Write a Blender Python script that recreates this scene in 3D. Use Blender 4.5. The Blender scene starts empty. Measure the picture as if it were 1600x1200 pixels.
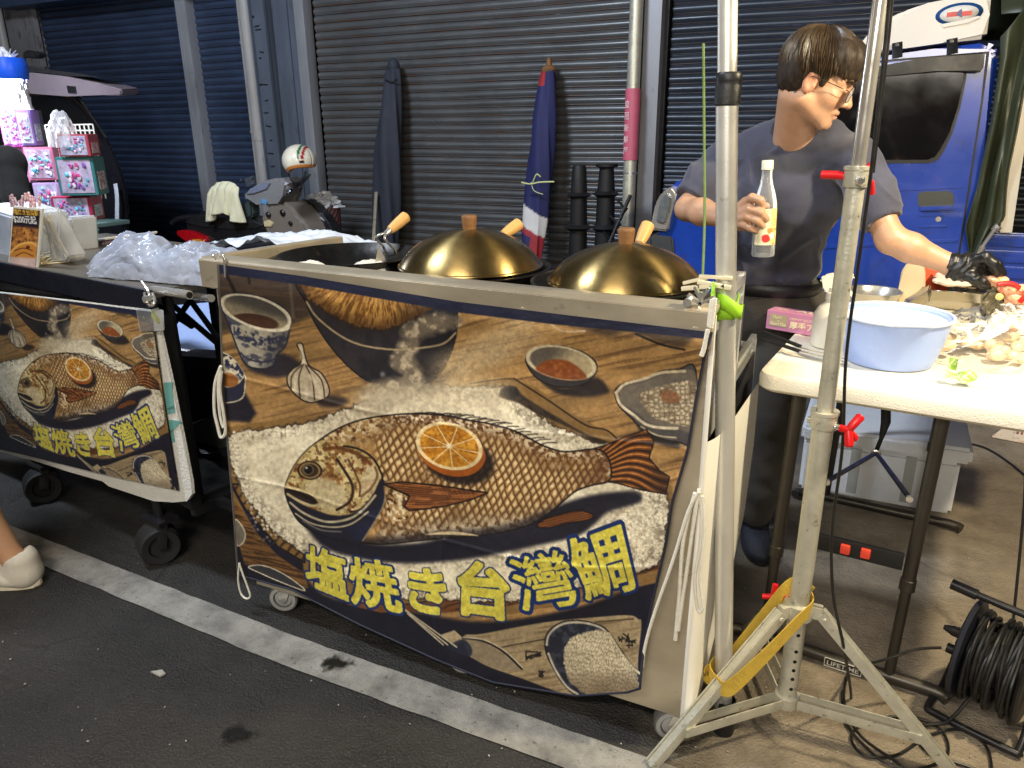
# Night market stall selling salt grilled fish: two food carts in front of a row of roller shutters.
import bpy, bmesh, math, random
import numpy as np
from math import radians as RAD, sin, cos, pi
from mathutils import Vector, Matrix
random.seed(5)
sc = bpy.context.scene
col = sc.collection
# ------------------------------------------------------------------ camera
CAM_F, CAM_PITCH, CAM_ROLL, CAM_YAW, CAM_H = 1177.37, .329828, -.0095916, .449221, 1.33   # focal length in units of a 1600 wide frame
_cy, _sy, _cp, _sp = cos(CAM_YAW), sin(CAM_YAW), cos(CAM_PITCH), sin(CAM_PITCH)
FW = Vector((-_sy*_cp, _cy*_cp, -_sp)); RT = Vector((_cy, _sy, 0)); UP = RT.cross(FW)
RT, UP = RT*cos(CAM_ROLL)+UP*sin(CAM_ROLL), UP*cos(CAM_ROLL)-RT*sin(CAM_ROLL)
cd = bpy.data.cameras.new('camera'); cam = bpy.data.objects.new('camera', cd); col.objects.link(cam)
cam.matrix_world = Matrix(((RT.x, UP.x, -FW.x, 0), (RT.y, UP.y, -FW.y, 0), (RT.z, UP.z, -FW.z, CAM_H), (0, 0, 0, 1)))
cd.sensor_width = 36; cd.lens = 36*CAM_F/1600; cd.clip_start = .05; cd.clip_end = 500
sc.camera = cam
# ------------------------------------------------------------------ night sky, lamps of the market, front fill, exposure
w = bpy.data.worlds.new('World'); sc.world = w; w.use_nodes = True
nt = w.node_tree; bg = nt.nodes['Background']; sky = nt.nodes.new('ShaderNodeTexSky')
sky.sky_type = 'NISHITA'; sky.sun_disc = False; sky.sun_elevation = RAD(-4); sky.sun_rotation = RAD(200)
nt.links.new(sky.outputs[0], bg.inputs[0]); bg.inputs[1].default_value = .6
sc.view_settings.view_transform = 'Standard'; sc.view_settings.look = 'None'; sc.view_settings.exposure = 0; sc.view_settings.gamma = 1
def lamp(name, kind, loc, energy, color, target=None, size=.1, size_y=None, spread=None):
    d = bpy.data.lights.new(name, kind); d.energy = energy; d.color = color
    if kind == 'AREA':
        d.size = size
        if size_y: d.shape = 'RECTANGLE'; d.size_y = size_y
        if spread: d.spread = RAD(spread)
    else: d.shadow_soft_size = size
    o = bpy.data.objects.new(name, d); col.objects.link(o); o.location = loc
    if target is not None: o.rotation_euler = (Vector(target)-Vector(loc)).to_track_quat('-Z', 'Y').to_euler()
    return o
lamp('awning_tube_lamp', 'AREA', (-.5, -1.3, 3.1), 90, (1.0, .91, .78), (-.7, 1.5, .6), 1.6, .35)          # lamps of the stalls across the lane
lamp('front_fill_lamp', 'AREA', (.25, -1.9, 2.15), 54, (1.0, .93, .82), (-.3, 2.2, .5), 1.8, .5)                # low front fill, added to reach the cooler under the table
lamp('street_lamp', 'AREA', (-3.2, .8, 4.6), 300, (.78, .87, 1.0), (-3.6, 5.5, .8), 1.2, .6)                 # bluish lamp over the lane
lamp('stall_bulb', 'POINT', (.75, 1.66, 1.92), 150, (1.0, .84, .56), None, .05)                              # warm bulb over the work table
lamp('toy_stall_led', 'POINT', (-5.15, 2.98, 1.62), 60, (.80, .88, 1.0), None, .06)                         # white LED of the toy stall
# ---------------------------------------------------------------- printed artwork (vertex colours of the cloth)
def hash2(ix, iy, s=0):
    n = (ix.astype(np.int64)*374761393 + iy.astype(np.int64)*668265263 + s*1442695041) & 0xffffffff
    n = ((n ^ (n >> 13))*1274126177) & 0xffffffff
    return ((n ^ (n >> 16)) & 0xffff)/65535.0
def vnoise(x, y, s=0):
    ix = np.floor(x); iy = np.floor(y); fx = x-ix; fy = y-iy
    fx = fx*fx*(3-2*fx); fy = fy*fy*(3-2*fy)
    a = hash2(ix, iy, s); b = hash2(ix+1, iy, s); c = hash2(ix, iy+1, s); d = hash2(ix+1, iy+1, s)
    return (a*(1-fx)+b*fx)*(1-fy)+(c*(1-fx)+d*fx)*fy
def fbm(x, y, s=0, o=4):
    t = 0; a = .5
    for i in range(o):
        t = t+a*vnoise(x, y, s+i*17); x = x*2.03; y = y*2.03; a *= .5
    return t/(1-.5**o)
def worley(x, y, s=0):
    ix = np.floor(x); iy = np.floor(y); d1 = np.full(x.shape, 9.); d2 = d1.copy(); idv = np.zeros(x.shape)
    for i in (-1, 0, 1):
        for j in (-1, 0, 1):
            cx = ix+i; cy = iy+j
            px = cx+.15+.7*hash2(cx, cy, s); py = cy+.15+.7*hash2(cx, cy, s+5)
            d = np.hypot(px-x, py-y); idn = hash2(cx, cy, s+9)
            idv = np.where(d < d1, idn, idv)
            d2 = np.minimum(d2, np.maximum(d, d1)); d1 = np.minimum(d1, d)
    return d1, d2, idv
def smooth(pts, n=6, closed=True):
    P = np.array(pts, float); N = len(P); out = []
    for i in range(N if closed else N-1):
        if closed: a, b, c, d = P[(i-1) % N], P[i], P[(i+1) % N], P[(i+2) % N]
        else: a, b, c, d = P[max(i-1, 0)], P[i], P[i+1], P[min(i+2, N-1)]
        for k in range(n):
            t = k/n
            out.append(.5*((2*b)+(c-a)*t+(2*a-5*b+4*c-d)*t*t+(-a+3*b-3*c+d)*t**3))
    if not closed: out.append(P[-1])
    return np.array(out)
def ss(a, b, x):
    t = np.clip((x-a)/(b-a), 0, 1); return t*t*(3-2*t)
class Art:
    def __init__(s, X, Y):
        s.X = X; s.Y = Y; s.c = np.zeros((len(X), 3))
    def blend(s, m, col):
        m = np.clip(m, 0, 1)[:, None]
        s.c = s.c*(1-m)+np.asarray(col, float)*m
    def near(s, P, pad):
        lo = P.min(0)-pad; hi = P.max(0)+pad
        return np.nonzero((s.X > lo[0]) & (s.X < hi[0]) & (s.Y > lo[1]) & (s.Y < hi[1]))[0]
    def linedist(s, P, idx, closed=False):
        x = s.X[idx]; y = s.Y[idx]; d = np.full(len(idx), 1e9)
        M = len(P)
        for i in range(M if closed else M-1):
            a = P[i]; b = P[(i+1) % M]; e = b-a; L = e@e+1e-9
            t = np.clip(((x-a[0])*e[0]+(y-a[1])*e[1])/L, 0, 1)
            d = np.minimum(d, (x-a[0]-t*e[0])**2+(y-a[1]-t*e[1])**2)
        return np.sqrt(d)
    def sd(s, pts, sm=True, pad=40, n=5):
        """signed distance (inside positive) to a closed outline, -pad far away"""
        P = smooth(pts, n) if sm else np.array(pts, float)
        r = np.full(len(s.X), -1e3); idx = s.near(P, pad)
        if len(idx) == 0: return r
        x = s.X[idx]; y = s.Y[idx]; ins = np.zeros(len(idx), bool); M = len(P)
        for i in range(M):
            a = P[i]; b = P[(i+1) % M]
            if a[1] == b[1]: continue
            c = ((a[1] > y) != (b[1] > y)) & (x < (b[0]-a[0])*(y-a[1])/(b[1]-a[1])+a[0])
            ins ^= c
        d = s.linedist(P, idx, True); r[idx] = np.where(ins, d, -d)
        return r
    def fill(s, pts, col, soft=.8, sm=True, a=1, edge=None, ew=1.2):
        d = s.sd(pts, sm)
        s.blend(a*ss(-soft, soft, d), col)
        if edge is not None: s.blend(a*(1-ss(ew*.5, ew*1.2, np.abs(d))), edge)
        return d
    def stroke(s, pts, col, w, soft=.8, a=1, sm=True, closed=False):
        P = smooth(pts, 6, closed) if sm else np.array(pts, float)
        idx = s.near(P, w*3+6)
        if len(idx) == 0: return
        d = s.linedist(P, idx, closed); m = np.zeros(len(s.X)); m[idx] = a*(1-ss(w-soft, w+soft, d)); s.blend(m, col)
    def ell(s, cx, cy, rx, ry, rot=0):
        c, n = np.cos(rot), np.sin(rot); x = s.X-cx; y = s.Y-cy
        u = (x*c+y*n)/rx; v = (-x*n+y*c)/ry
        return u, v, np.hypot(u, v)
def c6(*p): return [(320+x/2.857, 380+y/2.857) for x, y in p]
def c7(*p): return [(700+x/3, 400+y/3) for x, y in p]
def c8(*p): return [(340+x/3.529, 760+y/3.529) for x, y in p]
def c9(*p): return [(640+x/2.857, 780+y/2.857) for x, y in p]
NAVY = (26, 29, 50)
def art(X, Y, text=None):
    """the cloth print: salt grilled fish among bowls on a wooden table; X, Y in sheet units"""
    A = Art(X, Y)
    # wood
    yy = Y+.20*X+14*(fbm(X/190, Y/120, 3)-.5)
    g = fbm(X/150, yy/6.5, 11); g2 = fbm(X/220, yy/26, 21); g3 = vnoise(X/90, yy/4.4, 5)
    w = np.array([176, 142, 94.])[None]*(.72+.5*g2)[:, None]
    A.c = w*np.ones((len(X), 1))
    A.blend(.4*ss(.5, .75, g), (190, 154, 104))
    A.blend(.42*ss(.62, .85, g3)*ss(.4, .62, fbm(X/110, yy/20, 23)), (78, 56, 40))
    A.blend(.45*ss(.6, .72, fbm(X/90, yy/3.4, 41)), (96, 70, 46))
    A.blend(.35*ss(640, 480, X)*ss(.3, .7, g2), (166, 132, 88))
    # darker planks behind, upper left
    d = A.fill(c6((-30, 60), (470, 120), (470, 330), (390, 360), (60, 400), (-30, 420)), (70, 60, 56), 6, False, .85)
    A.blend(.5*ss(0, 3, d)*ss(.5, .65, fbm(X/60, (Y-.06*X)/5, 61)), (110, 92, 76))
    A.stroke(c6((60, 60), (140, 230)), (30, 26, 28), 2.5, 1.5, .8)
    A.stroke(c6((190, 100), (200, 180)), (35, 30, 30), 2, 1.2, .8)
    A.stroke(c6((380, 175), (395, 330)), (150, 145, 135), 2.2, 2, .35)
    A.blend(.6*ss(0, 12, A.sd(c7((480, 315), (620, 360), (760, 395), (850, 370), (1000, 430), (1120, 440), (1160, 340), (900, 300)), True)), (52, 44, 44))
    A.stroke(c7((480, 318), (540, 352), (640, 352)), (200, 180, 150), 1.4)
    A.stroke(c7((880, 365), (1000, 415), (1110, 440)), (40, 34, 36), 1.6)
    # bottom dark cloth zone
    d = A.fill([(330, 770), (372, 800), (420, 855), (472, 900), (520, 935), (640, 955), (760, 972), (900, 950), (1040, 905), (1080, 940), (1040, 1110), (700, 1110), (300, 960)], (30, 29, 44), 5, True)
    A.blend(.35*ss(-2, 3, d)*ss(.5, .7, fbm(X/40, Y/30, 71)), (48, 46, 58))
    # board (a wooden tray, its rims)
    A.fill([(352, 668), (440, 655), (600, 640), (700, 612), (795, 590), (838, 605), (880, 640), (960, 680), (968, 690), (1050, 760), (1060, 880), (1050, 905), (800, 960), (600, 950), (470, 895), (420, 830), (365, 790), (340, 720)], (148, 118, 74), 1.5, False)
    d = A.fill(c8((75, -10), (160, -20), (470, 310), (480, 420), (330, 330), (150, 120)), (150, 118, 72), 1.2, False, 1, (30, 26, 30), 1.6)
    A.blend(.8*ss(0, 2, d)*ss(.1, .8, np.sin((X*.75+Y*.66)/2.0+2*g)), (66, 48, 34))
    A.fill(c8((85, 20), (60, -60), (150, 120), (330, 330), (470, 420), (480, 520), (300, 400), (180, 200)), (34, 33, 52), 2, False, .95)
    d = A.fill(c8((90, 80), (130, 120), (210, 250), (330, 380), (480, 480), (500, 560), (440, 560), (330, 500), (200, 440), (150, 430), (120, 330), (85, 200)), (140, 104, 62), 1.5, False)
    A.blend(.7*ss(0, 2, d)*ss(.45, .65, fbm((X*.9+Y*.3)/30, (Y-.25*X)/2.6, 91)), (60, 42, 30))
    d = A.fill(c8((95, 190), (125, 205), (152, 260), (140, 310), (105, 320)), (132, 124, 110), 1, True, 1, (200, 190, 165), 1.3)
    d = A.fill(c8((170, 445), (240, 435), (330, 465), (420, 520), (480, 575), (330, 520), (240, 480)), (70, 68, 72), 1, True, 1, (205, 196, 175), 1)
    # brown strip below the salt
    for P in (((690, 650), (900, 700), (1100, 690), (1360, 640), (1360, 610), (1250, 620), (1000, 655), (760, 640)),):
        d = A.fill(c8(*P), (124, 82, 46), 1.5, False, 1, (30, 26, 34), 1.2)
    d = A.fill(c9((-40, 470), (200, 475), (440, 440), (760, 380), (800, 330), (1110, 270), (1120, 310), (1000, 345), (760, 400), (440, 478), (100, 512), (-40, 500)), (122, 80, 44), 1.2, False)
    A.blend(.6*ss(0, 2, d)*ss(.5, .6, fbm(X/40, (Y+.2*X)/2.6, 93)), (62, 40, 28))
    # salt bed
    salt = [(362, 680), (372, 676), (400, 672), (440, 668), (490, 658), (540, 640), (600, 616), (650, 600), (720, 606), (780, 604), (800, 616), (820, 634), (870, 668), (930, 690), (968, 694), (955, 720), (1010, 760), (1042, 772), (1040, 830), (1030, 880), (985, 895), (900, 920), (800, 940), (690, 935), (600, 930), (520, 890), (470, 860), (430, 830), (395, 790), (370, 745), (358, 705)]
    nz = fbm(X/6, Y/6, 7, 3)
    d = A.sd(salt)+10*(nz-.5)
    A.blend(ss(-7, -2, d-2)*.75, (44, 38, 40))
    w1, w2, wid = worley(X/7.2, Y/7.2, 3)
    m = ss(-1, 1.5, d)
    A.blend(m, (232, 223, 198))
    rough = ss(30, 8, d)+ss(30, 5, np.abs(Y-(870+.0*X)))*.8+ss(70, 20, np.hypot(X-985, Y-810))*.8
    rough = np.clip(rough*1.05-.12, 0, 1)
    A.blend(m*rough*.5*ss(.16, .0, w2-w1)*(.4+wid), (120, 108, 92))
    A.blend(m*rough*.5*ss(.45, 0, w1), (240, 234, 216))
    A.blend(m*rough*.5*ss(.5, .66, fbm(X/5, Y/5, 14, 3)), (112, 100, 84))
    A.blend(m*.26*ss(.45, .7, fbm(X/55, Y/40, 15)), (168, 156, 132))
    A.blend(m*.3*rough*ss(.55, .75, fbm(X/9, Y/8, 19)), (120, 108, 92))
    # loose grains left of the tray
    w1b, w2b, widb = worley(X/6.3+.3, Y/6.3, 8)
    lg = ss(26, 6, np.abs((X-372)-(Y-700)*.36))*ss(660, 680, Y)*ss(860, 820, Y)
    A.blend(lg*ss(.42, .3, w1b)*ss(.3, .4, widb), (220, 212, 192))
    # groove of the tray right of the fish
    d = A.fill(c7((240, 640), (270, 610), (320, 615), (360, 660), (520, 760), (640, 830), (745, 870), (700, 880), (600, 820), (420, 740), (330, 690), (250, 665)), (74, 62, 50), 2, True)
    A.blend(.6*ss(0, 3, d)*ss(.5, .6, nz), (36, 31, 31))
    A.fill(c7((245, 640), (275, 612), (318, 616), (330, 650), (290, 672)), (32, 30, 34), 2, True)
    A.stroke(c7((310, 575), (460, 670), (640, 790), (740, 815), (790, 855)), (48, 36, 28), 1.2)
    A.stroke(c7((100, 600), (240, 578), (310, 575)), (60, 48, 36), .9)
    # cup, upper left
    A.fill(c6((180, 500), (330, 490), (420, 530), (420, 570), (330, 600), (250, 585), (190, 555)), (46, 42, 54), 5, True, .9)
    cup = c6((70, 255), (85, 310), (120, 400), (150, 480), (175, 530), (210, 555), (270, 560), (310, 540), (320, 500), (360, 460), (380, 380), (383, 330), (340, 280), (250, 240), (150, 225), (95, 232))
    A.fill(cup, (172, 166, 150), 1, True, 1, (40, 42, 60), 1.4)
    u, v, r = A.ell(*c6((228, 308))[0], 57, 23, .33)
    inside = ss(-1, 1, A.sd(cup))
    A.blend(inside*ss(1.03, .97, r), (150, 140, 118))
    A.blend(inside*ss(1.0, .9, r)*ss(.25, -.5, v), (92, 88, 84))
    u2, v2, r2 = A.ell(*c6((225, 350))[0], 38, 12, .15)
    A.blend(inside*ss(1.05, .9, r2)*ss(1, .95, r), (84, 58, 44))
    A.blend(inside*ss(.12, .05, np.abs(r-1.0)), (214, 206, 186))
    below = inside*ss(1.06, 1.1, r)
    pn = fbm(X/6, Y/6, 33, 3)
    band = A.sd(c6((80, 330), (200, 400), (383, 400), (383, 440), (300, 480), (200, 450), (110, 400)), True)
    A.blend(below*ss(-2, 2, band)*ss(.50, .60, pn)*.85, (52, 54, 78))
    A.blend(below*.8*ss(-2, 2, A.sd(c6((90, 345), (220, 425), (383, 405), (383, 430), (230, 455), (100, 380))))*ss(.4, .5, vnoise(X/3, Y/5, 2)), (52, 56, 90))
    A.blend(below*ss(.56, .66, fbm(X/12, Y/9, 37))*.7, (62, 64, 86))
    A.blend(below*.55*ss(.3, 1.0, u), (60, 58, 66))
    A.stroke(c6((160, 490), (200, 520), (270, 530), (325, 510)), (56, 58, 80), 1.2)
    # small cup on the left edge
    A.fill(c6((70, 640), (170, 650), (230, 760), (200, 800), (70, 790)), (34, 32, 46), 4, False, .95)
    cup2 = c6((40, 500), (90, 492), (140, 530), (178, 590), (180, 620), (168, 690), (100, 712), (30, 700))
    A.fill(cup2, (52, 54, 74), 1, True, 1, (200, 190, 165), 1)
    i2 = ss(-1, 1, A.sd(cup2))
    u, v, r = A.ell(*c6((112, 572))[0], 23, 26, .7)
    A.blend(i2*ss(1.05, .98, r), (206, 196, 170)); A.blend(i2*ss(.98, .9, r)*ss(.1, -.2, v)*ss(.45, .55, pn), (50, 54, 84))
    u, v, r = A.ell(*c6((108, 610))[0], 15, 11, .3); A.blend(i2*ss(1.05, .95, r), (160, 110, 62))
    # garlic
    A.fill(c6((500, 690), (580, 680), (640, 700), (600, 730), (520, 730)), (52, 44, 46), 5, True, .85)
    gar = c6((412, 455), (425, 445), (438, 455), (445, 490), (465, 545), (520, 580), (553, 640), (552, 680), (520, 700), (470, 712), (420, 690), (375, 640), (368, 595), (395, 560), (425, 540), (432, 500))
    A.fill(gar, (188, 174, 148), 1, True, 1, (44, 36, 36), 1.3)
    for P in (((440, 540), (420, 600), (425, 690)), ((450, 545), (480, 610), (490, 700)), ((458, 545), (520, 610), (535, 690)), ((432, 545), (390, 590), (385, 650))):
        A.stroke(c6(*P), (84, 68, 58), 1.1)
    for P in (((405, 600), (400, 650)), ((452, 640), (455, 690)), ((510, 640), (515, 680)), ((470, 590), (500, 640)), ((428, 470), (440, 530))):
        A.stroke(c6(*P), (226, 214, 190), 2.6, 2, .6)
    # pot with straw lid
    A.fill(c6((700, 600), (900, 650), (1110, 560), (1180, 480), (1130, 560), (1000, 660), (800, 650)), (50, 42, 42), 8, True, .8)
    pot = c6((450, 150), (455, 270), (500, 370), (560, 460), (640, 550), (720, 610), (800, 632), (900, 640), (1000, 620), (1060, 570), (1110, 460), (1128, 360), (1120, 280), (1060, 150))
    d = A.fill(pot, (48, 46, 52), 1, True, 1, (22, 22, 30), 1.2)
    ip = ss(0, 1, d)
    A.blend(ip*.5*ss(.45, .7, fbm(X/26, Y/40, 51)), (74, 68, 68))
    A.blend(ip*.6*ss(30, 5, d)*ss(560, 700, X), (28, 27, 36))
    A.blend(ip*.5*ss(6, 0, np.hypot(X-598, Y-585)-1), (200, 200, 200))
    A.stroke(c6((455, 262), (500, 330), (600, 410), (700, 455), (840, 475), (940, 470), (1060, 450), (1120, 400)), (168, 152, 122), 1.5)
    fz = 9*(fbm(X/3.0, Y/7, 57, 3)-.5)
    lid = A.sd(c6((440, 120), (455, 235), (520, 290), (600, 340), (700, 375), (800, 385), (900, 350), (1010, 290), (1080, 150)), True)+fz
    A.blend(ss(-6, 4, lid)*.85, (62, 46, 34))
    ang = np.arctan2(Y-380, X-600)
    st = fbm(ang*58, np.hypot(X-600, (Y-380)*1.6)/18, 81)
    A.blend(ss(0, 3, lid), (150, 108, 56)); A.blend(ss(0, 3, lid)*ss(.40, .66, st)*.8, (212, 172, 106)); A.blend(ss(0, 3, lid)*.45*ss(.46, .34, st), (104, 72, 42)); A.blend(ss(-4, 3, lid)*.55*ss(26, 2, lid), (84, 58, 36))
    A.blend(ss(0, 3, lid)*.75*ss(600, 690, X), (74, 54, 38))
    # smoke
    sm = [((1120, 350), 9), ((1060, 352), 14), ((1000, 365), 17), ((930, 400), 17), ((930, 430), 13), ((900, 480), 16), ((880, 520), 17), ((910, 560), 17), ((930, 600), 16), ((900, 640), 20), ((830, 670), 22), ((760, 700), 26)]
    dm = np.full(len(X), 1e3)
    for i in range(len(sm)-1):
        for t in np.linspace(0, 1, 4):
            p = np.array(c6(sm[i][0])[0])*(1-t)+np.array(c6(sm[i+1][0])[0])*t; rr = sm[i][1]*(1-t)+sm[i+1][1]*t
            dm = np.minimum(dm, np.hypot(X-p[0], Y-p[1])-rr)
    dm = dm+12*(fbm(X/12, Y/12, 101)-.5)
    ed = ss(6, -6, dm)
    A.blend(ed*.75, (158, 144, 122)); A.blend(ed*ss(.45, .7, fbm(X/10, Y/10, 104))*.8, (206, 192, 166)); A.blend(ed*.6*ss(-2, -9, -dm-11)*ss(.5, .3, fbm(X/10, Y/10, 104)), (92, 84, 78))
    gr = hash2(np.floor(X*1.1), np.floor(Y*1.1), 5)
    # drifting smoke band to the upper right, and over the tray
    b = ss(42, 4, np.abs((Y-600)+(X-650)*.46)-8)*ss(640, 700, X)*ss(900, 780, X)
    A.blend(b*(.35+.55*fbm(X/40, Y/24, 111))*(.7+.5*gr), (196, 178, 146))
    b2 = ss(34, 4, np.abs(Y-(628-(X-560)*.06))-6)*ss(520, 600, X)*ss(830, 760, X)
    A.blend(b2*(.55+.3*gr), (204, 192, 166))
    # dipping bowl
    A.fill(c7((440, 590), (560, 620), (690, 570), (750, 620), (740, 645), (640, 660), (520, 645)), (46, 40, 42), 4, True, .92)
    bw = c7((365, 470), (375, 520), (420, 575), (480, 605), (560, 615), (640, 600), (685, 560), (697, 530), (690, 495), (640, 455), (560, 428), (470, 420), (400, 435))
    A.fill(bw, (70, 66, 68), 1, True, 1, (40, 34, 36), 1.4)
    u, v, r = A.ell(*c7((530, 500))[0], 54, 25, .2)
    A.blend(ss(1.03, .99, r), (186, 172, 140)); A.blend(ss(.99, .9, r)*ss(.3, -.6, u+.3*v), (112, 104, 94))
    A.blend(ss(.10, .03, np.abs(r-.98)), (208, 196, 166))
    d = A.fill(c7((412, 528), (440, 500), (490, 485), (560, 492), (620, 530), (650, 570), (600, 580), (520, 575), (440, 550)), (150, 88, 46), 2, True)
    A.blend(.6*ss(0, 4, d)*ss(.5, .62, fbm(X/7, Y/4, 121)), (186, 122, 70))
    # scalloped bowl with garlic pieces
    A.fill(c7((880, 760), (960, 820), (1060, 850), (1080, 900), (960, 870), (900, 820)), (44, 38, 40), 4, True, .9)
    wb = c7((783, 640), (800, 700), (860, 760), (900, 800), (980, 850), (1070, 870), (1160, 860), (1160, 530), (1080, 532), (1000, 540), (930, 570), (840, 590), (795, 615))
    A.fill(wb, (96, 92, 92), 1, True, 1, (40, 34, 36), 1.4)
    wi = c7((800, 640), (815, 690), (880, 730), (950, 785), (1060, 805), (1160, 810), (1160, 550), (1060, 550), (990, 560), (920, 590), (850, 605))
    d = A.fill(wi, (124, 116, 104), 2, True); A.blend(.55*ss(2, 20, d)*ss(.4, .7, fbm(X/20, Y/20, 131)), (88, 82, 78))
    A.stroke(c7((788, 640), (808, 695), (870, 745), (930, 790), (1000, 805), (1075, 808)), (214, 202, 176), 2.2)
    A.stroke(c7((790, 640), (830, 600), (920, 575), (1000, 547), (1110, 540)), (206, 192, 164), 2.2)
    A.stroke(c7((905, 800), (980, 840), (1070, 852)), (190, 178, 152), 1.2)
    d = A.sd(c7((890, 660), (930, 630), (1000, 610), (1060, 595), (1160, 600), (1160, 790), (1000, 770), (940, 740), (915, 700)), True)
    e1, e2, ei = worley(X/8+.2, Y/7, 23)
    A.blend(ss(-1, 1, d), (172, 158, 132)); A.blend(ss(-1, 1, d)*ss(.45, .1, e1)*.8, (222, 210, 184)); A.blend(ss(-1, 1, d)*ss(.14, .03, e2-e1)*.6, (70, 56, 48)); A.blend(ss(-1, 1, d)*.55*ss(.5, .64, fbm(X/9, Y/9, 25)), (110, 92, 76))
    A.blend(ss(0, 1, d)*ss(1.2, .8, A.ell(*c7((1040, 660))[0], 16, 10, .2)[2])*.8, (150, 104, 70))
    # ---------------- fish
    sh = [(470, 800), (560, 845), (640, 850), (720, 835), (800, 825), (860, 795), (920, 775), (990, 768), (1000, 784), (950, 800), (930, 818), (900, 838), (840, 852), (740, 872), (640, 880), (560, 872), (500, 850)]
    A.fill(sh, (36, 34, 48), 5, True, .96)
    # tail
    tail = [(925, 702), (948, 695), (977, 683), (1010, 671), (1022, 690), (1014, 715), (1030, 735), (1046, 745), (1040, 772), (1000, 765), (965, 755), (945, 752), (935, 730)]
    d = A.fill(tail, (134, 86, 44), 1.2, False, 1, (36, 26, 26), 1.4)
    ta = np.arctan2(Y-728+6*np.sin(X/17), X-885)
    A.blend(ss(0, 1.5, d)*ss(.1, .8, np.sin(ta*66)), (60, 38, 28)); A.blend(ss(0, 2, d)*ss(.7, 1, -np.sin(ta*66)), (206, 144, 82))
    A.blend(ss(0, 2, d)*.6*ss(1000, 1040, X), (60, 40, 30))
    # dorsal spines
    for i in range(26):
        t = i/25; x0 = 590+t*250; y0 = np.interp(x0, [565, 635, 700, 767, 850], [657, 647, 650, 663, 698])
        A.stroke([(x0, y0+2), (x0+16, y0-3+(i % 3)), (x0+30, y0-3+(i % 2))], (44, 34, 30), .9, .8, .85)
    body = [(446, 762), (450, 748), (460, 728), (477, 706), (502, 686), (530, 669), (565, 656), (617, 648), (660, 647), (700, 650), (733, 657), (767, 663), (800, 672), (825, 684), (850, 697), (883, 706), (930, 702), (948, 712), (955, 735), (950, 752), (925, 758), (900, 767), (880, 783), (860, 800), (820, 822), (760, 835), (700, 840), (650, 845), (600, 850), (567, 848), (538, 845), (499, 834), (470, 817), (455, 795), (447, 774)]
    db = A.fill(body, (186, 148, 96), 1, True, 1, (34, 28, 30), 1.8)
    ib = ss(.5, 2, db)
    # scales: a skewed lattice
    sx = X+10*np.sin(Y/60); sy = Y-.17*(X-700)+.0006*(X-700)**2
    jx = 7*(fbm(X/22, Y/22, 145)-.5); jy = 7*(fbm(X/20, Y/20, 147)-.5)
    sx = sx+jx; sy = sy+jy
    p = sx/11.5-sy/21.0; q = sx/12.5+sy/20.0
    fp = np.abs(p-np.round(p)); fq = np.abs(q-np.round(q))
    ln = np.minimum(fp, fq)
    onscale = ib*ss(575, 600, X)
    A.blend(onscale*ss(.15, .04, ln)*.78, (80, 60, 44))
    cd_ = np.hypot(p-np.floor(p)-.56, q-np.floor(q)-.52); A.blend(onscale*.85*ss(.42, .12, cd_), (236, 218, 178)); A.blend(onscale*.5*ss(.34, .08, (q-np.floor(q)))*ss(.05, .2, ln), (116, 84, 54))
    tone = fbm(X/60, Y/40, 141)
    A.blend(onscale*.55*ss(.42, .75, tone), (128, 88, 48)); A.blend(onscale*.5*ss(46, 4, db)*ss(740, 690, Y-(X-700)*.14), (112, 74, 40))
    A.blend(onscale*.6*ss(26, 0, db)*ss(700, 660, Y-(X-700)*.12), (92, 62, 40))
    crust = ss(.5, .6, fbm(X/4, Y/4, 151, 3))
    A.blend(onscale*crust*np.clip(ss(26, 6, db)*ss(720, 690, Y-(X-700)*.15)+ss(.56, .7, tone)*.5, 0, 1)*.8, (226, 212, 184))
    A.blend(onscale*.55*ss(790, 840, Y+.12*(X-700)), (104, 86, 70))
    A.blend(onscale*ss(805, 835, Y+.10*(X-700))*ss(.45, .56, fbm(X/5, Y/5, 153)), (214, 200, 172))
    A.blend(ib*.75*ss(18, 2, db)*ss(800, 830, Y+.12*(X-700)), (40, 34, 40))
    A.blend(onscale*.6*ss(880, 950, X)*ss(.4, .6, fbm(X/14, Y/8, 155)), (112, 74, 46))
    # rough salt collar behind the head top
    col = ib*ss(620, 590, X+(Y-690)*.2)*ss(700, 640, Y-(600-X)*.5)
    A.blend(col*.9, (176, 146, 100)); A.blend(col*crust, (222, 206, 172)); A.blend(col*ss(.58, .7, fbm(X/7, Y/7, 157)), (96, 62, 38))
    # head
    head = [(446, 762), (450, 748), (460, 728), (477, 706), (502, 688), (520, 690), (545, 694), (566, 703), (582, 716), (593, 733), (597, 750), (590, 768), (579, 782), (566, 797), (560, 806), (530, 812), (505, 808), (478, 796), (460, 784), (450, 775)]
    dh = A.fill(head, (186, 166, 116), 1.5, True)
    ih = ss(0, 3, dh)
    hn = fbm(X/8, Y/8, 161)
    A.blend(ih*.8*ss(.5, .62, fbm(X/14, Y/12, 163)), (134, 84, 42)); A.blend(ih*.7*ss(.52, .6, hn), (222, 206, 160)); A.blend(ih*.6*ss(.58, .66, fbm(X/5, Y/5, 165)), (86, 56, 34))
    A.blend(ih*.8*ss(1.25, .6, A.ell(510, 772, 38, 26, .5)[2]), (206, 194, 160)); A.blend(ih*.7*ss(1.1, .6, A.ell(577, 752, 16, 30, .2)[2]), (212, 200, 168))
    A.stroke(c6((620, 905), (690, 920), (750, 960), (785, 1020), (790, 1055), (745, 1140), (700, 1185), (650, 1200)), (54, 42, 36), 1.6)
    A.stroke(c6((590, 965), (620, 1010), (655, 1070), (660, 1120), (640, 1160), (590, 1190)), (66, 48, 38), 2.2)
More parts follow.
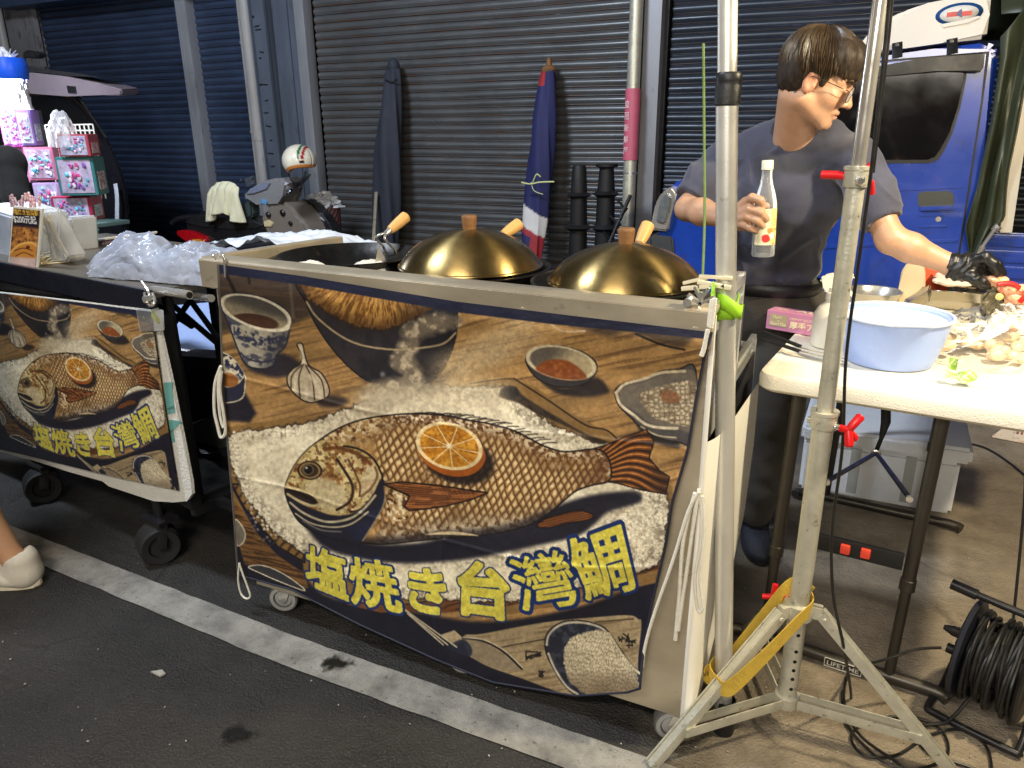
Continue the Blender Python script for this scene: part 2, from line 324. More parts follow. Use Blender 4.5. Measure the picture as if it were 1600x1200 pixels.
    A.stroke(c6((640, 965), (690, 1070), (690, 1130)), (110, 80, 52), 1.4)
    A.stroke(c6((760, 1000), (770, 1040), (745, 1090), (700, 1130)), (140, 110, 76), 2)
    A.stroke(c6((535, 920), (600, 915), (680, 940), (740, 985)), (112, 66, 34), 3, 2, .8)
    # lower jaw folds and throat
    jaw = c8((380, 40), (400, 110), (450, 190), (560, 260), (700, 300), (790, 312), (840, 230), (900, 120), (930, 0), (900, -40), (860, 40), (800, 110), (740, 150), (640, 160), (540, 130), (450, 90))
    d = A.fill(jaw, (46, 44, 56), 1.5, True)
    for k, P in enumerate((((400, 90), (480, 150), (600, 195), (720, 180), (800, 130), (870, 50)), ((430, 150), (520, 205), (640, 225), (740, 205), (830, 140)), ((470, 190), (570, 240), (680, 250)))):
        A.stroke(c8(*P), (186, 176, 150) if k < 2 else (120, 116, 112), 1.8 if k == 0 else 1.2)
    A.fill(c8((700, 240), (800, 190), (870, 120), (915, 20), (925, 60), (900, 140), (800, 300), (760, 300)), (44, 48, 70), 2, False, .9)
    A.stroke(c8((800, 300), (905, 125), (930, 10)), (150, 140, 120), 1)
    # mouth
    A.fill(c6((360, 1085), (400, 1095), (470, 1120), (510, 1155), (495, 1170), (450, 1165), (400, 1140), (365, 1115)), (58, 44, 42), 1.2, True)
    A.stroke(c6((362, 1088), (420, 1100), (480, 1122), (515, 1158)), (196, 180, 140), 2.2)
    A.stroke(c6((370, 1120), (420, 1150), (480, 1172), (510, 1165)), (190, 176, 140), 2)
    A.stroke(c6((366, 1098), (430, 1118), (490, 1158)), (40, 30, 30), 1.4)
    # eye
    u, v, r = A.ell(484, 735, 19, 14.5, .1)
    A.blend(ss(1.08, .98, r), (50, 38, 32)); A.blend(ss(.9, .84, r), (150, 124, 84)); A.blend(ss(.74, .68, r), (64, 48, 38))
    u, v, r = A.ell(481, 734, 9, 8.5); A.blend(ss(1.08, .95, r), (112, 98, 72)); u, v, r = A.ell(482, 734, 6.5, 6.5); A.blend(ss(1.1, .9, r), (30, 25, 26)); A.blend(ss(2.2, 1.2, np.hypot(X-479, Y-731)), (190, 184, 170))
    # pectoral fin
    A.fill(c6((800, 1080), (830, 1060), (890, 1075), (900, 1130), (920, 1190), (900, 1240), (820, 1230), (808, 1150)), (180, 150, 106), 2, True)
    d0 = A.sd(c6((800, 1080), (830, 1060), (890, 1075), (900, 1130), (920, 1190), (900, 1240), (820, 1230), (808, 1150)))
    A.blend(ss(0, 2, d0)*ss(.5, .58, fbm(X/5, Y/5, 171)), (224, 208, 176)); A.blend(ss(0, 2, d0)*ss(.6, .68, fbm(X/6, Y/6, 173)), (104, 70, 44))
    fin = [(600, 757), (626, 753), (680, 758), (720, 764), (762, 770), (735, 781), (690, 792), (640, 798), (632, 792), (640, 775), (618, 765)]
    d = A.fill(fin, (142, 92, 52), 1, False, 1, (40, 28, 26), 1.6)
    A.blend(ss(.5, 1.5, d)*ss(.0, .8, np.sin((Y-.18*(X-620)*np.interp(Y, [750, 800], [1.0, -.3]))*1.7)), (70, 42, 30))
    A.blend(ss(.5, 1.5, d)*.6*ss(.5, .6, fbm(X/30, Y/3, 175)), (204, 138, 84))
    # anal fin, belly fin
    fin2 = c9((565, 120), (610, 85), (660, 70), (760, 50), (822, 72), (790, 95), (700, 108), (620, 128))
    d = A.fill(fin2, (140, 90, 48), 1, True, 1, (34, 26, 30), 1.6)
    A.blend(ss(.5, 1.5, d)*ss(.0, .8, np.sin((Y+.22*X)*1.7)), (76, 46, 32))
    A.fill(c8((1150, 265), (1240, 250), (1340, 252), (1440, 272), (1340, 268), (1240, 266)), (214, 196, 160), .8, True)
    # orange slice
    u, v, r = A.ell(706, 706, 53, 37, .28)
    A.blend(ss(1.22, .98, A.ell(716, 718, 52, 34, .28)[2])*.85, (40, 30, 30))
    A.blend(ss(1.03, .99, r), (176, 104, 40))
    u, v, r = A.ell(702, 697, 53, 36, .28)
    A.blend(ss(1.02, .985, r), (232, 212, 168)); pulp = ss(.90, .86, r)
    an = np.arctan2(v-.02, u-.02)
    seg = np.abs(np.sin(an*4.5+.5))
    A.blend(pulp, (196, 138, 46)); A.blend(pulp*.7*ss(.45, .65, fbm(an*7, r*4, 181)), (226, 176, 76)); A.blend(pulp*.6*ss(.5, .66, fbm(X/4, Y/4, 183)), (160, 100, 34))
    A.blend(pulp*ss(.11, .03, seg*r), (238, 218, 172)); A.blend(ss(.13, .07, r), (240, 226, 190))
    # ------------------------------- lower right: paper mat, rice bowl, cup
    A.fill(c9((140, 605), (200, 585), (245, 625), (200, 660)), (176, 160, 130), 1, False)
    mat = c9((240, 615), (330, 600), (600, 550), (850, 525), (980, 518), (1020, 535), (1035, 560), (1020, 760), (1060, 900), (800, 900), (500, 800), (300, 720))
    d = A.fill(mat, (170, 152, 120), 1.2, True)
    A.blend(ss(0, 2, d)*.5*ss(.55, .7, fbm(X/50, (Y+.15*X)/3, 191)), (120, 98, 72))
    A.stroke(c9((415, 660), (600, 625), (640, 615)), (70, 58, 48), 1); A.stroke(c9((830, 548), (1000, 535)), (90, 74, 56), 1)
    A.fill(c9((245, 620), (330, 640), (430, 700), (500, 760), (400, 760), (300, 720), (260, 690)), (150, 136, 112), 1, True)
    A.fill(c9((170, 660), (235, 625), (275, 660), (270, 700), (200, 680)), (44, 48, 66), 2, True, .9)
    A.stroke(c9((240, 618), (330, 632), (420, 680), (500, 755)), (36, 32, 36), 2.2); A.stroke(c9((240, 616), (332, 628), (424, 676), (505, 752)), (206, 192, 166), 1)
    for q0, q1 in (((-10, 510), (150, 650)), ((0, 515), (170, 650)), ((-40, 480), (210, 660))):
        A.stroke(c9(q0, q1), (206, 194, 164), 1.2, .8, .9, False)
    for cx, cy, sc in ((540, 695, 1), (575, 690, .6), (590, 780, .7), (955, 620, .9), (985, 640, 1.1)):
        for k in range(7):
            hx = np.random.RandomState(k+int(cx)); a1 = hx.rand(4)*2-1
            A.stroke(c9((cx+a1[0]*24*sc, cy+a1[1]*22*sc), (cx+a1[2]*24*sc, cy+a1[3]*22*sc)), (36, 30, 30), 1.1, .7, 1, False)
    bowl = c9((605, 640), (615, 600), (650, 565), (700, 545), (780, 545), (850, 565), (885, 590), (940, 670), (990, 740), (1040, 790), (1040, 870), (900, 900), (760, 880), (690, 830), (640, 750), (612, 690))
    d = A.fill(bowl, (46, 48, 62), 1, True, 1, (26, 24, 30), 1.6)
    A.stroke(c9((612, 650), (620, 610), (655, 572), (705, 552), (780, 552), (850, 572), (890, 605)), (196, 188, 170), 1.8)
    A.stroke(c9((620, 690), (650, 760), (700, 835), (750, 870)), (196, 188, 170), 1.8); A.stroke(c9((890, 600), (940, 680), (985, 740), (1030, 780)), (196, 186, 160), 2)
    A.blend(ss(3, 6, d)*.6*ss(.5, .62, fbm(X/9, Y/8, 201)), (92, 96, 108))
    rice = A.sd(c9((690, 670), (720, 620), (780, 595), (850, 585), (890, 595), (920, 650), (960, 700), (1010, 770), (1020, 840), (960, 870), (860, 880), (770, 860), (710, 800), (690, 730)), True)+5*(fbm(X/4, Y/4, 203)-.5)
    r1, r2, ri = worley((X+.35*Y)/4.2, (Y-.1*X)/6.6, 31)
    m = ss(-1, 1.2, rice)
    A.blend(m, (198, 186, 158)); A.blend(m*ss(.45, .1, r1)*.8, (226, 216, 190)); A.blend(m*ss(.16, .02, r2-r1)*.7, (120, 104, 82)); A.blend(m*.55*ss(1030, 1075, Y), (104, 86, 66))
    A.fill([(320, 390), (720, 440), (1130, 500), (1130, 533), (1087, 528), (860, 506), (715, 488), (477, 446), (341, 427), (320, 425)], (40, 44, 70), 1, False)      # navy strip along the top edge
    # ------------------------------- lettering
    if text is not None:
        for quad, M in text:
            Q = np.array(quad, float)            # TL TR BR BL
            S = np.array([(0, 0), (1, 0), (1, 1), (0, 1)], float); rows = []
            for (x, y), (sx_, sy_) in zip(Q, S):
                rows.append([x, y, 1, 0, 0, 0, -sx_*x, -sx_*y, -sx_]); rows.append([0, 0, 0, x, y, 1, -sy_*x, -sy_*y, -sy_])
            H = np.linalg.svd(np.array(rows))[2][-1].reshape(3, 3)
            idx = A.near(Q, 26)
            if len(idx) == 0: continue
            x = X[idx]; y = Y[idx]; wv = H[2, 0]*x+H[2, 1]*y+H[2, 2]
            u = (H[0, 0]*x+H[0, 1]*y+H[0, 2])/wv; v = (H[1, 0]*x+H[1, 1]*y+H[1, 2])/wv
            n = M['n']; pad = M['pad']; k = n-2*pad
            iu = np.clip(pad+u*k, 0, n-1.001); iv = np.clip(pad+v*k, 0, n-1.001)
            i0 = iu.astype(int); j0 = iv.astype(int); fu = iu-i0; fv = iv-j0
            for nm, colr in (('out', (28, 58, 112)), ('in', (214, 204, 96))):
                G = M[nm]
                val = (G[j0, i0]*(1-fu)+G[j0, np.minimum(i0+1, n-1)]*fu)*(1-fv)+(G[np.minimum(j0+1, n-1), i0]*(1-fu)+G[np.minimum(j0+1, n-1), np.minimum(i0+1, n-1)]*fu)*fv
                m = np.zeros(len(X)); m[idx] = ss(.3, .7, val)
                if nm == 'out': A.blend(m, colr)
                else:
                    A.blend(m, colr); A.blend(m*.4*ss(.5, .7, fbm(X/12, Y/9, 211)), (196, 180, 66))
    c = np.clip(A.c, 0, 255)/255.0
    g = c.mean(1, keepdims=True); c = g+(c-g)*1.04
    c = c*(.86+.30*fbm(X/4.2, Y/4.2, 991, 3)*(.6+.4*ss(.3, .7, g[:, 0])))[:, None]*(.90+.20*fbm(X/80, Y/70, 993))[:, None]       # ink grain of the print
    return np.clip(c, 0, 1)**1.17
QUADS = [('塩', [(479, 851), (538, 868), (544, 938), (479, 912)]), ('焼', [(545, 870), (613, 880), (629, 958), (551, 942)]), ('き', [(640, 888), (694, 894), (696, 962), (640, 950)]),
         ('台', [(719, 878), (791, 884), (796, 968), (717, 957)]), ('灣', [(793, 875), (881, 858), (909, 942), (818, 957)]), ('鯛', [(881, 849), (968, 817), (993, 920), (918, 938)])]
def glyph_mask(tris, n=240, pad=50, bold=.012, ring=.085):
    """rasterise a glyph's triangles (unit box, y down) to soft masks"""
    k = n-2*pad; g = np.zeros((n, n))
    yy, xx = np.mgrid[0:n, 0:n]; px = (xx+.5-pad)/k; py = (yy+.5-pad)/k
    for t in tris:
        lo = t.min(0); hi = t.max(0)
        x0 = int(max(0, pad+lo[0]*k-1)); x1 = int(min(n, pad+hi[0]*k+2)); y0 = int(max(0, pad+lo[1]*k-1)); y1 = int(min(n, pad+hi[1]*k+2))
        if x1 <= x0 or y1 <= y0: continue
        X = px[y0:y1, x0:x1]; Y = py[y0:y1, x0:x1]; s = []
        for i in range(3):
            a = t[i]; b = t[(i+1) % 3]; s.append((b[0]-a[0])*(Y-a[1])-(b[1]-a[1])*(X-a[0]))
        ins = ((s[0] >= 0) & (s[1] >= 0) & (s[2] >= 0)) | ((s[0] <= 0) & (s[1] <= 0) & (s[2] <= 0))
        g[y0:y1, x0:x1] = np.maximum(g[y0:y1, x0:x1], ins)
    def dil(r):
        o = g.copy(); R = int(np.ceil(r*k))
        for dx in range(-R, R+1):
            for dy in range(-R, R+1):
                if dx*dx+dy*dy <= (r*k)**2: o = np.maximum(o, np.roll(np.roll(g, dx, 1), dy, 0))
        return o
    def blur(a):
        for ax in (0, 1): a = (np.roll(a, 1, ax)+2*a+np.roll(a, -1, ax))/4
        return a
    return {'n': n, 'pad': pad, 'in': blur(dil(bold)), 'out': blur(dil(ring))}
# ------------------------------------------------------------------ helpers
def ray(x, y): return FW+RT*((x-800)/CAM_F)-UP*((y-600)/CAM_F)
CAMP = Vector((0, 0, CAM_H))
def G(x, y, z=0): d = ray(x, y); return CAMP+d*((z-CAM_H)/d.z)     # a spot at height z
def YP(x, y, Y): d = ray(x, y); return CAMP+d*(Y/d.y)              # a spot on the plane at depth Y
def XP(x, y, X): d = ray(x, y); return CAMP+d*(X/d.x)
def srgb(c):
    return tuple((v/255/12.92 if v/255 <= .04045 else ((v/255+.055)/1.055)**2.4) for v in c)
MATS = {}
def mat(name, c, rough=.5, metal=0, var=.12, scale=9, bump=0, bscale=90, c2=None, c2th=.62, c2w=.06, c2scale=None, trans=0, alpha=1, ior=1.45, emit=0, coat=0, aniso=0, sheen=0, stretch=None, sss=0, spec=None):
    if name in MATS: return MATS[name]
    m = bpy.data.materials.new(name); m.use_nodes = True; n = m.node_tree.nodes; L = m.node_tree.links; b = n['Principled BSDF']
    tc = n.new('ShaderNodeTexCoord'); mp = n.new('ShaderNodeMapping'); L.new(tc.outputs['Object'], mp.inputs[0])
    if stretch: mp.inputs['Scale'].default_value = stretch
    nz = n.new('ShaderNodeTexNoise'); nz.inputs['Scale'].default_value = scale; nz.inputs['Detail'].default_value = 6; nz.inputs['Roughness'].default_value = .62
    L.new(mp.outputs[0], nz.inputs['Vector'])
    hs = n.new('ShaderNodeHueSaturation'); hs.inputs['Color'].default_value = (*c, 1)
    mr = n.new('ShaderNodeMapRange'); mr.inputs[1].default_value = .25; mr.inputs[2].default_value = .75; mr.inputs[3].default_value = 1-var; mr.inputs[4].default_value = 1+var
    L.new(nz.outputs[0], mr.inputs[0]); L.new(mr.outputs[0], hs.inputs['Value']); out = hs.outputs[0]
    if c2:
        n2 = n.new('ShaderNodeTexNoise'); n2.inputs['Scale'].default_value = c2scale or scale*2.3; n2.inputs['Detail'].default_value = 7; n2.inputs['Roughness'].default_value = .7
        L.new(mp.outputs[0], n2.inputs['Vector'])
        r2 = n.new('ShaderNodeMapRange'); r2.inputs[1].default_value = c2th-c2w; r2.inputs[2].default_value = c2th+c2w; L.new(n2.outputs[0], r2.inputs[0])
        mx = n.new('ShaderNodeMix'); mx.data_type = 'RGBA'; mx.inputs[7].default_value = (*c2, 1); L.new(r2.outputs[0], mx.inputs[0]); L.new(out, mx.inputs[6]); out = mx.outputs[2]
    L.new(out, b.inputs['Base Color'])
    rr = n.new('ShaderNodeMapRange'); rr.inputs[1].default_value = .3; rr.inputs[2].default_value = .7; rr.inputs[3].default_value = max(.02, rough-.09); rr.inputs[4].default_value = min(1, rough+.09)
    L.new(nz.outputs[0], rr.inputs[0]); L.new(rr.outputs[0], b.inputs['Roughness'])
    b.inputs['Metallic'].default_value = metal; b.inputs['Transmission Weight'].default_value = trans; b.inputs['Alpha'].default_value = alpha; b.inputs['IOR'].default_value = ior
    b.inputs['Coat Weight'].default_value = coat; b.inputs['Coat Roughness'].default_value = .06; b.inputs['Sheen Weight'].default_value = sheen
    if spec is not None: b.inputs['Specular IOR Level'].default_value = spec
    if sss: b.inputs['Subsurface Weight'].default_value = sss; b.inputs['Subsurface Radius'].default_value = (.012, .004, .002)
    if emit: b.inputs['Emission Color'].default_value = (*c, 1); b.inputs['Emission Strength'].default_value = emit
    if aniso:
        b.inputs['Anisotropic'].default_value = aniso; b.inputs['Anisotropic Rotation'].default_value = .25; tg = n.new('ShaderNodeTangent'); tg.direction_type = 'RADIAL'; tg.axis = 'Z'; L.new(tg.outputs[0], b.inputs['Tangent'])
    if bump:
        nb = n.new('ShaderNodeTexNoise'); nb.inputs['Scale'].default_value = bscale; nb.inputs['Detail'].default_value = 5; L.new(mp.outputs[0], nb.inputs['Vector'])
        bp = n.new('ShaderNodeBump'); bp.inputs['Strength'].default_value = bump; bp.inputs['Distance'].default_value = .01; L.new(nb.outputs[0], bp.inputs['Height']); L.new(bp.outputs[0], b.inputs['Normal'])
    MATS[name] = m; return m
def film(name, c, op=.25, rough=.12, scale=18, crease=0):
    """thin clear plastic film: part see-through, part glossy skin"""
    if name in MATS: return MATS[name]
    m = bpy.data.materials.new(name); m.use_nodes = True; n = m.node_tree.nodes; L = m.node_tree.links; b = n['Principled BSDF']; o = n['Material Output']
    b.inputs['Base Color'].default_value = (*c, 1); b.inputs['Roughness'].default_value = rough
    tr = n.new('ShaderNodeBsdfTransparent'); mx = n.new('ShaderNodeMixShader'); fr = n.new('ShaderNodeFresnel'); fr.inputs[0].default_value = 1.4
    nz = n.new('ShaderNodeTexNoise'); nz.inputs['Scale'].default_value = scale; tc = n.new('ShaderNodeTexCoord'); L.new(tc.outputs['Object'], nz.inputs['Vector'])
    mr = n.new('ShaderNodeMapRange'); mr.inputs[1].default_value = .3; mr.inputs[2].default_value = .7; mr.inputs[3].default_value = op*.6; mr.inputs[4].default_value = op*1.5; L.new(nz.outputs[0], mr.inputs[0])
    if crease:
        hs = []
        for k in (1, 2.3):
            vo = n.new('ShaderNodeTexVoronoi'); vo.feature = 'DISTANCE_TO_EDGE'; vo.inputs['Scale'].default_value = crease*k; L.new(tc.outputs['Object'], vo.inputs['Vector']); hs.append(vo.outputs['Distance'])
        sm = n.new('ShaderNodeMath'); sm.operation = 'ADD'; L.new(hs[0], sm.inputs[0]); L.new(hs[1], sm.inputs[1])
        bp = n.new('ShaderNodeBump'); bp.inputs['Strength'].default_value = .3; bp.inputs['Distance'].default_value = .02; L.new(sm.outputs[0], bp.inputs['Height']); L.new(bp.outputs[0], b.inputs['Normal'])
    ad = n.new('ShaderNodeMath'); ad.operation = 'ADD'; ad.use_clamp = True; L.new(fr.outputs[0], ad.inputs[0]); L.new(mr.outputs[0], ad.inputs[1])
    L.new(ad.outputs[0], mx.inputs[0]); L.new(tr.outputs[0], mx.inputs[1]); L.new(b.outputs[0], mx.inputs[2]); L.new(mx.outputs[0], o.inputs['Surface'])
    MATS[name] = m; return m
def vcol(name, rough=.6, bump=0, bscale=300, sheen=0, sss=0, coat=0, metal=0):
    if name in MATS: return MATS[name]
    m = bpy.data.materials.new(name); m.use_nodes = True; n = m.node_tree.nodes; L = m.node_tree.links; b = n['Principled BSDF']
    a = n.new('ShaderNodeVertexColor'); a.layer_name = 'print'
    tc = n.new('ShaderNodeTexCoord'); nz = n.new('ShaderNodeTexNoise'); nz.inputs['Scale'].default_value = 7; nz.inputs['Detail'].default_value = 5; L.new(tc.outputs['Object'], nz.inputs['Vector'])
    mr = n.new('ShaderNodeMapRange'); mr.inputs[1].default_value = .3; mr.inputs[2].default_value = .7; mr.inputs[3].default_value = .9; mr.inputs[4].default_value = 1.08; L.new(nz.outputs[0], mr.inputs[0])
    hs = n.new('ShaderNodeHueSaturation'); L.new(a.outputs[0], hs.inputs['Color']); L.new(mr.outputs[0], hs.inputs['Value']); L.new(hs.outputs[0], b.inputs['Base Color'])
    b.inputs['Roughness'].default_value = rough; b.inputs['Sheen Weight'].default_value = sheen; b.inputs['Coat Weight'].default_value = coat; b.inputs['Metallic'].default_value = metal
    if sss: b.inputs['Subsurface Weight'].default_value = sss; b.inputs['Subsurface Radius'].default_value = (.012, .004, .002)
    if bump:
        nb = n.new('ShaderNodeTexNoise'); nb.inputs['Scale'].default_value = bscale; L.new(tc.outputs['Object'], nb.inputs['Vector'])
        bp = n.new('ShaderNodeBump'); bp.inputs['Strength'].default_value = bump; bp.inputs['Distance'].default_value = .004; L.new(nb.outputs[0], bp.inputs['Height']); L.new(bp.outputs[0], b.inputs['Normal'])
    MATS[name] = m; return m
def set_cols(me, c):
    a = me.color_attributes.new('print', 'BYTE_COLOR', 'POINT'); r = np.ones((len(me.vertices), 4), np.float32); r[:, :3] = c; a.data.foreach_set('color_srgb', r.ravel())
def tag(o, label=None, cat=None, group=None, kind=None):
    if label: o['label'] = label
    if cat: o['category'] = cat
    if group: o['group'] = group
    if kind: o['kind'] = kind
    return o
def empty(name, loc, label=None, cat=None, group=None):
    o = bpy.data.objects.new(name, None); col.objects.link(o); o.location = loc; o.empty_display_size = .05
    return tag(o, label, cat, group)
def rootloc(o):
    v = Vector((0, 0, 0))
    while o: v = v+o.location; o = o.parent
    return v
def link(name, me, m=None, parent=None, loc=None, smooth=True):
    """mesh in world coordinates -> ONE object under its parent"""
    o = bpy.data.objects.new(name, me); col.objects.link(o)
    org = rootloc(parent) if parent else Vector(loc if loc is not None else (0, 0, 0))
    if org.length: me.transform(Matrix.Translation(-org))
    if parent: o.parent = parent
    else: o.location = org
    for x in (m if isinstance(m, (list, tuple)) else [m]):
        if x: me.materials.append(x)
    if smooth: me.polygons.foreach_set('use_smooth', [True]*len(me.polygons))
    return o
class MB:
    def __init__(s): s.b = bmesh.new(); s.mi = 0
    def f(s, vs):
        try:
            fc = s.b.faces.new(vs); fc.material_index = s.mi; return fc
        except ValueError: return None
    def v(s, p): return s.b.verts.new(p)
    def box(s, c, d, rz=0, bev=0, M=None):
        r = bmesh.ops.create_cube(s.b, size=1); T = Matrix.Translation(c) @ Matrix.Rotation(rz, 4, 'Z')
        if M is not None: T = Matrix.Translation(c) @ M.to_4x4()
        bmesh.ops.transform(s.b, verts=r['verts'], matrix=T @ Matrix.Diagonal((*d, 1)))
        fs = set(f for v in r['verts'] for f in v.link_faces)
        for f in fs: f.material_index = s.mi
        if bev:
            es = set(e for f in fs for e in f.edges); x = bmesh.ops.bevel(s.b, geom=list(es), offset=bev, segments=2, profile=.7, affect='EDGES')
            for f in x['faces']: f.material_index = s.mi
        return s
    def tube(s, pts, r, n=10, cap=True, flat=None, up=None):
        P = [Vector(p) for p in pts]; R = r if isinstance(r, (list, tuple)) else [r]*len(P); rings = []; prev = None
        for i, p in enumerate(P):
            t = (P[min(i+1, len(P)-1)]-P[max(i-1, 0)])
            if t.length < 1e-9: t = Vector((0, 0, 1))
            t.normalize()
            if prev is None:
                a = Vector(up) if up is not None else (Vector((0, 0, 1)) if abs(t.z) < .9 else Vector((1, 0, 0)))
            else: a = prev
            u = (a-t*a.dot(t))
            if u.length < 1e-6: u = t.orthogonal()
            u.normalize(); w_ = t.cross(u); prev = u; fl = flat or 1
            rings.append([s.v(p+u*(R[i]*cos(2*pi*k/n))+w_*(R[i]*fl*sin(2*pi*k/n))) for k in range(n)])
        for a, b in zip(rings, rings[1:]):
            for k in range(n): s.f((a[k], a[(k+1) % n], b[(k+1) % n], b[k]))
        if cap: s.f(rings[0][::-1]); s.f(rings[-1])
        return s
    def bar(s, p, q, wd, th, up=(0, 0, 1)):
        """flat bar from p to q"""
        p = Vector(p); q = Vector(q); t = (q-p); L = t.length; t.normalize(); u = Vector(up); u = (u-t*u.dot(t)).normalized(); w_ = t.cross(u)
        return s.box((p+q)/2, (L, wd, th), M=Matrix((t, w_, u)).transposed(), bev=min(wd, th)*.2)
    def lathe(s, prof, c, n=40, axis=None, sc_=(1, 1)):
        c = Vector(c); M = Matrix.Identity(3) if axis is None else Vector((0, 0, 1)).rotation_difference(Vector(axis)).to_matrix(); rings = []
        for r, z in prof:
            if r < 1e-6: rings.append([s.v(c+M @ Vector((0, 0, z)))])
            else: rings.append([s.v(c+M @ Vector((r*cos(2*pi*k/n)*sc_[0], r*sin(2*pi*k/n)*sc_[1], z))) for k in range(n)])
        for a, b in zip(rings, rings[1:]):
            for k in range(n):
                if len(a) == 1 and len(b) == 1: continue
                if len(a) == 1: s.f((a[0], b[(k+1) % n], b[k]))
                elif len(b) == 1: s.f((a[k], a[(k+1) % n], b[0]))
                else: s.f((a[k], a[(k+1) % n], b[(k+1) % n], b[k]))
        return s
    def ell(s, c, r, M=None, n=16):
        x = bmesh.ops.create_uvsphere(s.b, u_segments=n, v_segments=max(6, n//2+2), radius=1); T = Matrix.Translation(c)
        if M is not None: T = T @ M.to_4x4()
        bmesh.ops.transform(s.b, verts=x['verts'], matrix=T @ Matrix.Diagonal((*r, 1)) if not isinstance(r, (int, float)) else T @ Matrix.Scale(r, 4))
        for v in x['verts']:
            for f in v.link_faces: f.material_index = s.mi
        return s
    def prism(s, poly, d, bev=0):
        """outline (list of points) pushed by vector d"""
        d = Vector(d); a = [s.v(Vector(p)) for p in poly]; b = [s.v(Vector(p)+d) for p in poly]; n = len(a)
        fs = [s.f(a), s.f(b[::-1])]
        for k in range(n): fs.append(s.f((a[k], b[k], b[(k+1) % n], a[(k+1) % n])))
        if bev:
            es = set(e for f in fs if f for e in f.edges); x = bmesh.ops.bevel(s.b, geom=list(es), offset=bev, segments=2, affect='EDGES')
            for f in x['faces']: f.material_index = s.mi
        return s
    def grid(s, fn, nu, nv, thick=0):
        V = [[s.v(fn(i/nu, j/nv)) for i in range(nu+1)] for j in range(nv+1)]
        for j in range(nv):
            for i in range(nu): s.f((V[j][i], V[j][i+1], V[j+1][i+1], V[j+1][i]))
        return s
    def mesh(s, name='m', norm=True):
        if norm: bmesh.ops.recalc_face_normals(s.b, faces=s.b.faces)
        me = bpy.data.meshes.new(name); s.b.to_mesh(me); s.b.free(); return me
    def build(s, name, m=None, parent=None, loc=None, smooth=True, norm=True, ang=38):
        o = link(name, s.mesh(name, norm), m, parent, loc, smooth)
        if smooth:
            bm = bmesh.new(); bm.from_mesh(o.data); lim = RAD(ang)
            for e in bm.edges:
                if len(e.link_faces) == 2 and e.calc_face_angle(0) > lim: e.smooth = False
            bm.to_mesh(o.data); bm.free()
        return o
def textmesh(body, offset=0.0):
    cu = bpy.data.curves.new('lettering', 'FONT'); cu.body = body; cu.offset = offset; cu.resolution_u = 4
    o = bpy.data.objects.new('lettering', cu); col.objects.link(o); bpy.context.view_layer.update()
    me = bpy.data.meshes.new_from_object(o.evaluated_get(bpy.context.evaluated_depsgraph_get())); bpy.data.objects.remove(o)
    me.calc_loop_triangles()
    V = np.array([v.co[:2] for v in me.vertices]); T = np.array([t.vertices[:] for t in me.loop_triangles]); bpy.data.meshes.remove(me)
    return V, T
def glyph_tris(ch):
    V, T = textmesh(ch); lo, hi = V.min(0), V.max(0); V = (V-lo)/(hi-lo); V[:, 1] = 1-V[:, 1]; return V[T]
def letters(mb, body, org, ux, uy, height=None, width=None, offset=0.0, lift=.001):
    """flat lettering whose lower left corner sits at org, along ux, up uy"""
    V, T = textmesh(body, offset); lo, hi = V.min(0), V.max(0); sz = hi-lo
    ux = Vector(ux).normalized(); uy = Vector(uy).normalized(); nn = ux.cross(uy)
    sy = (height/sz[1]) if height else width/sz[0]; sx = (width/sz[0]) if width else sy
    vs = [mb.v(Vector(org)+ux*((p[0]-lo[0])*sx)+uy*((p[1]-lo[1])*sy)+nn*lift) for p in V]
    for t in T: mb.f([vs[i] for i in t])
def copy_tree(o, parent=None):
    c = o.copy(); col.objects.link(c)
    if parent: c.parent = parent
    for ch in list(o.children): copy_tree(ch, c)
    return c
def bez(pts, n=8):
    P = [Vector(p) for p in pts]; out = []
    for i in range(len(P)-1):
        a = P[max(i-1, 0)]; b = P[i]; c = P[i+1]; d = P[min(i+2, len(P)-1)]
        for k in range(n):
            t = k/n; out.append(.5*((2*b)+(c-a)*t+(2*a-5*b+4*c-d)*t*t+(-a+3*b-3*c+d)*t**3))
    out.append(P[-1]); return out
# ------------------------------------------------------------------ materials
STEEL = mat('stainless_sheet', srgb((204, 192, 168)), .32, .66, .20, 3.2, .16, 4, stretch=(1, 1, 2), c2=srgb((120, 112, 102)), c2th=.68)
STEELB = mat('bright_steel', srgb((215, 212, 206)), .2, .75, .05)
ALU = mat('aluminium_tube', srgb((206, 204, 196)), .36, .55, .06, 14, .04, 200, c2=srgb((120, 116, 108)), c2th=.72)
GALV = mat('galvanised_tube', srgb((196, 194, 178)), .42, .5, .16, 20, .12, 120, c2=srgb((92, 88, 78)), c2th=.66)
BLACK = mat('black_plastic', (.012, .012, .013), .45, 0, .2, 14, .1, 120)
BLACKM = mat('black_painted_metal', (.016, .016, .018), .35, .2, .2, 14)
RUBBER = mat('black_rubber', (.014, .014, .014), .75, 0, .2, 20, .2, 160)
WHITEP = mat('white_plastic', srgb((226, 224, 216)), .38, 0, .04)
WOOD = mat('pale_wood', srgb((205, 160, 96)), .5, 0, .16, 14, .1, 60, stretch=(1, 1, .25))
DWOOD = mat('worn_wood', srgb((120, 84, 50)), .6, 0, .3, 22, .15, 90)
RED = mat('red_plastic', srgb((206, 24, 30)), .38, 0, .08)
CORD = mat('white_cord', srgb((226, 222, 208)), .8, 0, .08, 80, .4, 400)
CABLE = mat('black_cable', (.012, .012, .012), .4, 0, .2, 30)
YELLOW = mat('yellow_strap_web', srgb((196, 164, 62)), .75, 0, .14, 60, .3, 500)
GREEN = mat('lime_strap', srgb((150, 205, 40)), .45, 0, .1, 40, .2, 400)
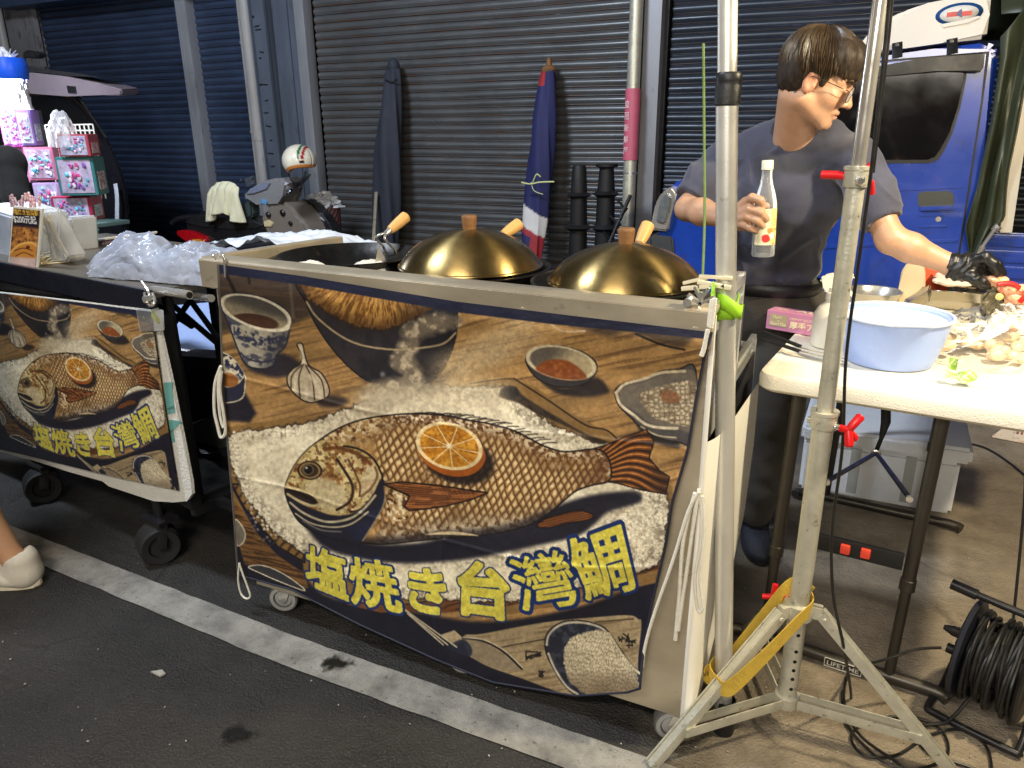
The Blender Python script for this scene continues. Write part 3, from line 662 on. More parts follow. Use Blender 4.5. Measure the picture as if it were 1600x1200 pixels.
# ------------------------------------------------------------------ ground
def ground_material():
    m = bpy.data.materials.new('asphalt'); m.use_nodes = True; n = m.node_tree.nodes; L = m.node_tree.links; b = n['Principled BSDF']
    tc = n.new('ShaderNodeTexCoord')
    def noise(s, d=6, r=.6):
        x = n.new('ShaderNodeTexNoise'); x.inputs['Scale'].default_value = s; x.inputs['Detail'].default_value = d; x.inputs['Roughness'].default_value = r; L.new(tc.outputs['Object'], x.inputs['Vector']); return x.outputs[0]
    def ramp(v, a, c, lo=0, hi=1):
        r = n.new('ShaderNodeMapRange'); r.inputs[1].default_value = a; r.inputs[2].default_value = c; r.inputs[3].default_value = lo; r.inputs[4].default_value = hi; L.new(v, r.inputs[0]); return r.outputs[0]
    def mixc(f, A, B):
        x = n.new('ShaderNodeMix'); x.data_type = 'RGBA'; L.new(f, x.inputs[0])
        for k, v in ((6, A), (7, B)):
            if isinstance(v, tuple): x.inputs[k].default_value = (*v, 1)
            else: L.new(v, x.inputs[k])
        return x.outputs[2]
    c = mixc(ramp(noise(2.2), .35, .68), (.008, .0075, .007), (.030, .027, .023))
    c = mixc(ramp(noise(5.5, 8, .7), .56, .72, 0, .7), c, (.016, .015, .015))
    c = mixc(ramp(noise(260, 2), .55, .75, 0, .6), c, (.13, .12, .105))
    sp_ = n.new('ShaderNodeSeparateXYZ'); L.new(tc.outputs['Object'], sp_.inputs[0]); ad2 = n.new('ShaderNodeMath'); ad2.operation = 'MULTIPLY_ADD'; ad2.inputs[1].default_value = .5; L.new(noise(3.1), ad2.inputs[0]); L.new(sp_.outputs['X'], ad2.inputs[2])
    c = mixc(ramp(ad2.outputs[0], -.15, .25, 0, .85), c, mixc(ramp(noise(7, 7, .7), .35, .65), (.22, .178, .126), (.40, .335, .245)))   # bulb-lit ground on the right, its brightness painted into the colour
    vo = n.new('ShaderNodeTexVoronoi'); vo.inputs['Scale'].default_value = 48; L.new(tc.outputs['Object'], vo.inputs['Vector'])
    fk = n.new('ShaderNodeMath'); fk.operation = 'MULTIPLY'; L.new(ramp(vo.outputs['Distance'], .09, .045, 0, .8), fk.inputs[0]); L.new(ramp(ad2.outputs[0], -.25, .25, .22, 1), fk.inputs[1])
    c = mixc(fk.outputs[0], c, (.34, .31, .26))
    vc = n.new('ShaderNodeTexVoronoi'); vc.feature = 'DISTANCE_TO_EDGE'; vc.inputs['Scale'].default_value = 1.3; wv = n.new('ShaderNodeMix'); wv.data_type = 'VECTOR'; wv.inputs[0].default_value = .12; nzv = n.new('ShaderNodeTexNoise'); nzv.inputs['Scale'].default_value = 6; nzv.inputs['Detail'].default_value = 6; L.new(tc.outputs['Object'], nzv.inputs['Vector']); L.new(tc.outputs['Object'], wv.inputs[4]); L.new(nzv.outputs[1], wv.inputs[5]); L.new(wv.outputs[1], vc.inputs['Vector'])
    ck = n.new('ShaderNodeMath'); ck.operation = 'MULTIPLY'; L.new(ramp(vc.outputs['Distance'], .012, .002, 0, .8), ck.inputs[0]); L.new(ramp(noise(1.1), .5, .6), ck.inputs[1]); c = mixc(ck.outputs[0], c, (.006, .006, .006))
    L.new(c, b.inputs['Base Color']); L.new(ramp(noise(2.6, 8, .7), .36, .62, .34, .80), b.inputs['Roughness'])
    ad = n.new('ShaderNodeMath'); ad.operation = 'ADD'; L.new(noise(150, 4), ad.inputs[0]); L.new(noise(28, 4), ad.inputs[1])
    bp = n.new('ShaderNodeBump'); bp.inputs['Strength'].default_value = .9; bp.inputs['Distance'].default_value = .009; L.new(ad.outputs[0], bp.inputs['Height']); L.new(bp.outputs[0], b.inputs['Normal'])
    return m
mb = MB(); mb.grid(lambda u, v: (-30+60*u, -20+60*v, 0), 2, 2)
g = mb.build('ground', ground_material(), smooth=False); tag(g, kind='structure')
def paint_material():
    m = bpy.data.materials.new('worn_road_paint'); m.use_nodes = True; n = m.node_tree.nodes; L = m.node_tree.links; b = n['Principled BSDF']
    tc = n.new('ShaderNodeTexCoord'); o = []
    for s, d in ((9, 8), (70, 6), (190, 3)):
        x = n.new('ShaderNodeTexNoise'); x.inputs['Scale'].default_value = s; x.inputs['Detail'].default_value = d; x.inputs['Roughness'].default_value = .68; L.new(tc.outputs['Object'], x.inputs['Vector']); o.append(x.outputs[0])
    r = n.new('ShaderNodeValToRGB'); r.color_ramp.elements[0].position = .3; r.color_ramp.elements[0].color = (.10, .096, .088, 1); r.color_ramp.elements[1].position = .62; r.color_ramp.elements[1].color = (.30, .285, .25, 1); L.new(o[0], r.inputs[0])
    x = n.new('ShaderNodeMix'); x.data_type = 'RGBA'; x.inputs[7].default_value = (.055, .052, .05, 1); mr = n.new('ShaderNodeMapRange'); mr.inputs[1].default_value = .60; mr.inputs[2].default_value = .70; L.new(o[1], mr.inputs[0]); L.new(mr.outputs[0], x.inputs[0]); L.new(r.outputs[0], x.inputs[6])
    L.new(x.outputs[2], b.inputs['Base Color']); b.inputs['Roughness'].default_value = .7
    bp = n.new('ShaderNodeBump'); bp.inputs['Strength'].default_value = .8; bp.inputs['Distance'].default_value = .004; L.new(o[2], bp.inputs['Height']); L.new(bp.outputs[0], b.inputs['Normal'])
    return m
mb = MB(); N = 260; A = []
for i in range(N+1):
    x = -9+14*i/N; e = .0022*(np.sin(x*37)+np.sin(x*91+1))*.5
    yo_ = .050*max(0., (-1.3-x)/1.2) if x > -3.5 else .050*2.2/1.2; A.append((mb.v((x, 1.203+yo_+e, .004)), mb.v((x, 1.308+yo_+.002*math.sin(x*53+2)*math.sin(x*17), .004))))
for a, b_ in zip(A, A[1:]): mb.f((a[0], b_[0], b_[1], a[1]))
tag(mb.build('road_line', paint_material(), smooth=False), kind='structure')
# oil spots and grit on the lane
OIL = mat('oil_stain', (.006, .006, .006), .35, 0, .3, 30)
def soften(m):
    n = m.node_tree.nodes; L = m.node_tree.links; tc = n.new('ShaderNodeTexCoord'); ds = n.new('ShaderNodeVectorMath'); ds.operation = 'DISTANCE'; ds.inputs[1].default_value = (.5, .5, .5)
    mp = n.new('ShaderNodeMapping'); mp.inputs['Scale'].default_value = (1, 1, 0); mp.inputs['Location'].default_value = (0, 0, .5); L.new(tc.outputs['Generated'], mp.inputs[0]); L.new(mp.outputs[0], ds.inputs[0])
    nz = n.new('ShaderNodeTexNoise'); nz.inputs['Scale'].default_value = 45; nz.inputs['Detail'].default_value = 6; L.new(tc.outputs['Object'], nz.inputs['Vector'])
    s = n.new('ShaderNodeMath'); s.operation = 'MULTIPLY_ADD'; s.inputs[1].default_value = .9; L.new(nz.outputs[0], s.inputs[0]); L.new(ds.outputs['Value'], s.inputs[2])
    r = n.new('ShaderNodeMapRange'); r.inputs[1].default_value = .82; r.inputs[2].default_value = .58; L.new(s.outputs[0], r.inputs[0]); L.new(r.outputs[0], n['Principled BSDF'].inputs['Alpha'])
soften(OIL)
def blot(c, r, seed):
    rnd = random.Random(seed); mb = MB(); P = [(r*(.65+.5*rnd.random())) for _ in range(14)]
    V = [mb.v((c.x+2.1*r*cos(2*pi*k/14), c.y+1.5*r*sin(2*pi*k/14), .0075)) for k in range(14)]; mb.f(V)
    for _ in range(0):
        a = rnd.random()*6.28; d = r*(1+1.6*rnd.random()); q = .12*r*(.4+rnd.random()); cx, cy = c.x+d*cos(a), c.y+d*.8*sin(a)
        mb.f([mb.v((cx+q*cos(2*pi*k/7), cy+q*sin(2*pi*k/7), .0075)) for k in range(7)])
    return mb
tag(blot(G(527, 1040), .032, 3).build('oil_stain', OIL, smooth=False, loc=G(527, 1040)), kind='structure')
tag(blot(G(375, 1150), .030, 9).build('oil_stain', OIL, smooth=False, loc=G(375, 1150)), kind='structure')
GRIT = mat('grit', (.34, .32, .28), .8, 0, .3, 50)
mb = MB(); rnd = random.Random(2)
for k in range(300):
    px, py = rnd.uniform(0, 1600), rnd.uniform(820, 1200)
    if k > 90: px, py = rnd.uniform(1150, 1600), rnd.uniform(650, 1200)
    p = G(px, py); r = rnd.uniform(.0008, .0024)
    mb.ell((p.x, p.y, .004), (r*rnd.uniform(1, 2), r, r*.8), Matrix.Rotation(rnd.random()*3, 3, 'Z'), 6)
tag(mb.build('grit', GRIT), 'pale grit scattered over the dark asphalt', 'grit', kind='stuff')
mb = MB(); p = G(248, 1054); mb.prism([p+Vector(q) for q in ((-.022, -.006, .002), (0, .012, .002), (.02, .006, .002), (.016, -.008, .002))], (0, 0, .006), .001)
tag(mb.build('stone_chip', GRIT, loc=p), 'pale flat stone chip alone on the dark asphalt before the carts', 'stone')
# ------------------------------------------------------------------ row of roller shutters
YW = 6.0; PITCH = .0672
def slat_material(name, c, rust):
    m = bpy.data.materials.new(name); m.use_nodes = True; n = m.node_tree.nodes; L = m.node_tree.links; b = n['Principled BSDF']; tc = n.new('ShaderNodeTexCoord')
    def noise(s, st, d=6):
        mp = n.new('ShaderNodeMapping'); mp.inputs['Scale'].default_value = st; L.new(tc.outputs['Object'], mp.inputs[0])
        x = n.new('ShaderNodeTexNoise'); x.inputs['Scale'].default_value = s; x.inputs['Detail'].default_value = d; x.inputs['Roughness'].default_value = .65; L.new(mp.outputs[0], x.inputs['Vector']); return x.outputs[0]
    def rng(v, a, c_, lo=0, hi=1):
        r = n.new('ShaderNodeMapRange'); r.inputs[1].default_value = a; r.inputs[2].default_value = c_; r.inputs[3].default_value = lo; r.inputs[4].default_value = hi; L.new(v, r.inputs[0]); return r.outputs[0]
    hs = n.new('ShaderNodeHueSaturation'); hs.inputs['Color'].default_value = (*c, 1); L.new(rng(noise(1.6, (1, 1, 3)), .3, .7, .72, 1.25), hs.inputs['Value'])
    sx = n.new('ShaderNodeSeparateXYZ'); L.new(tc.outputs['Object'], sx.inputs[0])
    md = n.new('ShaderNodeMath'); md.operation = 'FRACT'; dv = n.new('ShaderNodeMath'); dv.operation = 'DIVIDE'; dv.inputs[1].default_value = PITCH; L.new(sx.outputs['Z'], dv.inputs[0]); L.new(dv.outputs[0], md.inputs[0])
    gr = n.new('ShaderNodeMath'); gr.operation = 'MULTIPLY'; L.new(rng(md.outputs[0], .28, .10), gr.inputs[0]); L.new(rng(noise(2.4, (1, 1, 5), 8), .40, .62, 0, rust), gr.inputs[1])
    x = n.new('ShaderNodeMix'); x.data_type = 'RGBA'; x.inputs[7].default_value = (*srgb((104, 70, 46)), 1); L.new(gr.outputs[0], x.inputs[0]); L.new(hs.outputs[0], x.inputs[6])
    x2 = n.new('ShaderNodeMix'); x2.data_type = 'RGBA'; x2.inputs[7].default_value = (.012, .013, .016, 1); L.new(rng(md.outputs[0], .10, .02, 0, .9), x2.inputs[0]); L.new(x.outputs[2], x2.inputs[6])
    L.new(x2.outputs[2], b.inputs['Base Color']); L.new(rng(noise(5, (1, 1, 4)), .3, .7, .26, .46), b.inputs['Roughness']); b.inputs['Metallic'].default_value = .35
    return m
prof = [(0, .012), (.06, .012), (.09, .002), (.16, .004), (.24, .001), (.38, -.006), (.55, -.0085), (.72, -.0065), (.86, .000), (.94, .006), (1, .012)]
def shutter(name, x0, x1, z1, m, label, rx=0):
    mb = MB(); rnd = random.Random(int(abs(x0)*100)); ns = int(z1/PITCH)
    xs = np.linspace(x0, x1, max(2, int((x1-x0)/.11)+2)); ro = None; nzs = int(x0*10) % 50
    dent = lambda x, z: .016*(fbm(x*1.1, z*2.3, nzs, 3)-.5)-.02*np.clip(fbm(x*2.2, z*3.1, nzs+7, 2)-.70, 0, 1)
    for k in range(ns):
        jy = rnd.uniform(-.0012, .0012)
        for t, y in prof[:-1]:
            dd = dent(xs, np.full(len(xs), (k+.5)*PITCH)); row = [mb.v((x, YW+y+jy-e, (k+t)*PITCH+.003*math.sin(x*3+k*.4))) for x, e in zip(xs, dd)]
            if ro:
                for i in range(len(xs)-1): mb.f((ro[i], ro[i+1], row[i+1], row[i]))
            ro = row
    o = mb.build(name, m, loc=((x0+x1)/2, YW, 0), norm=False, ang=50); o.data.flip_normals() if o.data.polygons[0].normal.y > 0 else None
    return tag(o, label, 'roller shutter', 'roller shutters along the closed shop fronts')
SL_BLUE = slat_material('navy_slats', srgb((60, 74, 100)), .3); SL_GREY = slat_material('grey_blue_slats', srgb((92, 94, 96)), 1.0); SL_DARK = slat_material('dark_slats', srgb((54, 60, 70)), .4)
shutter('roller_shutter', -10.6, -9.17, 3.0, SL_BLUE, 'sliver of navy roller shutter at the far left beyond the concrete pillar')
shutter('roller_shutter', -8.60, -6.42, 2.9, SL_BLUE, 'wide navy roller shutter behind the raised tailgate and the toy stall')
shutter('roller_shutter', -6.30, -5.66, 3.0, SL_BLUE, 'narrow navy roller shutter with bright slat edges beside the grey downpipes')
shutter('roller_shutter', -4.84, -1.87, 3.0, SL_GREY, 'wide grey blue roller shutter with rusty slat joints behind the woks')
shutter('roller_shutter', -1.56, 4.2, 3.0, SL_DARK, 'dark roller shutter behind the blue truck and the vendor')
CONC = mat('grimy_concrete', srgb((112, 110, 112)), .85, 0, .25, 5, .3, 40, c2=srgb((66, 62, 60)), c2th=.6, stretch=(1, 1, .4))
POSTM = mat('painted_steel_post', srgb((142, 144, 150)), .5, .3, .18, 6, .06, 80, c2=srgb((84, 74, 66)), c2th=.68, stretch=(1, 1, .3))
POSTD = mat('blue_grey_frame', srgb((92, 100, 114)), .5, .3, .18, 6, .06, 80, c2=srgb((60, 56, 54)), c2th=.66, stretch=(1, 1, .3))
PIPE = mat('grey_pvc_pipe', srgb((150, 148, 146)), .45, 0, .14, 8, .05, 60, c2=srgb((96, 90, 84)), c2th=.66, stretch=(1, 1, .3))
mb = MB(); mb.box((-8.88, YW+.1, 1.5), (.42, .36, 3.0), bev=.012); mb.box((-8.62, YW-.06, 1.5), (.05, .06, 3.0), bev=.006)
tag(mb.build('pillar', CONC, loc=(-8.88, YW, 0)), 'grimy concrete pillar at the far left between the shutters', 'pillar')
mb = MB(); mb.box((-7.5, YW-.12, 2.81), (2.7, .34, .46), bev=.01)
tag(mb.build('shutter_hood', mat('navy_hood', srgb((58, 74, 100)), .5, .2, .15, 4, .05, 50), loc=(-7.5, YW, 2.58)), 'navy boxed hood over the wide navy shutter', 'shutter hood')
mb = MB(); mb.tube([(-9.16, YW-.1, 0), (-9.16, YW-.1, 2.9)], .05, 14); mb.tube([(-9.16, YW-.1, 2.02), (-8.9, YW-.1, 2.0)], .03, 10)
tag(mb.build('drainpipe', PIPE, loc=(-9.16, YW-.1, 0)), 'grey drainpipe on the concrete pillar at the far left', 'pipe')
mb = MB(); mb.box((-6.36, YW-.05, 1.5), (.135, .12, 3.0), bev=.008); mb.box((-6.40, YW-.115, 1.5), (.02, .012, 3.0))
tag(mb.build('shutter_post', POSTM, loc=(-6.36, YW, 0)), 'pale steel post between the two navy shutters', 'post')
mb = MB(); mb.tube([(-5.62, YW-.09, 0), (-5.62, YW-.09, 3)], .030, 12)
for z in (.5, 1.3, 2.1): mb.box((-5.62, YW-.06, z), (.10, .06, .02))
tag(mb.build('downpipe', PIPE, loc=(-5.62, YW-.09, 0)), 'thin grey downpipe beside the narrow navy shutter', 'pipe')
mb = MB(); mb.tube([(-5.52, YW-.13, 0), (-5.52, YW-.13, 3)], .058, 18); mb.tube([(-5.52, YW-.13, 1.22), (-5.52, YW-.13, 1.30)], .066, 18)
for z in (.75, 1.72, 2.3): mb.box((-5.52, YW-.08, z), (.19, .10, .022))
tag(mb.build('downpipe', PIPE, loc=(-5.52, YW-.13, 0)), 'thick grey downpipe next to the thin one', 'pipe')
fr = empty('door_frame', (-5.15, YW, 0), 'blue grey steel frame with a pale edge beside the downpipes', 'frame')
mb = MB(); mb.box((-5.37, YW-.06, 1.5), (.17, .14, 3.0), bev=.006); mb.box((-5.45, YW-.145, 1.5), (.015, .03, 3.0)); mb.box((-5.28, YW-.145, 1.5), (.015, .03, 3.0)); mb.build('channel', POSTD, fr)
mb = MB(); mb.box((-5.13, YW-.02, 1.5), (.26, .10, 3.0), bev=.006); mb.box((-5.12, YW-.08, 1.5), (.10, .02, 3.0), bev=.003); mb.build('jamb', POSTD, fr)
mb = MB(); mb.box((-4.92, YW-.05, 1.5), (.11, .12, 3.0), bev=.008); mb.build('edge_strip', POSTM, fr)
mb = MB()
for k, (z, d) in enumerate(((2.22, .06), (2.19, .07), (2.0, .05), (1.95, .03), (1.72, .09), (1.58, .04), (1.47, .05), (1.35, .06), (1.22, .03), (1.10, .07), (.98, .05))): mb.box((-5.40+.012*(k % 3), YW-.1325, z), (d, .004, .011), M=Matrix.Rotation(.15*((k*7) % 5-2)/2, 3, 'Y'))
mb.build('scuff_mark', BLACK, fr)
fr = empty('steel_surround', (-1.7, YW, 0), 'weathered grey steel frame between the grey shutter and the dark one', 'frame')
mb = MB(); mb.box((-1.80, YW-.03, 1.5), (.11, .12, 3.0), bev=.006); mb.build('jamb', CONC, fr)
mb = MB(); mb.box((-1.665, YW-.07, 1.5), (.13, .16, 3.0), bev=.008); mb.box((-1.755, YW-.115, 1.5), (.016, .05, 3.0)); mb.build('channel', POSTM, fr)
mb = MB(); mb.box((-1.585, YW-.01, 1.5), (.03, .10, 3.0)); mb.build('guide_rail', BLACKM, fr)
# lintel and wall above the shutters
mb = MB(); mb.box((-3, YW+.3, 3.6), (20, .4, 1.4)); tag(mb.build('shop_wall', CONC, loc=(-3, YW+.3, 3)), 'grimy wall above the row of roller shutters', 'wall')
# leaning galvanised pole with a printed sleeve
pt = YP(1000, -120, YW-.20); pb = YP(972, 560, YW-.30); pb.z = 0
lp = empty('sleeved_pole', (pb.x, pb.y, 0), 'galvanised pole with a pink printed sleeve leaning by the shutter frame', 'pole')
def on(t): return pb+(pt-pb)*t
def tz(z): return (z-pb.z)/(pt.z-pb.z)
mb = MB(); mb.tube([on(0), on(1)], .048, 20); mb.build('tube', GALV, lp)
za, zb = YP(990, 250, YW-.24).z, YP(995, 139, YW-.22).z
mb = MB(); mb.tube([on(tz(za)), on(tz(zb))], .056, 24); sl = mb.build('sleeve', mat('pink_sleeve', srgb((196, 96, 118)), .5, 0, .12, 14, .05, 60), lp)
mb = MB(); zz = zb-.05
for ch in '皇冠新鮮屋':
    zz -= .082; c = on(tz(zz)); q = Vector((-.40, -.90, 0)).normalized(); letters(mb, ch, c+q*.0575-Vector((.9, -.4, 0))*.022, (.9, -.4, 0), (0, 0, 1), .052, .045, .01)
mb.build('lettering', mat('pale_print', srgb((236, 200, 206)), .6), sl)
mb = MB(); mb.tube([on(tz(za-.10)), on(tz(za-.085))], .051, 20); mb.build('wire_tie', STEELB, lp)
# ------------------------------------------------------------------ printed cloths
TEXT = [(q, glyph_mask(glyph_tris(c), bold=bd)) for (c, q), bd in zip(QUADS, (.036, .032, .052, .052, .015, .026))]
PRINT = vcol('printed_cloth', .55, .12, 500)
def pl(pts, t):
    """point at fraction t of a polyline given as (t, x, y) rows"""
    P = np.array(pts, float); return np.stack([np.interp(t, P[:, 0], P[:, 1]), np.interp(t, P[:, 0], P[:, 2])], -1)
def cloth(name, T, R, B, Lf, nu, nv, place, paint, parent):
    u, v = np.meshgrid(np.linspace(0, 1, nu+1), np.linspace(0, 1, nv+1)); u = u.ravel(); v = v.ravel()
    t, b, l, r = pl(T, u), pl(B, u), pl(Lf, v), pl(R, v); U = u[:, None]; V = v[:, None]
    c00, c10, c01, c11 = pl(T, [0]), pl(T, [1]), pl(B, [0]), pl(B, [1])
    P = (1-V)*t+V*b+(1-U)*l+U*r-((1-U)*(1-V)*c00+U*(1-V)*c10+(1-U)*V*c01+U*V*c11)
    W = place(P[:, 0], P[:, 1], u, v)
    me = bpy.data.meshes.new(name); idx = np.arange((nu+1)*(nv+1)).reshape(nv+1, nu+1)
    F = np.stack([idx[:-1, :-1], idx[1:, :-1], idx[1:, 1:], idx[:-1, 1:]], -1).reshape(-1, 4)
    me.from_pydata([], [], []); me.vertices.add(len(W)); me.vertices.foreach_set('co', W.astype(np.float32).ravel())
    me.loops.add(F.size); me.loops.foreach_set('vertex_index', F.ravel().astype(np.int32)); me.polygons.add(len(F)); me.polygons.foreach_set('loop_start', np.arange(0, F.size, 4, dtype=np.int32)); me.update(calc_edges=True)
    set_cols(me, paint(P[:, 0], P[:, 1]))
    return link(name, me, PRINT, parent)
FWn, RTn, UPn = (np.array(x) for x in (FW, RT, UP))
def yplane(x, y, Y):
    d = FWn[None]+RTn[None]*((x-800)/CAM_F)[:, None]-UPn[None]*((y-600)/CAM_F)[:, None]; t = Y/d[:, 1]; return np.array([[0, 0, CAM_H]])+d*t[:, None]
# ------------------------------------------------------------------ the large cart
YC = 1.372
cart = empty('food_cart', (-.88, 1.6, 0), 'stainless food cart with a wide printed fish cloth on its front, three woks on top', 'food cart')
X0, X1 = -1.49, -.252
mb = MB(); mb.box(((X0+X1)/2, YC+.004, .515), (X1-X0, .008, .87), bev=.002); mb.build('front_panel', STEEL, cart)
# top rim: folded sheet standing proud of the front
mb = MB(); yo = YC-.032
mb.prism([(X0-.012, yo, .958), (X0-.012, yo, 1.026), (X0-.012, yo+.012, 1.032), (X0-.012, YC+.022, 1.032), (X0-.012, YC+.022, 1.026), (X0-.012, yo+.006, 1.020), (X0-.012, yo+.006, .958)], (X1-X0+.02, 0, -.016), .0012)
for x in (-1.2, -.9, -.62, -.275): mb.lathe([(0, .0025), (.006, .002), (.007, 0)], (x, yo-.001, .992-.013*(x-X0)), 12, (0, -1, 0))
mb.build('top_rim', STEEL, cart)
mb = MB(); mb.prism([(X0-.012, YC+.024, 1.0), (X0-.012, YC+.024, 1.032), (X0+.02, YC+.024, 1.032), (X0+.02, YC+.024, 1.0)], (0.06, .40, -.004), .002); mb.build('left_rail', STEEL, cart)
mb = MB(); mb.box(((X0+X1)/2, 1.62, .93), (X1-X0-.04, .50, .012)); mb.box(((X0+X1)/2, 1.88, .47), (X1-X0-.04, .02, .88)); mb.build('stove_deck', mat('sooty_steel', srgb((88, 84, 80)), .5, .8, .3, 9, .1, 50), cart)
mb = MB(); mb.box((X0+.012, 1.62, .55), (.012, .48, .86), bev=.002); mb.build('side_panel', STEEL, cart)
# right side: posts, clear window, black band, shelf
mb = MB()
mb.box((X1-.010, 1.715, .83), (.022, .022, .38), bev=.003); mb.box((X1-.010, 1.39, .55), (.02, .02, .93), bev=.002)
mb.box((X1-.006, 1.55, 1.005), (.014, .33, .022), bev=.003); mb.box((X1-.004, 1.55, .965), (.012, .33, .016), bev=.003)
mb.box((X1-.006, 1.99, .44), (.02, .02, .72), bev=.003); mb.box((X1-.004, 1.855, .80), (.014, .28, .02), bev=.003); mb.box((X1-.006, 1.855, .765), (.012, .28, .014), bev=.003)
mb.build('side_frame', mat('pale_steel_frame', srgb((196, 196, 190)), .35, .8, .08), cart)
mb = MB(); mb.box((X1-.012, 1.55, .83), (.004, .31, .25)); mb.build('side_window', film('clear_panel', (.8, .8, .76), .22, .15), cart)
mb = MB(); mb.prism([(X1+.001, 1.385, .60), (X1+.001, 1.385, .665), (X1+.001, 1.98, .765), (X1+.001, 1.98, .60)], (.004, 0, 0)); mb.build('dark_band', BLACK, cart)
mb = MB(); mb.box((X1-.36, 1.86, .785), (.7, .24, .012)); mb.build('shelf', STEEL, cart)
# white sheet hanging on the right side
WCL = mat('white_side_sheet', srgb((238, 236, 226)), .6, 0, .05, 5, .03, 40)
def wsheet(u, v):
    rx, ry = np.interp(v, [0, .2, .42, .62, .85, 1], [1174, 1166, 1152, 1126, 1088, 1067]), np.interp(v, [0, .2, .42, .62, .85, 1], [594, 690, 800, 920, 1064, 1131])
    lx, ly = 1104-38*v, 690+440*v; p = XP(lx*(1-u)+rx*u, ly*(1-u)+ry*u, X1+.006)
    return (X1+.026-.018*math.exp(-u*9)+.006*math.sin(u*15+v*2)*v*u+.008*math.sin(u*5+1)*v*u, p.y, p.z)
mb = MB(); mb.grid(wsheet, 40, 30); ws = mb.build('side_sheet', WCL, cart, norm=False)
mb = MB(); mb.tube([(X1+.003, YC-.004, 1.0), (X1+.005, YC-.003, .5), (X1+.003, YC-.002, .08)], .0055, 8); mb.build('corner_trim', WHITEP, cart)
# castors
WHEELG = mat('grey_wheel', srgb((150, 150, 148)), .5, 0, .08); TYREG = mat('grey_tyre', srgb((92, 92, 90)), .7, 0, .1)
def castor(px, py, parent, R=.043, y=None):
    p = G(px, py); c = Vector((p.x, p.y+.02 if y is None else y, R)); ax = Vector((.35, -.93, 0))
    w_ = MB().lathe([(0, -.011), (R*.62, -.011), (R*.66, -.016), (R*.97, -.014), (R, -.006), (R, .006), (R*.97, .014), (R*.66, .016), (R*.62, .011), (0, .011)], c, 28, ax).build('castor_wheel', TYREG, parent)
    mb = MB()
    for s in (1, -1): mb.lathe([(0, .0135*s), (R*.3, .0135*s), (R*.56, .0125*s), (R*.6, .0105*s), (0, .0105*s)], c, 24, ax)
    mb.lathe([(R*.66, .0170), (R*.88, .0165), (R*.88, .0155), (R*.66, .0160)], c, 24, ax)
    mb.build('hub', WHEELG, w_)
    mb = MB(); mb.lathe([(0, .022), (.010, .022), (.011, .016), (0, .016)], c, 14, ax)
    for s in (1, -1): mb.bar(c+ax*.02*s, c+ax*.02*s+Vector((.012, .012, R*.95)), .024, .003, ax)
    mb.box(c+Vector((.014, .014, R*.98)), (.06, .06, .006)); mb.tube([c+Vector((.014, .014, R)), (c.x+.014, c.y+.014, .092)], .010, 10); mb.build('fork', STEELB, parent)
for px, py in ((440, 957), (722, 1055), (1045, 1160)): castor(px, py, cart)
for x in (-1.40, -.30):
    q = Vector((x, 1.84, 0)); R = .043
    castor(0, 0, cart) if False else None
    MB().lathe([(0, -.012), (R, -.012), (R, .012), (0, .012)], (x, 1.84, R), 24, (.2, -1, 0)).build('castor_wheel', RUBBER, cart)
    MB().box((x, 1.86, .085), (.05, .05, .03)).build('fork', STEELB, cart)
# printed cloth
T = [(0, 341, 413), (.18, 477, 432), (.485, 712, 471), (.73, 900, 494), (1, 1112, 519)]
Rr = [(0, 1112, 519), (.08, 1103, 545), (.17, 1090, 610), (.33, 1074, 705), (.48, 1050, 785), (.6, 1040, 850), (.78, 1017, 950), (.92, 1003, 1035), (1, 1000, 1076)]
Bb = [(0, 372, 898), (.12, 455, 921), (.3, 560, 975), (.5, 680, 1030), (.66, 770, 1066), (.84, 900, 1087), (.95, 980, 1082), (1, 1000, 1076)]
Ll = [(0, 341, 413), (.4, 350, 620), (.8, 366, 810), (1, 372, 898)]
def place(x, y, u, v):
    W = .006*np.sin(u*9+v*3)*v+.004*np.sin(u*23-v*7)*v*.5+.003*np.sin(v*18+u*4)*ss(.0, .2, u)*.6
    crease = .0022*np.exp(-((v-.33-.02*np.sin(u*6))/.006)**2)+.002*np.exp(-((u-.5)/.005)**2)+.0022*np.exp(-((v-.66)/.006)**2)
    wr = .006*(fbm(u*5, v*7, 301)-.5)+.003*(fbm(u*16+v*9, v*14-u*6, 303)-.5)
    curl = .03*ss(.93, 1, u)*ss(.82, 1, v)
    Y = YC-.012-W-wr-crease-curl-.012*ss(.9, 1, u)*v-.027*ss(.16, .05, v)
    return yplane(x, y, Y)
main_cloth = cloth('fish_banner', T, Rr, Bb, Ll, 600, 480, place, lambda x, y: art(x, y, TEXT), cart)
# hems
def hem(name, row, m, r):
    me = main_cloth.data; nu, nv = 600, 480; off = rootloc(cart)
    mb = MB(); mb.tube([Vector(me.vertices[i].co)+off for i in row], r, 6); return mb.build(name, m, main_cloth)
HEM = mat('navy_hem', srgb((34, 36, 52)), .7, 0, .1)
hem('hem', [j*601+600 for j in range(0, 481, 6)], HEM, .0028); hem('hem', [480*601+i for i in range(0, 601, 6)], HEM, .0026); hem('hem', [j*601 for j in range(0, 481, 6)], mat('grey_hem', srgb((104, 102, 98)), .5, .3), .0034)
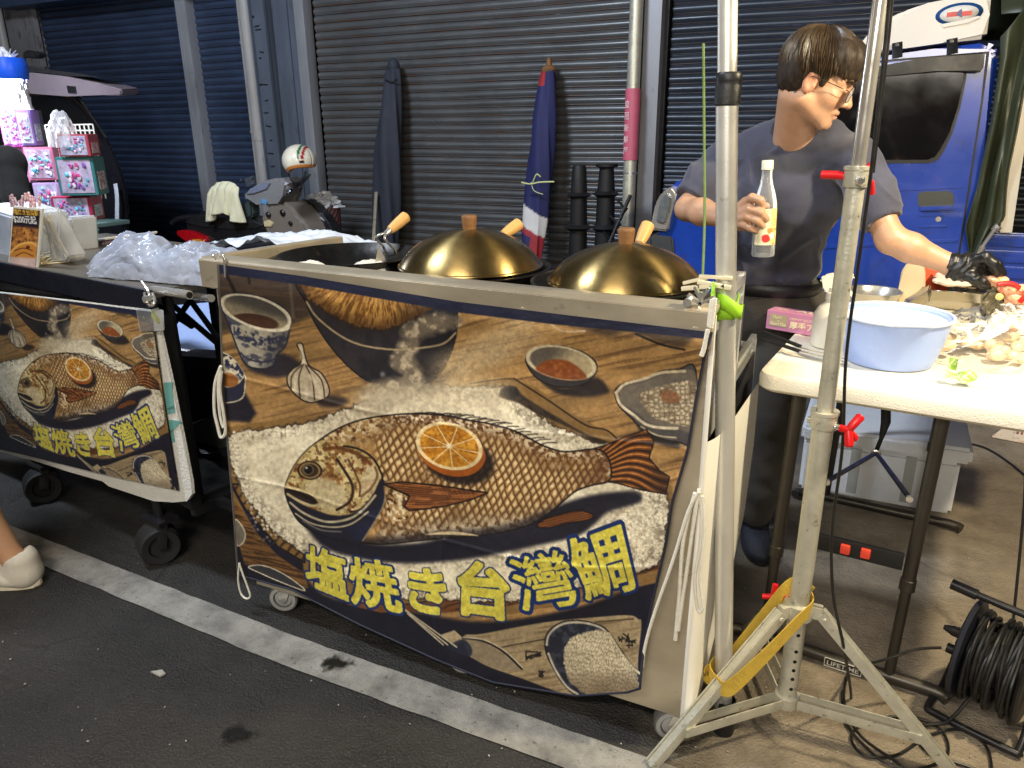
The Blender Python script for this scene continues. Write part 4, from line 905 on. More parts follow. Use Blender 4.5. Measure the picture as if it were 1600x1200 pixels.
# steel strip and dark edge left and below the cloth are the panel itself; cords
def cord(name, px, r, Y, lab, cat='cord', m=CORD, grp=None):
    mb = MB()
    for pts in px: mb.tube(bez([YP(x, y, Y) if len(q) == 0 else YP(x, y, q[0]) for x, y, *q in pts], 7), r, 7)
    o = mb.build(name, m, loc=YP(px[0][0][0], px[0][0][1], Y)); return tag(o, lab, cat, grp)
cord('white_cord', [[(345, 572), (336, 600), (335, 640), (340, 665), (345, 683), (352, 676), (350, 650), (344, 610), (346, 580)], [(344, 575), (341, 610), (344, 650), (349, 668)]], .0042, 1.335, 'looped white cord hanging on the left edge of the large fish cloth', grp='cords on the large cart')
cord('white_cord', [[(374, 880), (372, 905), (376, 926), (384, 935), (391, 931), (385, 912), (378, 893), (374, 880)]], .0028, 1.335, 'small white loop at the lower left corner of the large fish cloth', grp='cords on the large cart')
cord('white_cord', [[(1092, 768), (1075, 800), (1050, 880), (1022, 960), (1008, 1010), (1004, 1042)]], .0036, 1.345, 'long white cord running down to the curled cloth corner', grp='cords on the large cart')
cord('white_cord', [[(1086, 770), (1075, 810), (1066, 860), (1062, 920), (1058, 965), (1055, 1000)], [(1090, 772), (1082, 830), (1072, 900), (1066, 940), (1060, 985)]], .0040, 1.352, 'frayed white cord hanging straight beside the cart corner', grp='cords on the large cart')
cord('white_cord', [[(1092, 764), (1096, 800), (1094, 850), (1086, 900), (1088, 940), (1093, 956), (1098, 945), (1094, 900), (1100, 830), (1098, 775)]], .0036, 1.358, 'white cord loop beside the white side sheet of the large cart', grp='cords on the large cart')
cord('white_cord', [[(1113, 468), (1110, 490), (1108, 510)], [(1117, 466), (1114, 490), (1111, 512)], [(1106, 515), (1101, 540), (1096, 556)]], .0045, 1.332, 'thick white cord knotted at the upper right corner of the cart rim', grp='cords on the large cart')
# wire S hooks on the left end of the rim
for i, (x, lab) in enumerate(((347, 'steel wire hook on the left end of the cart rim, the upper one'), (336, 'steel wire hook curling out at the left end of the cart rim'))):
    mb = MB()
    if i == 0: mb.tube(bez([YP(343, 402, 1.36), YP(345, 396, 1.35), YP(349, 400, 1.33), YP(351, 415, 1.332), YP(352, 433, 1.333)], 6), .0026, 7)
    else: mb.tube(bez([YP(336, 404, 1.345), YP(332, 398, 1.35), YP(328, 410, 1.36), YP(322, 424, 1.365), YP(320, 438, 1.365), YP(330, 446, 1.36)], 6), .0018, 7)
    tag(mb.build('wire_hook', STEELB, loc=YP(x, 404, 1.345)), lab, 'hook', 'wire hooks on the cart rim')
# ------------------------------------------------------------------ woks, lids
IRON = mat('wok_iron', (.02, .019, .018), .38, .7, .3, 14, .12, 40, c2=(.07, .05, .035), c2th=.66)
IRONG = mat('wok_grey', srgb((96, 92, 84)), .34, .9, .2, 10, .06, 60, c2=srgb((60, 44, 32)), c2th=.64)
BRASS = mat('lid_steel', srgb((150, 128, 82)), .31, .96, .22, 5, .04, 40, c2=srgb((210, 196, 150)), c2th=.70, c2w=.015, c2scale=60, aniso=.78, stretch=None)
def wok(c, R, m, lab, ha, hb):
    t = empty('wok', c, lab, 'wok', 'woks on the stove deck')
    mb = MB(); n = 14; pr = [(R*math.sin(a)*1.0, -R*.36*(math.cos(a)-math.cos(1.2))/(1-math.cos(1.2))) for a in np.linspace(0, 1.2, n)]
    k = R/pr[-1][0]; pr = [(r*k, z) for r, z in pr]
    inn = [(max(0, r-.003), z+.004) for r, z in pr]
    mb.lathe(pr+[(R+.004, .002), (R+.004, .005), (R-.002, .005)]+inn[::-1], c, 64); mb.build('bowl', m, t)
    ha = Vector(ha); hb = Vector(hb); d = (hb-ha).normalized(); p0 = ha-d*.058; hl = (hb-ha).length; q0 = Vector(c)+(Vector((p0.x, p0.y, c[2]))-Vector(c)).normalized()*R*.98
    mb = MB(); s_ = Vector((-d.y, d.x, 0)).normalized()
    mb.tube(bez([q0+s_*.022+Vector((0, 0, -.012)), p0+s_*.02+d*.02, p0+d*.045, p0-s_*.02+d*.02, q0-s_*.022+Vector((0, 0, -.012))], 6), .0035, 8); mb.tube([p0+d*.042, p0+d*.062], .008, 12); mb.build('handle_bracket', STEELB, t)
    mb = MB(); q = p0+d*.058; mb.tube([q, q+d*.01, q+d*hl*.5, q+d*hl*.92, q+d*hl], [.011, .013, .0155, .0165, .010], 16); mb.build('handle', WOOD, t)
    return t
WZ = 1.005
wok((-1.235, 1.60, WZ+.01), .185, IRON, 'black open wok holding coarse salt, no lid', YP(609, 360, 1.76), YP(636, 337, 1.82))
wok((-.885, 1.60, WZ), .196, IRON, 'black wok under the middle domed lid', YP(786, 367, 1.76), YP(812, 349, 1.82))
wok((-.497, 1.575, WZ-.002), .19, IRONG, 'grey metal wok under the right hand domed lid', YP(999, 381, 1.72), YP(1013, 350, 1.77))
def lid(c, R, H, lab):
    t = empty('domed_cover', c, lab, 'lid', 'domed wok lids')
    mb = MB(); pr = [(R*math.sin(a), H*(math.cos(a)-math.cos(1.25))/(1-math.cos(1.25))) for a in np.linspace(0, 1.25, 26)]; k = R/pr[-1][0]
    mb.lathe([(r*k, z+.004) for r, z in pr]+[(R+.005, .003), (R+.006, 0), (R-.002, .001)], c, 96); mb.build('dome', BRASS, t)
    q = Vector(c)+Vector((0, 0, H+.003)); mb = MB(); mb.lathe([(0, 0), (.016, 0), (.0165, .008), (.0185, .026), (.0185, .030), (.0165, .033), (0, .033)], q, 24); mb.build('knob', DWOOD, t)
    return t
lid((-.880, 1.60, WZ+.008), .170, .082, 'domed brassy lid with wooden knob on the middle wok')
lid((-.484, 1.575, WZ+.004), .164, .077, 'domed brassy lid with wooden knob on the grey wok nearest the tent pole')
SALT = mat('coarse_salt', srgb((232, 226, 210)), .7, 0, .08, 60, .8, 260)
def heap(c, rx, ry, h, seed):
    def fn(u, v):
        a = 2*pi*u; r = v; x = rx*r*cos(a); y = ry*r*sin(a); z = h*(1-r*r)+.010*(float(fbm(np.array([x*70+seed]), np.array([y*70]), seed)[0])-.4)
        return (c[0]+x, c[1]+y, c[2]+z)
    return MB().grid(fn, 60, 16)
heap((-1.13, 1.535, WZ-.022), .075, .06, .034, 3).build('salt', SALT, loc=(-1.13, 1.535, WZ-.03)); tag(bpy.context.scene.objects['salt'], 'larger heap of coarse salt in the open wok beside the scoop', 'salt heap', 'salt heaps in the open wok')
o = heap((-1.285, 1.495, WZ-.022), .06, .045, .028, 8).build('salt', SALT, loc=(-1.285, 1.495, WZ-.03)); tag(o, 'smaller heap of coarse salt at the near edge of the open wok', 'salt heap', 'salt heaps in the open wok')
mb = MB(); p = YP(592, 390, 1.55); q = YP(600, 410, 1.56)
mb.prism([YP(591, 386, 1.56), YP(603, 411, 1.56), YP(586, 411, 1.53)], (0, .004, .002)); tag(mb.build('scoop', STEELB, loc=q), 'small steel scoop blade stuck in the salt of the open wok', 'scoop')
# clothes pegs and clip at the right end of the rim
PEG = mat('peg_wood', srgb((206, 196, 168)), .6, 0, .1, 30)
for lab, a, b_, ch in (('wooden clothes peg marked 4 reaching to the tent pole', (1090, 440), (1142, 450), '4'), ('wooden clothes peg marked 9 on the rim of the grey wok', (1065, 451), (1108, 447), '9')):
    pa, pb_ = YP(*a, 1.43), YP(*b_, 1.43); t = empty('clothes_peg', pa, lab, 'clothes peg', 'clothes pegs by the grey wok')
    mb = MB(); mb.bar(pa, pb_, .010, .008); mb.bar(pa+Vector((0, .01, .009)), pb_+Vector((0, .012, .016)), .010, .006); mb.build('prong', PEG, t)
    mb = MB(); c = pa.lerp(pb_, .55 if ch == '9' else .72); letters(mb, ch, c+Vector((0, -.0055, -.003)), (1, 0, 0), (0, 0, 1), .009, offset=.02, lift=.0008); mb.build('marking', BLACK, t)
mb = MB(); c = YP(1095, 468, 1.36)
for k in range(5): mb.box(c+Vector((.006*k-.012, .003*(k % 2), .010*(k % 2))), (.005, .012, .028), M=Matrix.Rotation(.5*(k-2), 3, 'Y'))
mb.lathe([(0, 0), (.008, 0), (.008, .012), (0, .012)], c+Vector((-.02, -.008, -.004)), 12, (0, -1, 0)); tag(mb.build('spring_clip', STEELB, loc=c), 'metal spring clip at the right end of the cart rim', 'clip')
# ------------------------------------------------------------------ tent pole, strap, work light tripod
PX, PY = -.170, 1.462
tp = empty('tent_pole', (PX, PY, 0), 'silver tent pole with black collar and black foot strapped beside the large cart', 'pole')
zc = XP(1137, 138, PX).z
def pz(py): return YP(1134, py, PY).z
pole_tilt = Vector((.006, 0, 0))
_pt = YP(1137, 0, PY)
def pp(z): return Vector((PX, PY, z)).lerp(Vector((_pt.x, PY, z)), z/_pt.z)
mb = MB(); mb.tube([pp(.02), pp(pz(150))], .0195, 24); mb.build('lower_tube', ALU, tp)
mb = MB(); mb.tube([pp(pz(170)), pp(2.6)], .0170, 24); mb.build('upper_tube', ALU, tp)
za, zb = pz(163), pz(113)
mb = MB(); mb.lathe([(.0195, za-.003), (.0228, za), (.0228, za+.03), (.0215, za+.034), (.0228, za+.038), (.0228, zb-.004), (.020, zb), (.017, zb)], pp(za)-Vector((0, 0, za)), 28); mb.build('collar', BLACK, tp)
mb = MB(); mb.lathe([(0, 0), (.0225, 0), (.0235, .01), (.0225, .088), (.0195, .092)], (PX, PY, 0), 24); mb.build('foot', BLACK, tp)
# lime strap
c = pp(YP(1130, 485, PY).z)
mb = MB()
def band(c, r, w_, a0, a1, tilt, n=26, rr=None):
    ra, rb = [], []
    for k in range(n+1):
        a = a0+(a1-a0)*k/n; d = Vector((cos(a), sin(a), 0)); z = tilt*(k/n-.5)+.004*sin(a*3); R = r+(rr(k/n) if rr else 0)
        ra.append(mb.v(c+d*R+Vector((0, 0, z-w_/2)))); rb.append(mb.v(c+d*(R+.001)+Vector((0, 0, z+w_/2))))
    for k in range(n): mb.f((ra[k], ra[k+1], rb[k+1], rb[k]))
band(c, .022, .032, -3.5, .6, .03); band(c+Vector((.004, 0, .012)), .024, .028, -2.6, .4, -.03, rr=lambda t: .006*math.sin(t*3))
s0 = YP(1113, 458, 1.40); s1 = c+Vector((-.02, -.016, .012))
for dz in (0, .012): mb.tube([s0+Vector((0, 0, dz)), s0.lerp(s1, .5)+Vector((0, -.006, .012+dz)), s1+Vector((0, 0, dz*.5))], .011, 8, flat=.25)
o = mb.build('lime_strap', GREEN, loc=c, norm=False); md = o.modifiers.new('thick', 'SOLIDIFY'); md.thickness = .002
tag(o, 'lime green strap wound round the tent pole at the cart corner', 'strap')
# thin green cane
a, b_ = YP(1099, 68, 1.70), YP(1098, 430, 1.56)
mb = MB(); mb.tube(bez([a, YP(1100, 180, 1.68), YP(1101, 330, 1.62), b_], 8), .0028, 8); tag(mb.build('green_cane', mat('green_cane', srgb((96, 120, 62)), .5, 0, .2, 30), loc=b_), 'thin green cane standing upright behind the grey wok', 'cane')
SX, SY = -.047, 1.530
st = empty('light_stand', (SX, SY, 0), 'galvanised tripod light stand with red clamp handles in front of the work table', 'tripod stand')
zr = YP(1250, 950, SY).z; zj = YP(1285, 645, SY).z; zk = YP(1340, 265, SY).z
mb = MB(); mb.tube([(SX, SY, .075), (SX, SY, zj)], .0205, 22); mb.lathe([(.0205, .068), (.027, .070), (.027, .098), (.0205, .10)], (SX, SY, 0), 22); mb.build('lower_tube', GALV, st)
mb = MB(); mb.tube([(SX, SY, zj-.02), (SX, SY, zk)], .0165, 22); mb.build('middle_tube', GALV, st)
mb = MB(); mb.tube([(SX, SY, zk-.02), (SX, SY, 2.3)], .0125, 20); mb.build('upper_tube', STEELB, st)
def collar(z, r, nm):
    mb = MB(); mb.lathe([(r-.002, z-.03), (r+.004, z-.03), (r+.005, z-.027), (r+.005, z-.002), (r+.007, z), (r+.007, z+.006), (r-.004, z+.006)], (SX, SY, 0), 24); return mb.build(nm, GALV, st)
collar(zj, .0205, 'clamp_collar'); collar(zk, .0165, 'clamp_collar')
def handle(z, d, parts, nm='clamp_handle'):
    p = Vector((SX, SY, z)); d = Vector(d).normalized(); mb = MB(); mb.tube([p+d*.018, p+d*.040], .006, 12); mb.tube([p+d*.016, p+d*.026], .010, 6); mb.tube([p-d*.032, p-d*.018], .007, 10); b0 = mb.build('clamp_bolt', STEELB, st)
    mb = MB(); q = p+d*.040; mb.tube([p+d*.034, q+d*.012], .0075, 12)
    for v in parts: v = Vector(v); mb.tube([q+d*.010, q+d*.010+v*.25, q+d*.010+v*.9, q+d*.010+v], [.0062, .0082, .0088, .006], 12)
    mb.build(nm, RED, st)
handle(zj-.022, (.93, -.36, 0), ((.020, .012, .030), (.006, -.006, -.032), (.014, .02, -.024)))
p = Vector((SX, SY, zk-.014)); mb = MB(); q = p+Vector((-.030, .012, .003)); mb.tube([p+Vector((-.012, .004, 0)), q, q+Vector((-.030, .006, 0))], [.006, .0075, .0075], 12)
mb.tube([p+Vector((.012, .01, 0)), p+Vector((.024, .02, -.010)), p+Vector((.028, .024, -.03))], [.005, .007, .006], 10); mb.tube([p+Vector((.012, .01, .01)), p+Vector((.022, .02, .022))], .006, 10); mb.build('clamp_handle', RED, st)
mb = MB(); mb.lathe([(0, .020), (.006, .020), (.007, .016), (.009, .014), (.009, .004), (0, .002)], p+Vector((.004, -.012, -.004)), 6, (.3, -1, 0)); mb.build('clamp_bolt', STEELB, st)
p = Vector((SX, SY, zr+.012)); mb = MB(); e = YP(1208, 932, 1.58); mb.tube([p+Vector((-.02, .01, 0)), e], .0055, 10); mb.tube([e, e+Vector((-.022, 0, -.006))], .0065, 10); mb.tube([e, e+Vector((.002, .004, .030))], .0065, 10); mb.build('clamp_handle', RED, st)
mb = MB(); mb.lathe([(.0205, zr-.022), (.031, zr-.02), (.033, zr), (.031, zr+.014), (.0205, zr+.016)], (SX, SY, 0), 24)
FEET = [Vector((-.292, 1.288, .004)), Vector((.300, 1.540, .004)), Vector((-.185, 1.835, .004))]
hold = Vector((SX, SY, zr))
mb.build('leg_collar', GALV, st)
for i, fpt in enumerate(FEET):
    d = Vector((fpt.x-SX, fpt.y-SY, 0)).normalized(); s_ = Vector((-d.y, d.x, 0)); top = hold+d*.045
    mb = MB()
    for s in (1, -1): mb.bar(top+s_*.011*s, fpt+s_*.011*s+Vector((0, 0, .004)), .022, .003, s_)
    mb.bar(top, fpt, .020, .016, s_)
    for t in (.03, .74): mb.lathe([(0, .017), (.005, .016), (.006, .013), (0, .012)], top.lerp(fpt, t), 10, s_); mb.lathe([(0, .017), (.005, .016), (.006, .013), (0, .012)], top.lerp(fpt, t), 10, -s_)
    mb.build('leg', GALV, st)
    mid = top.lerp(fpt, .76); mb = MB(); b0 = Vector((SX, SY, .084))+d*.024
    for s in (1, -1): mb.bar(b0+s_*.014*s, mid+s_*.014*s, .024, .003, s_)
    mb.build('brace', GALV, st)
    mb = MB(); mb.bar(hold+d*.015, top+d*.004, .03, .02, s_); mb.build('leg_bracket', GALV, st)
dv = (CAMP-Vector((SX, SY, .4))); dv.z = 0; dv.normalize(); dv = Matrix.Rotation(.35, 3, 'Z') @ dv
for py in (982, 1008, 1024, 1038, 1052, 1068): z = YP(1235, py, SY).z; MB().lathe([(0, .0008), (.0042, .0008), (.0042, 0), (0, 0)], Vector((SX, SY, z))+dv*.0203, 14, dv).build('adjust_hole', mat('hole_black', (.004, .004, .004), .9), st)
# yellow strap from the stand to the pole
hp = Vector((SX, SY, zr+.008)); pc = pp(YP(1128, 1040, PY).z)
mb = MB()
def ribbon(pts, wd, up=(0, 0, 1)):
    P = bez(pts, 10); pr = None
    for i, p in enumerate(P):
        t = (P[min(i+1, len(P)-1)]-P[max(i-1, 0)]).normalized(); u = Vector(up); u = (u-t*u.dot(t)).normalized()
        a = mb.v(p-u*wd/2); b = mb.v(p+u*wd/2)
        if pr: mb.f((pr[0], a, b, pr[1]))
        pr = (a, b)
rs = lambda c, r, a: Vector((c.x+r*cos(a), c.y+r*sin(a), c.z))
ribbon([rs(pc+Vector((0, 0, -.006)), .024, 2.6), rs(pc, .026, 3.4), pc+Vector((-.026, -.030, -.003)), pc+Vector((-.006, -.058, -.002)), pc+Vector((.026, -.082, .012)), pc.lerp(hp, .55)+Vector((.010, -.088, .0)), rs(hp+Vector((0, 0, -.008)), .056, -1.5), rs(hp+Vector((0, 0, .008)), .030, -.4), rs(hp+Vector((0, 0, .012)), .028, .7)], .034)
ribbon([rs(pc+Vector((0, 0, .0)), .024, 2.6), rs(pc+Vector((0, 0, .01)), .026, 1.2), pc.lerp(hp, .5)+Vector((-.004, .030, .020)), rs(hp+Vector((0, 0, .030)), .030, 2.2), rs(hp+Vector((0, 0, .022)), .028, .8)], .035)
ribbon([rs(pc+Vector((0, 0, -.028)), .030, 2.7), rs(pc+Vector((0, 0, -.030)), .029, 3.9), rs(pc+Vector((0, 0, -.034)), .032, 5.0), rs(pc+Vector((0, 0, -.030)), .036, 5.9)], .032)
ribbon([rs(pc+Vector((0, 0, -.006)), .026, 3.3), rs(pc+Vector((0, 0, -.022)), .038, 3.6), rs(pc+Vector((0, 0, -.034)), .030, 4.0)], .03)
o = mb.build('yellow_strap', YELLOW, loc=pc, norm=False, smooth=False); md = o.modifiers.new('thick', 'SOLIDIFY'); md.thickness = .0022
tag(o, 'yellow webbing strap tying the tent pole to the tripod stand', 'strap')
# hanging cable of the work light down to the coils on the ground
a = [YP(1392, -30, 1.50), YP(1382, 80, 1.50), YP(1362, 260, 1.50), YP(1340, 420, 1.51), YP(1322, 560, 1.52), YP(1316, 700, 1.53), YP(1300, 830, 1.54), YP(1302, 930, 1.53), YP(1318, 1010, 1.52), G(1330, 1090, .006)]
k = [G(x, y, .007) for x, y in ((1316, 1080), (1322, 1128), (1350, 1165), (1390, 1195), (1440, 1200), (1480, 1180), (1470, 1140), (1420, 1120), (1360, 1126), (1330, 1150), (1350, 1180), (1400, 1180), (1450, 1150), (1500, 1140), (1540, 1165), (1548, 1215), (1520, 1280))]
mb = MB(); mb.tube(bez(a+k, 8), .0032, 8)
mb.tube(bez([YP(1396, -30, 1.508), YP(1386, 80, 1.508), YP(1364, 270, 1.508)], 6), .003, 8)
tag(mb.build('lamp_cable', CABLE, loc=G(1330, 1090, .006)), 'thin black cable hanging in front of the work table and coiling on the asphalt', 'cable')
k2 = [G(x, y, .010) for x, y in ((1440, 1215), (1400, 1190), (1345, 1150), (1320, 1105), (1322, 1060), (1335, 1045))]
mb = MB(); mb.tube(bez(k2+[YP(1345, 1040, 1.62), YP(1385, 1030, 1.66), YP(1430, 1015, 1.70), YP(1470, 1012, 1.735)], 8), .0034, 8)
tag(mb.build('plug_cable', CABLE, loc=G(1345, 1150, .01)), 'black cable running from the coils into the socket of the cable reel', 'cable')
# ------------------------------------------------------------------ folding table
TA = RAD(-5.5); ux = Vector((cos(TA), sin(TA), 0)); uy = Vector((-sin(TA), cos(TA), 0)); TZ = .765; T0 = Vector((-.218, 1.800, 0)); TW, TL = .66, 1.22
def TP(a, b, z): return T0+ux*a+uy*b+Vector((0, 0, z))
TTOP = mat('granite_white_plastic', srgb((226, 220, 202)), .45, 0, .04, 30, .25, 260)
LEGM = mat('bronze_grey_tube', srgb((70, 66, 60)), .4, .6, .1, 12)
ft = empty('folding_table', TP(TW/2, TL/2, 0), 'white folding work table with dark legs under the warm lamp', 'table')
mb = MB(); rr = .045; out = []
for cx, cy_, a0 in ((rr, rr, pi), (TW-rr, rr, 1.5*pi), (TW-rr, TL-rr, 0), (rr, TL-rr, .5*pi)):
    for q in range(9): a = a0+q*pi/16; out.append((cx+rr*cos(a), cy_+rr*sin(a)))
rings = []
for ins, z in ((.03, TZ-.046), (.008, TZ-.044), (.0, TZ-.036), (.0, TZ-.010), (.004, TZ-.002), (.010, TZ), (.020, TZ), (.024, TZ-.002), (.028, TZ-.002)):
    rings.append([mb.v(TP(TW/2+(x-TW/2)*(1-2*ins/TW), TL/2+(y-TL/2)*(1-2*ins/TL), z)) for x, y in out])
for a, b_ in zip(rings, rings[1:]):
    for q in range(len(out)): mb.f((a[q], a[(q+1) % len(out)], b_[(q+1) % len(out)], b_[q]))
mb.f(rings[-1]); mb.f(rings[0][::-1]); mb.build('tabletop', TTOP, ft)
mb = MB(); prof_ = [(0, -.012), (.05, -.012), (.09, -.030), (.14, -.038), (TW-.14, -.038), (TW-.09, -.030), (TW-.05, -.012), (TW, -.012)]
mb.prism([TP(.02+a*(TW-.04)/TW, .012, TZ-.044) for a, z in prof_[:1]]+[TP(.02+.96*a, .012, TZ-.046+z*.0) for a, z in prof_]+[TP(.02+.96*a, .012, TZ-.046+z) for a, z in prof_[::-1]], uy*.010) if False else None
mb.b.free()
def leg_pair(b, lab):
    for a in (.095, .40):
        p, q = TP(a+.0, b+.02, TZ-.045), TP(a-.012+(0 if a < .2 else .0), b, .02)
        m_ = p.lerp(q, .62); mb = MB(); mb.tube([p, m_], .0155, 18); mb.lathe([(.0155, -.016), (.018, -.014), (.018, .014), (.0155, .016)], m_, 18, p-q); lg = mb.build('leg', LEGM, ft)
        mb = MB(); mb.tube([m_, q], .0125, 18); mb.build('leg_extension', LEGM, lg)
    mb = MB(); mb.tube(bez([TP(-.02, b-.03, .018), TP(.02, b, .022), TP(.3, b, .022), TP(.48, b, .022), TP(.52, b-.01, .018)], 6), .0165, 14); mb.build('foot_bar', LEGM, ft)
leg_pair(.03, ''); leg_pair(.965, '')
z1 = TZ-.20
mb = MB(); mb.bar(TP(.10, .985, z1), TP(.40, .985, z1), .03, .014); mb.build('crossbar', LEGM, ft)
c0, c1 = YP(1268, 845, 1.80), YP(1412, 875, 1.78)
mb = MB(); mb.box((c0+c1)/2+Vector((0, .0, 0)), ((c1-c0).length, .014, .042), rz=TA, bev=.004); lk = mb.build('lock_panel', BLACK, ft)
for t in (.38, .60):
    p = c0.lerp(c1, t)+Vector((0, -.006, .002)); mb = MB(); mb.box(p+Vector((0, -.004, 0)), (.022, .014, .024), rz=TA, bev=.005); mb.build('latch_button', mat('orange_red_latch', srgb((224, 74, 54)), .45), lk)
# pulling straps with ring
rg = YP(1369, 708, 2.25); mb = MB(); mb.tube([YP(1385, 600, 2.28), YP(1384, 660, 2.26), YP(1377, 685, 2.25), rg+Vector((0, 0, .01))], [.013, .013, .006, .006], 8, flat=.3); mb.build('strap', BLACK, ft)
mb = MB(); mb.tube([rg+Vector((.012*cos(a), .004*sin(a), .006*sin(a))) for a in np.linspace(0, 6.28, 17)], .0025, 6)
e0, e1 = YP(1292, 752, 1.84), YP(1421, 778, 1.82)
for e in (e0, e1): mb.lathe([(0, .01), (.008, .009), (.008, 0), (0, 0)], e, 12, (0, -1, 0))
mb.build('ring', STEELB, ft)
mb = MB()
for e in (e0, e1): mb.bar(rg, e, .012, .006)
mb.build('tie_bar', BLACKM, ft)
a, b_ = YP(1290, 1040, 1.755), YP(1328, 1052, 1.75)
mb = MB(); lx = (b_-a).normalized(); c = YP(1289, 1054, 1.755); c = Vector((c.x, 1.765, c.z))
mb.mi = 0; q = TP(.09, .012, .018); mb.b.free(); mb = MB()
letters(mb, 'LIFETIME', TP(.247, .0115, .014), ux, (0, -.1, 1), .0135, .075, .012, lift=.0012)
pa, pb2 = TP(.241, .0105, .009), TP(.328, .0105, .009)
for z0 in (.0, .024): mb.bar(pa+Vector((0, 0, z0)), pb2+Vector((0, 0, z0)), .002, .0015)
for p in (pa, pb2): mb.bar(p, p+Vector((0, 0, .024)), .002, .0015, (1, 0, 0))
mb.build('lettering', mat('label_white', srgb((226, 224, 216)), .5), ft)
# ------------------------------------------------------------------ blue truck
YT = 4.3
BLUE = mat('blue_car_paint', (.010, .050, .36), .32, .0, .14, 3, coat=.9, c2=(.016, .04, .20), c2th=.66, c2w=.1, c2scale=9)
GLASSB = mat('tinted_glass', (.006, .006, .007), .06, 0, .1, 4, coat=.5)
TRIM = mat('black_trim', (.012, .012, .012), .5)
def tx(px, py, dy=0): p = YP(px, py, YT); p.y += dy; return p
tr = empty('truck', (YP(1300, 400, YT).x, YT+.7, 0), 'blue small truck with white roof deflector parked behind the vendor', 'truck')
prof_t = [(1562, 84), (1556, 70), (1544, 65), (1460, 76), (1390, 86), (1352, 92), (1318, 108), (1290, 135), (1215, 250), (1160, 268), (1085, 270), (1062, 278), (1044, 296), (1034, 330), (1028, 380), (1026, 470), (1030, 560), (1500, 640), (1520, 400), (1536, 256)]
body_pts = [YP(x, y, YT) for x, y in prof_t]
for p in body_pts: p.z = max(p.z, .32)
mb = MB(); mb.prism(body_pts, (0, 1.45, 0), .03); cab = mb.build('cab', BLUE, tr, ang=30)
def panel(name, pts, m, dy, th, parent, bev=.004):
    mb = MB(); mb.prism([tx(x, y, dy) for x, y in pts], (0, th, 0), bev); return mb.build(name, m, parent, ang=30)
door = panel('door', [(1542, 84), (1532, 160), (1518, 252), (1508, 320), (1496, 400), (1480, 560), (1250, 560), (1240, 400), (1240, 258), (1300, 150), (1350, 100)], BLUE, -.012, .03, tr)
_dp = [(1542, 84), (1532, 160), (1518, 252), (1508, 320), (1496, 400), (1480, 560), (1250, 560), (1240, 400), (1240, 258), (1300, 150), (1350, 100)]; panel('door_seal', [(1392+(x-1392)*1.028, 300+(y-300)*1.018) for x, y in _dp], TRIM, -.003, .01, tr, .002)
panel('window', [(1507, 108), (1505, 125), (1496, 168), (1484, 205), (1472, 232), (1462, 246), (1450, 251), (1258, 252), (1300, 165), (1335, 122)], GLASSB, -.019, .02, door, .006)
panel('window_seal', [(1511, 104), (1509, 124), (1500, 168), (1488, 207), (1476, 236), (1466, 251), (1452, 256), (1250, 257), (1296, 160), (1332, 116)], TRIM, -.0155, .012, door)
panel('visor', [(1538, 82), (1535, 110), (1528, 114), (1460, 112), (1380, 120), (1345, 128), (1352, 108), (1440, 92)], mat('smoked_visor', (.008, .008, .009), .42), -.05, .05, door, .008)
panel('handle_recess', [(1434, 303), (1440, 299), (1484, 298), (1490, 304), (1490, 318), (1484, 324), (1440, 325), (1434, 320)], mat('recess_dark', srgb((70, 72, 66)), .4), -.016, .012, door, .002)
panel('door_handle', [(1437, 322), (1487, 320), (1487, 327), (1437, 329)], BLUE, -.035, .03, door)
MB().lathe([(0, .004), (.012, .004), (.014, 0), (0, 0)], tx(1466, 342, -.012), 18, (0, -1, 0)).build('lock', STEELB, door)
for y in (334, 352): panel('pressed_line', [(1436, y), (1479, y-1), (1479, y+3), (1436, y+4)], BLUE, -.017, .01, door, .002)
panel('pressed_line', [(1300, 300), (1505, 290), (1504, 294), (1300, 304)], BLUE, -.016, .01, door, .003); panel('pressed_line', [(1245, 385), (1497, 372), (1496, 378), (1245, 391)], BLUE, -.018, .01, door, .003)
# deflector on the roof
WH = mat('white_fibreglass', srgb((216, 212, 206)), .4, 0, .06, 6)
dpts = [(1336, 86), (1342, 68), (1358, 48), (1380, 30), (1412, 14), (1450, 2), (1500, -8), (1552, -14), (1549, 20), (1544, 58), (1470, 66), (1400, 76)]
mb = MB(); mb.prism([tx(x, y, .06) for x, y in dpts], (0, 1.3, 0), .02); df = mb.build('roof_deflector', WH, tr, ang=30)
panel('pressed_line', [(1470, 36), (1510, 28), (1532, 22), (1534, 26), (1512, 34), (1474, 42)], WH, .052, .02, df, .003)
c = tx(1500, 19, .058)
for nm, rx, ry, cc, k in (('badge', .096, .046, srgb((32, 74, 130)), 0), ('badge_field', .078, .034, srgb((226, 224, 220)), 1)):
    mb = MB(); mb.lathe([(0, .002+.002*k), (1, .002+.002*k), (1, -.004), (0, -.004)], (0, 0, 0), 40, (0, -1, 0)); me = mb.mesh(); me.transform(Matrix.Translation(c) @ Matrix.Rotation(-.06, 4, 'Y') @ Matrix.Diagonal((rx, 1, ry, 1))); bd = link(nm, me, mat(nm+'_paint', cc, .4), df)
mb = MB(); q = c+Vector((0, -.0055, 0))
for a, b_, z in ((-.05, .0, .004), (.0, .052, .006)): mb.prism([q+Vector((a, 0, -.012)), q+Vector((b_, 0, -.010)), q+Vector((b_, 0, .010)), q+Vector((a, 0, .008))], (0, .001, 0))
mb.build('badge_emblem', mat('emblem_red', srgb((196, 40, 44)), .4), df)
mb = MB(); mb.prism([q+Vector((-.012, -.001, -.004)), q+Vector((.014, -.001, -.018)), q+Vector((.008, -.001, .020)), q+Vector((-.004, -.001, .012))], (0, .001, 0)); mb.build('badge_emblem', mat('emblem_blue', srgb((40, 60, 120)), .4), df)
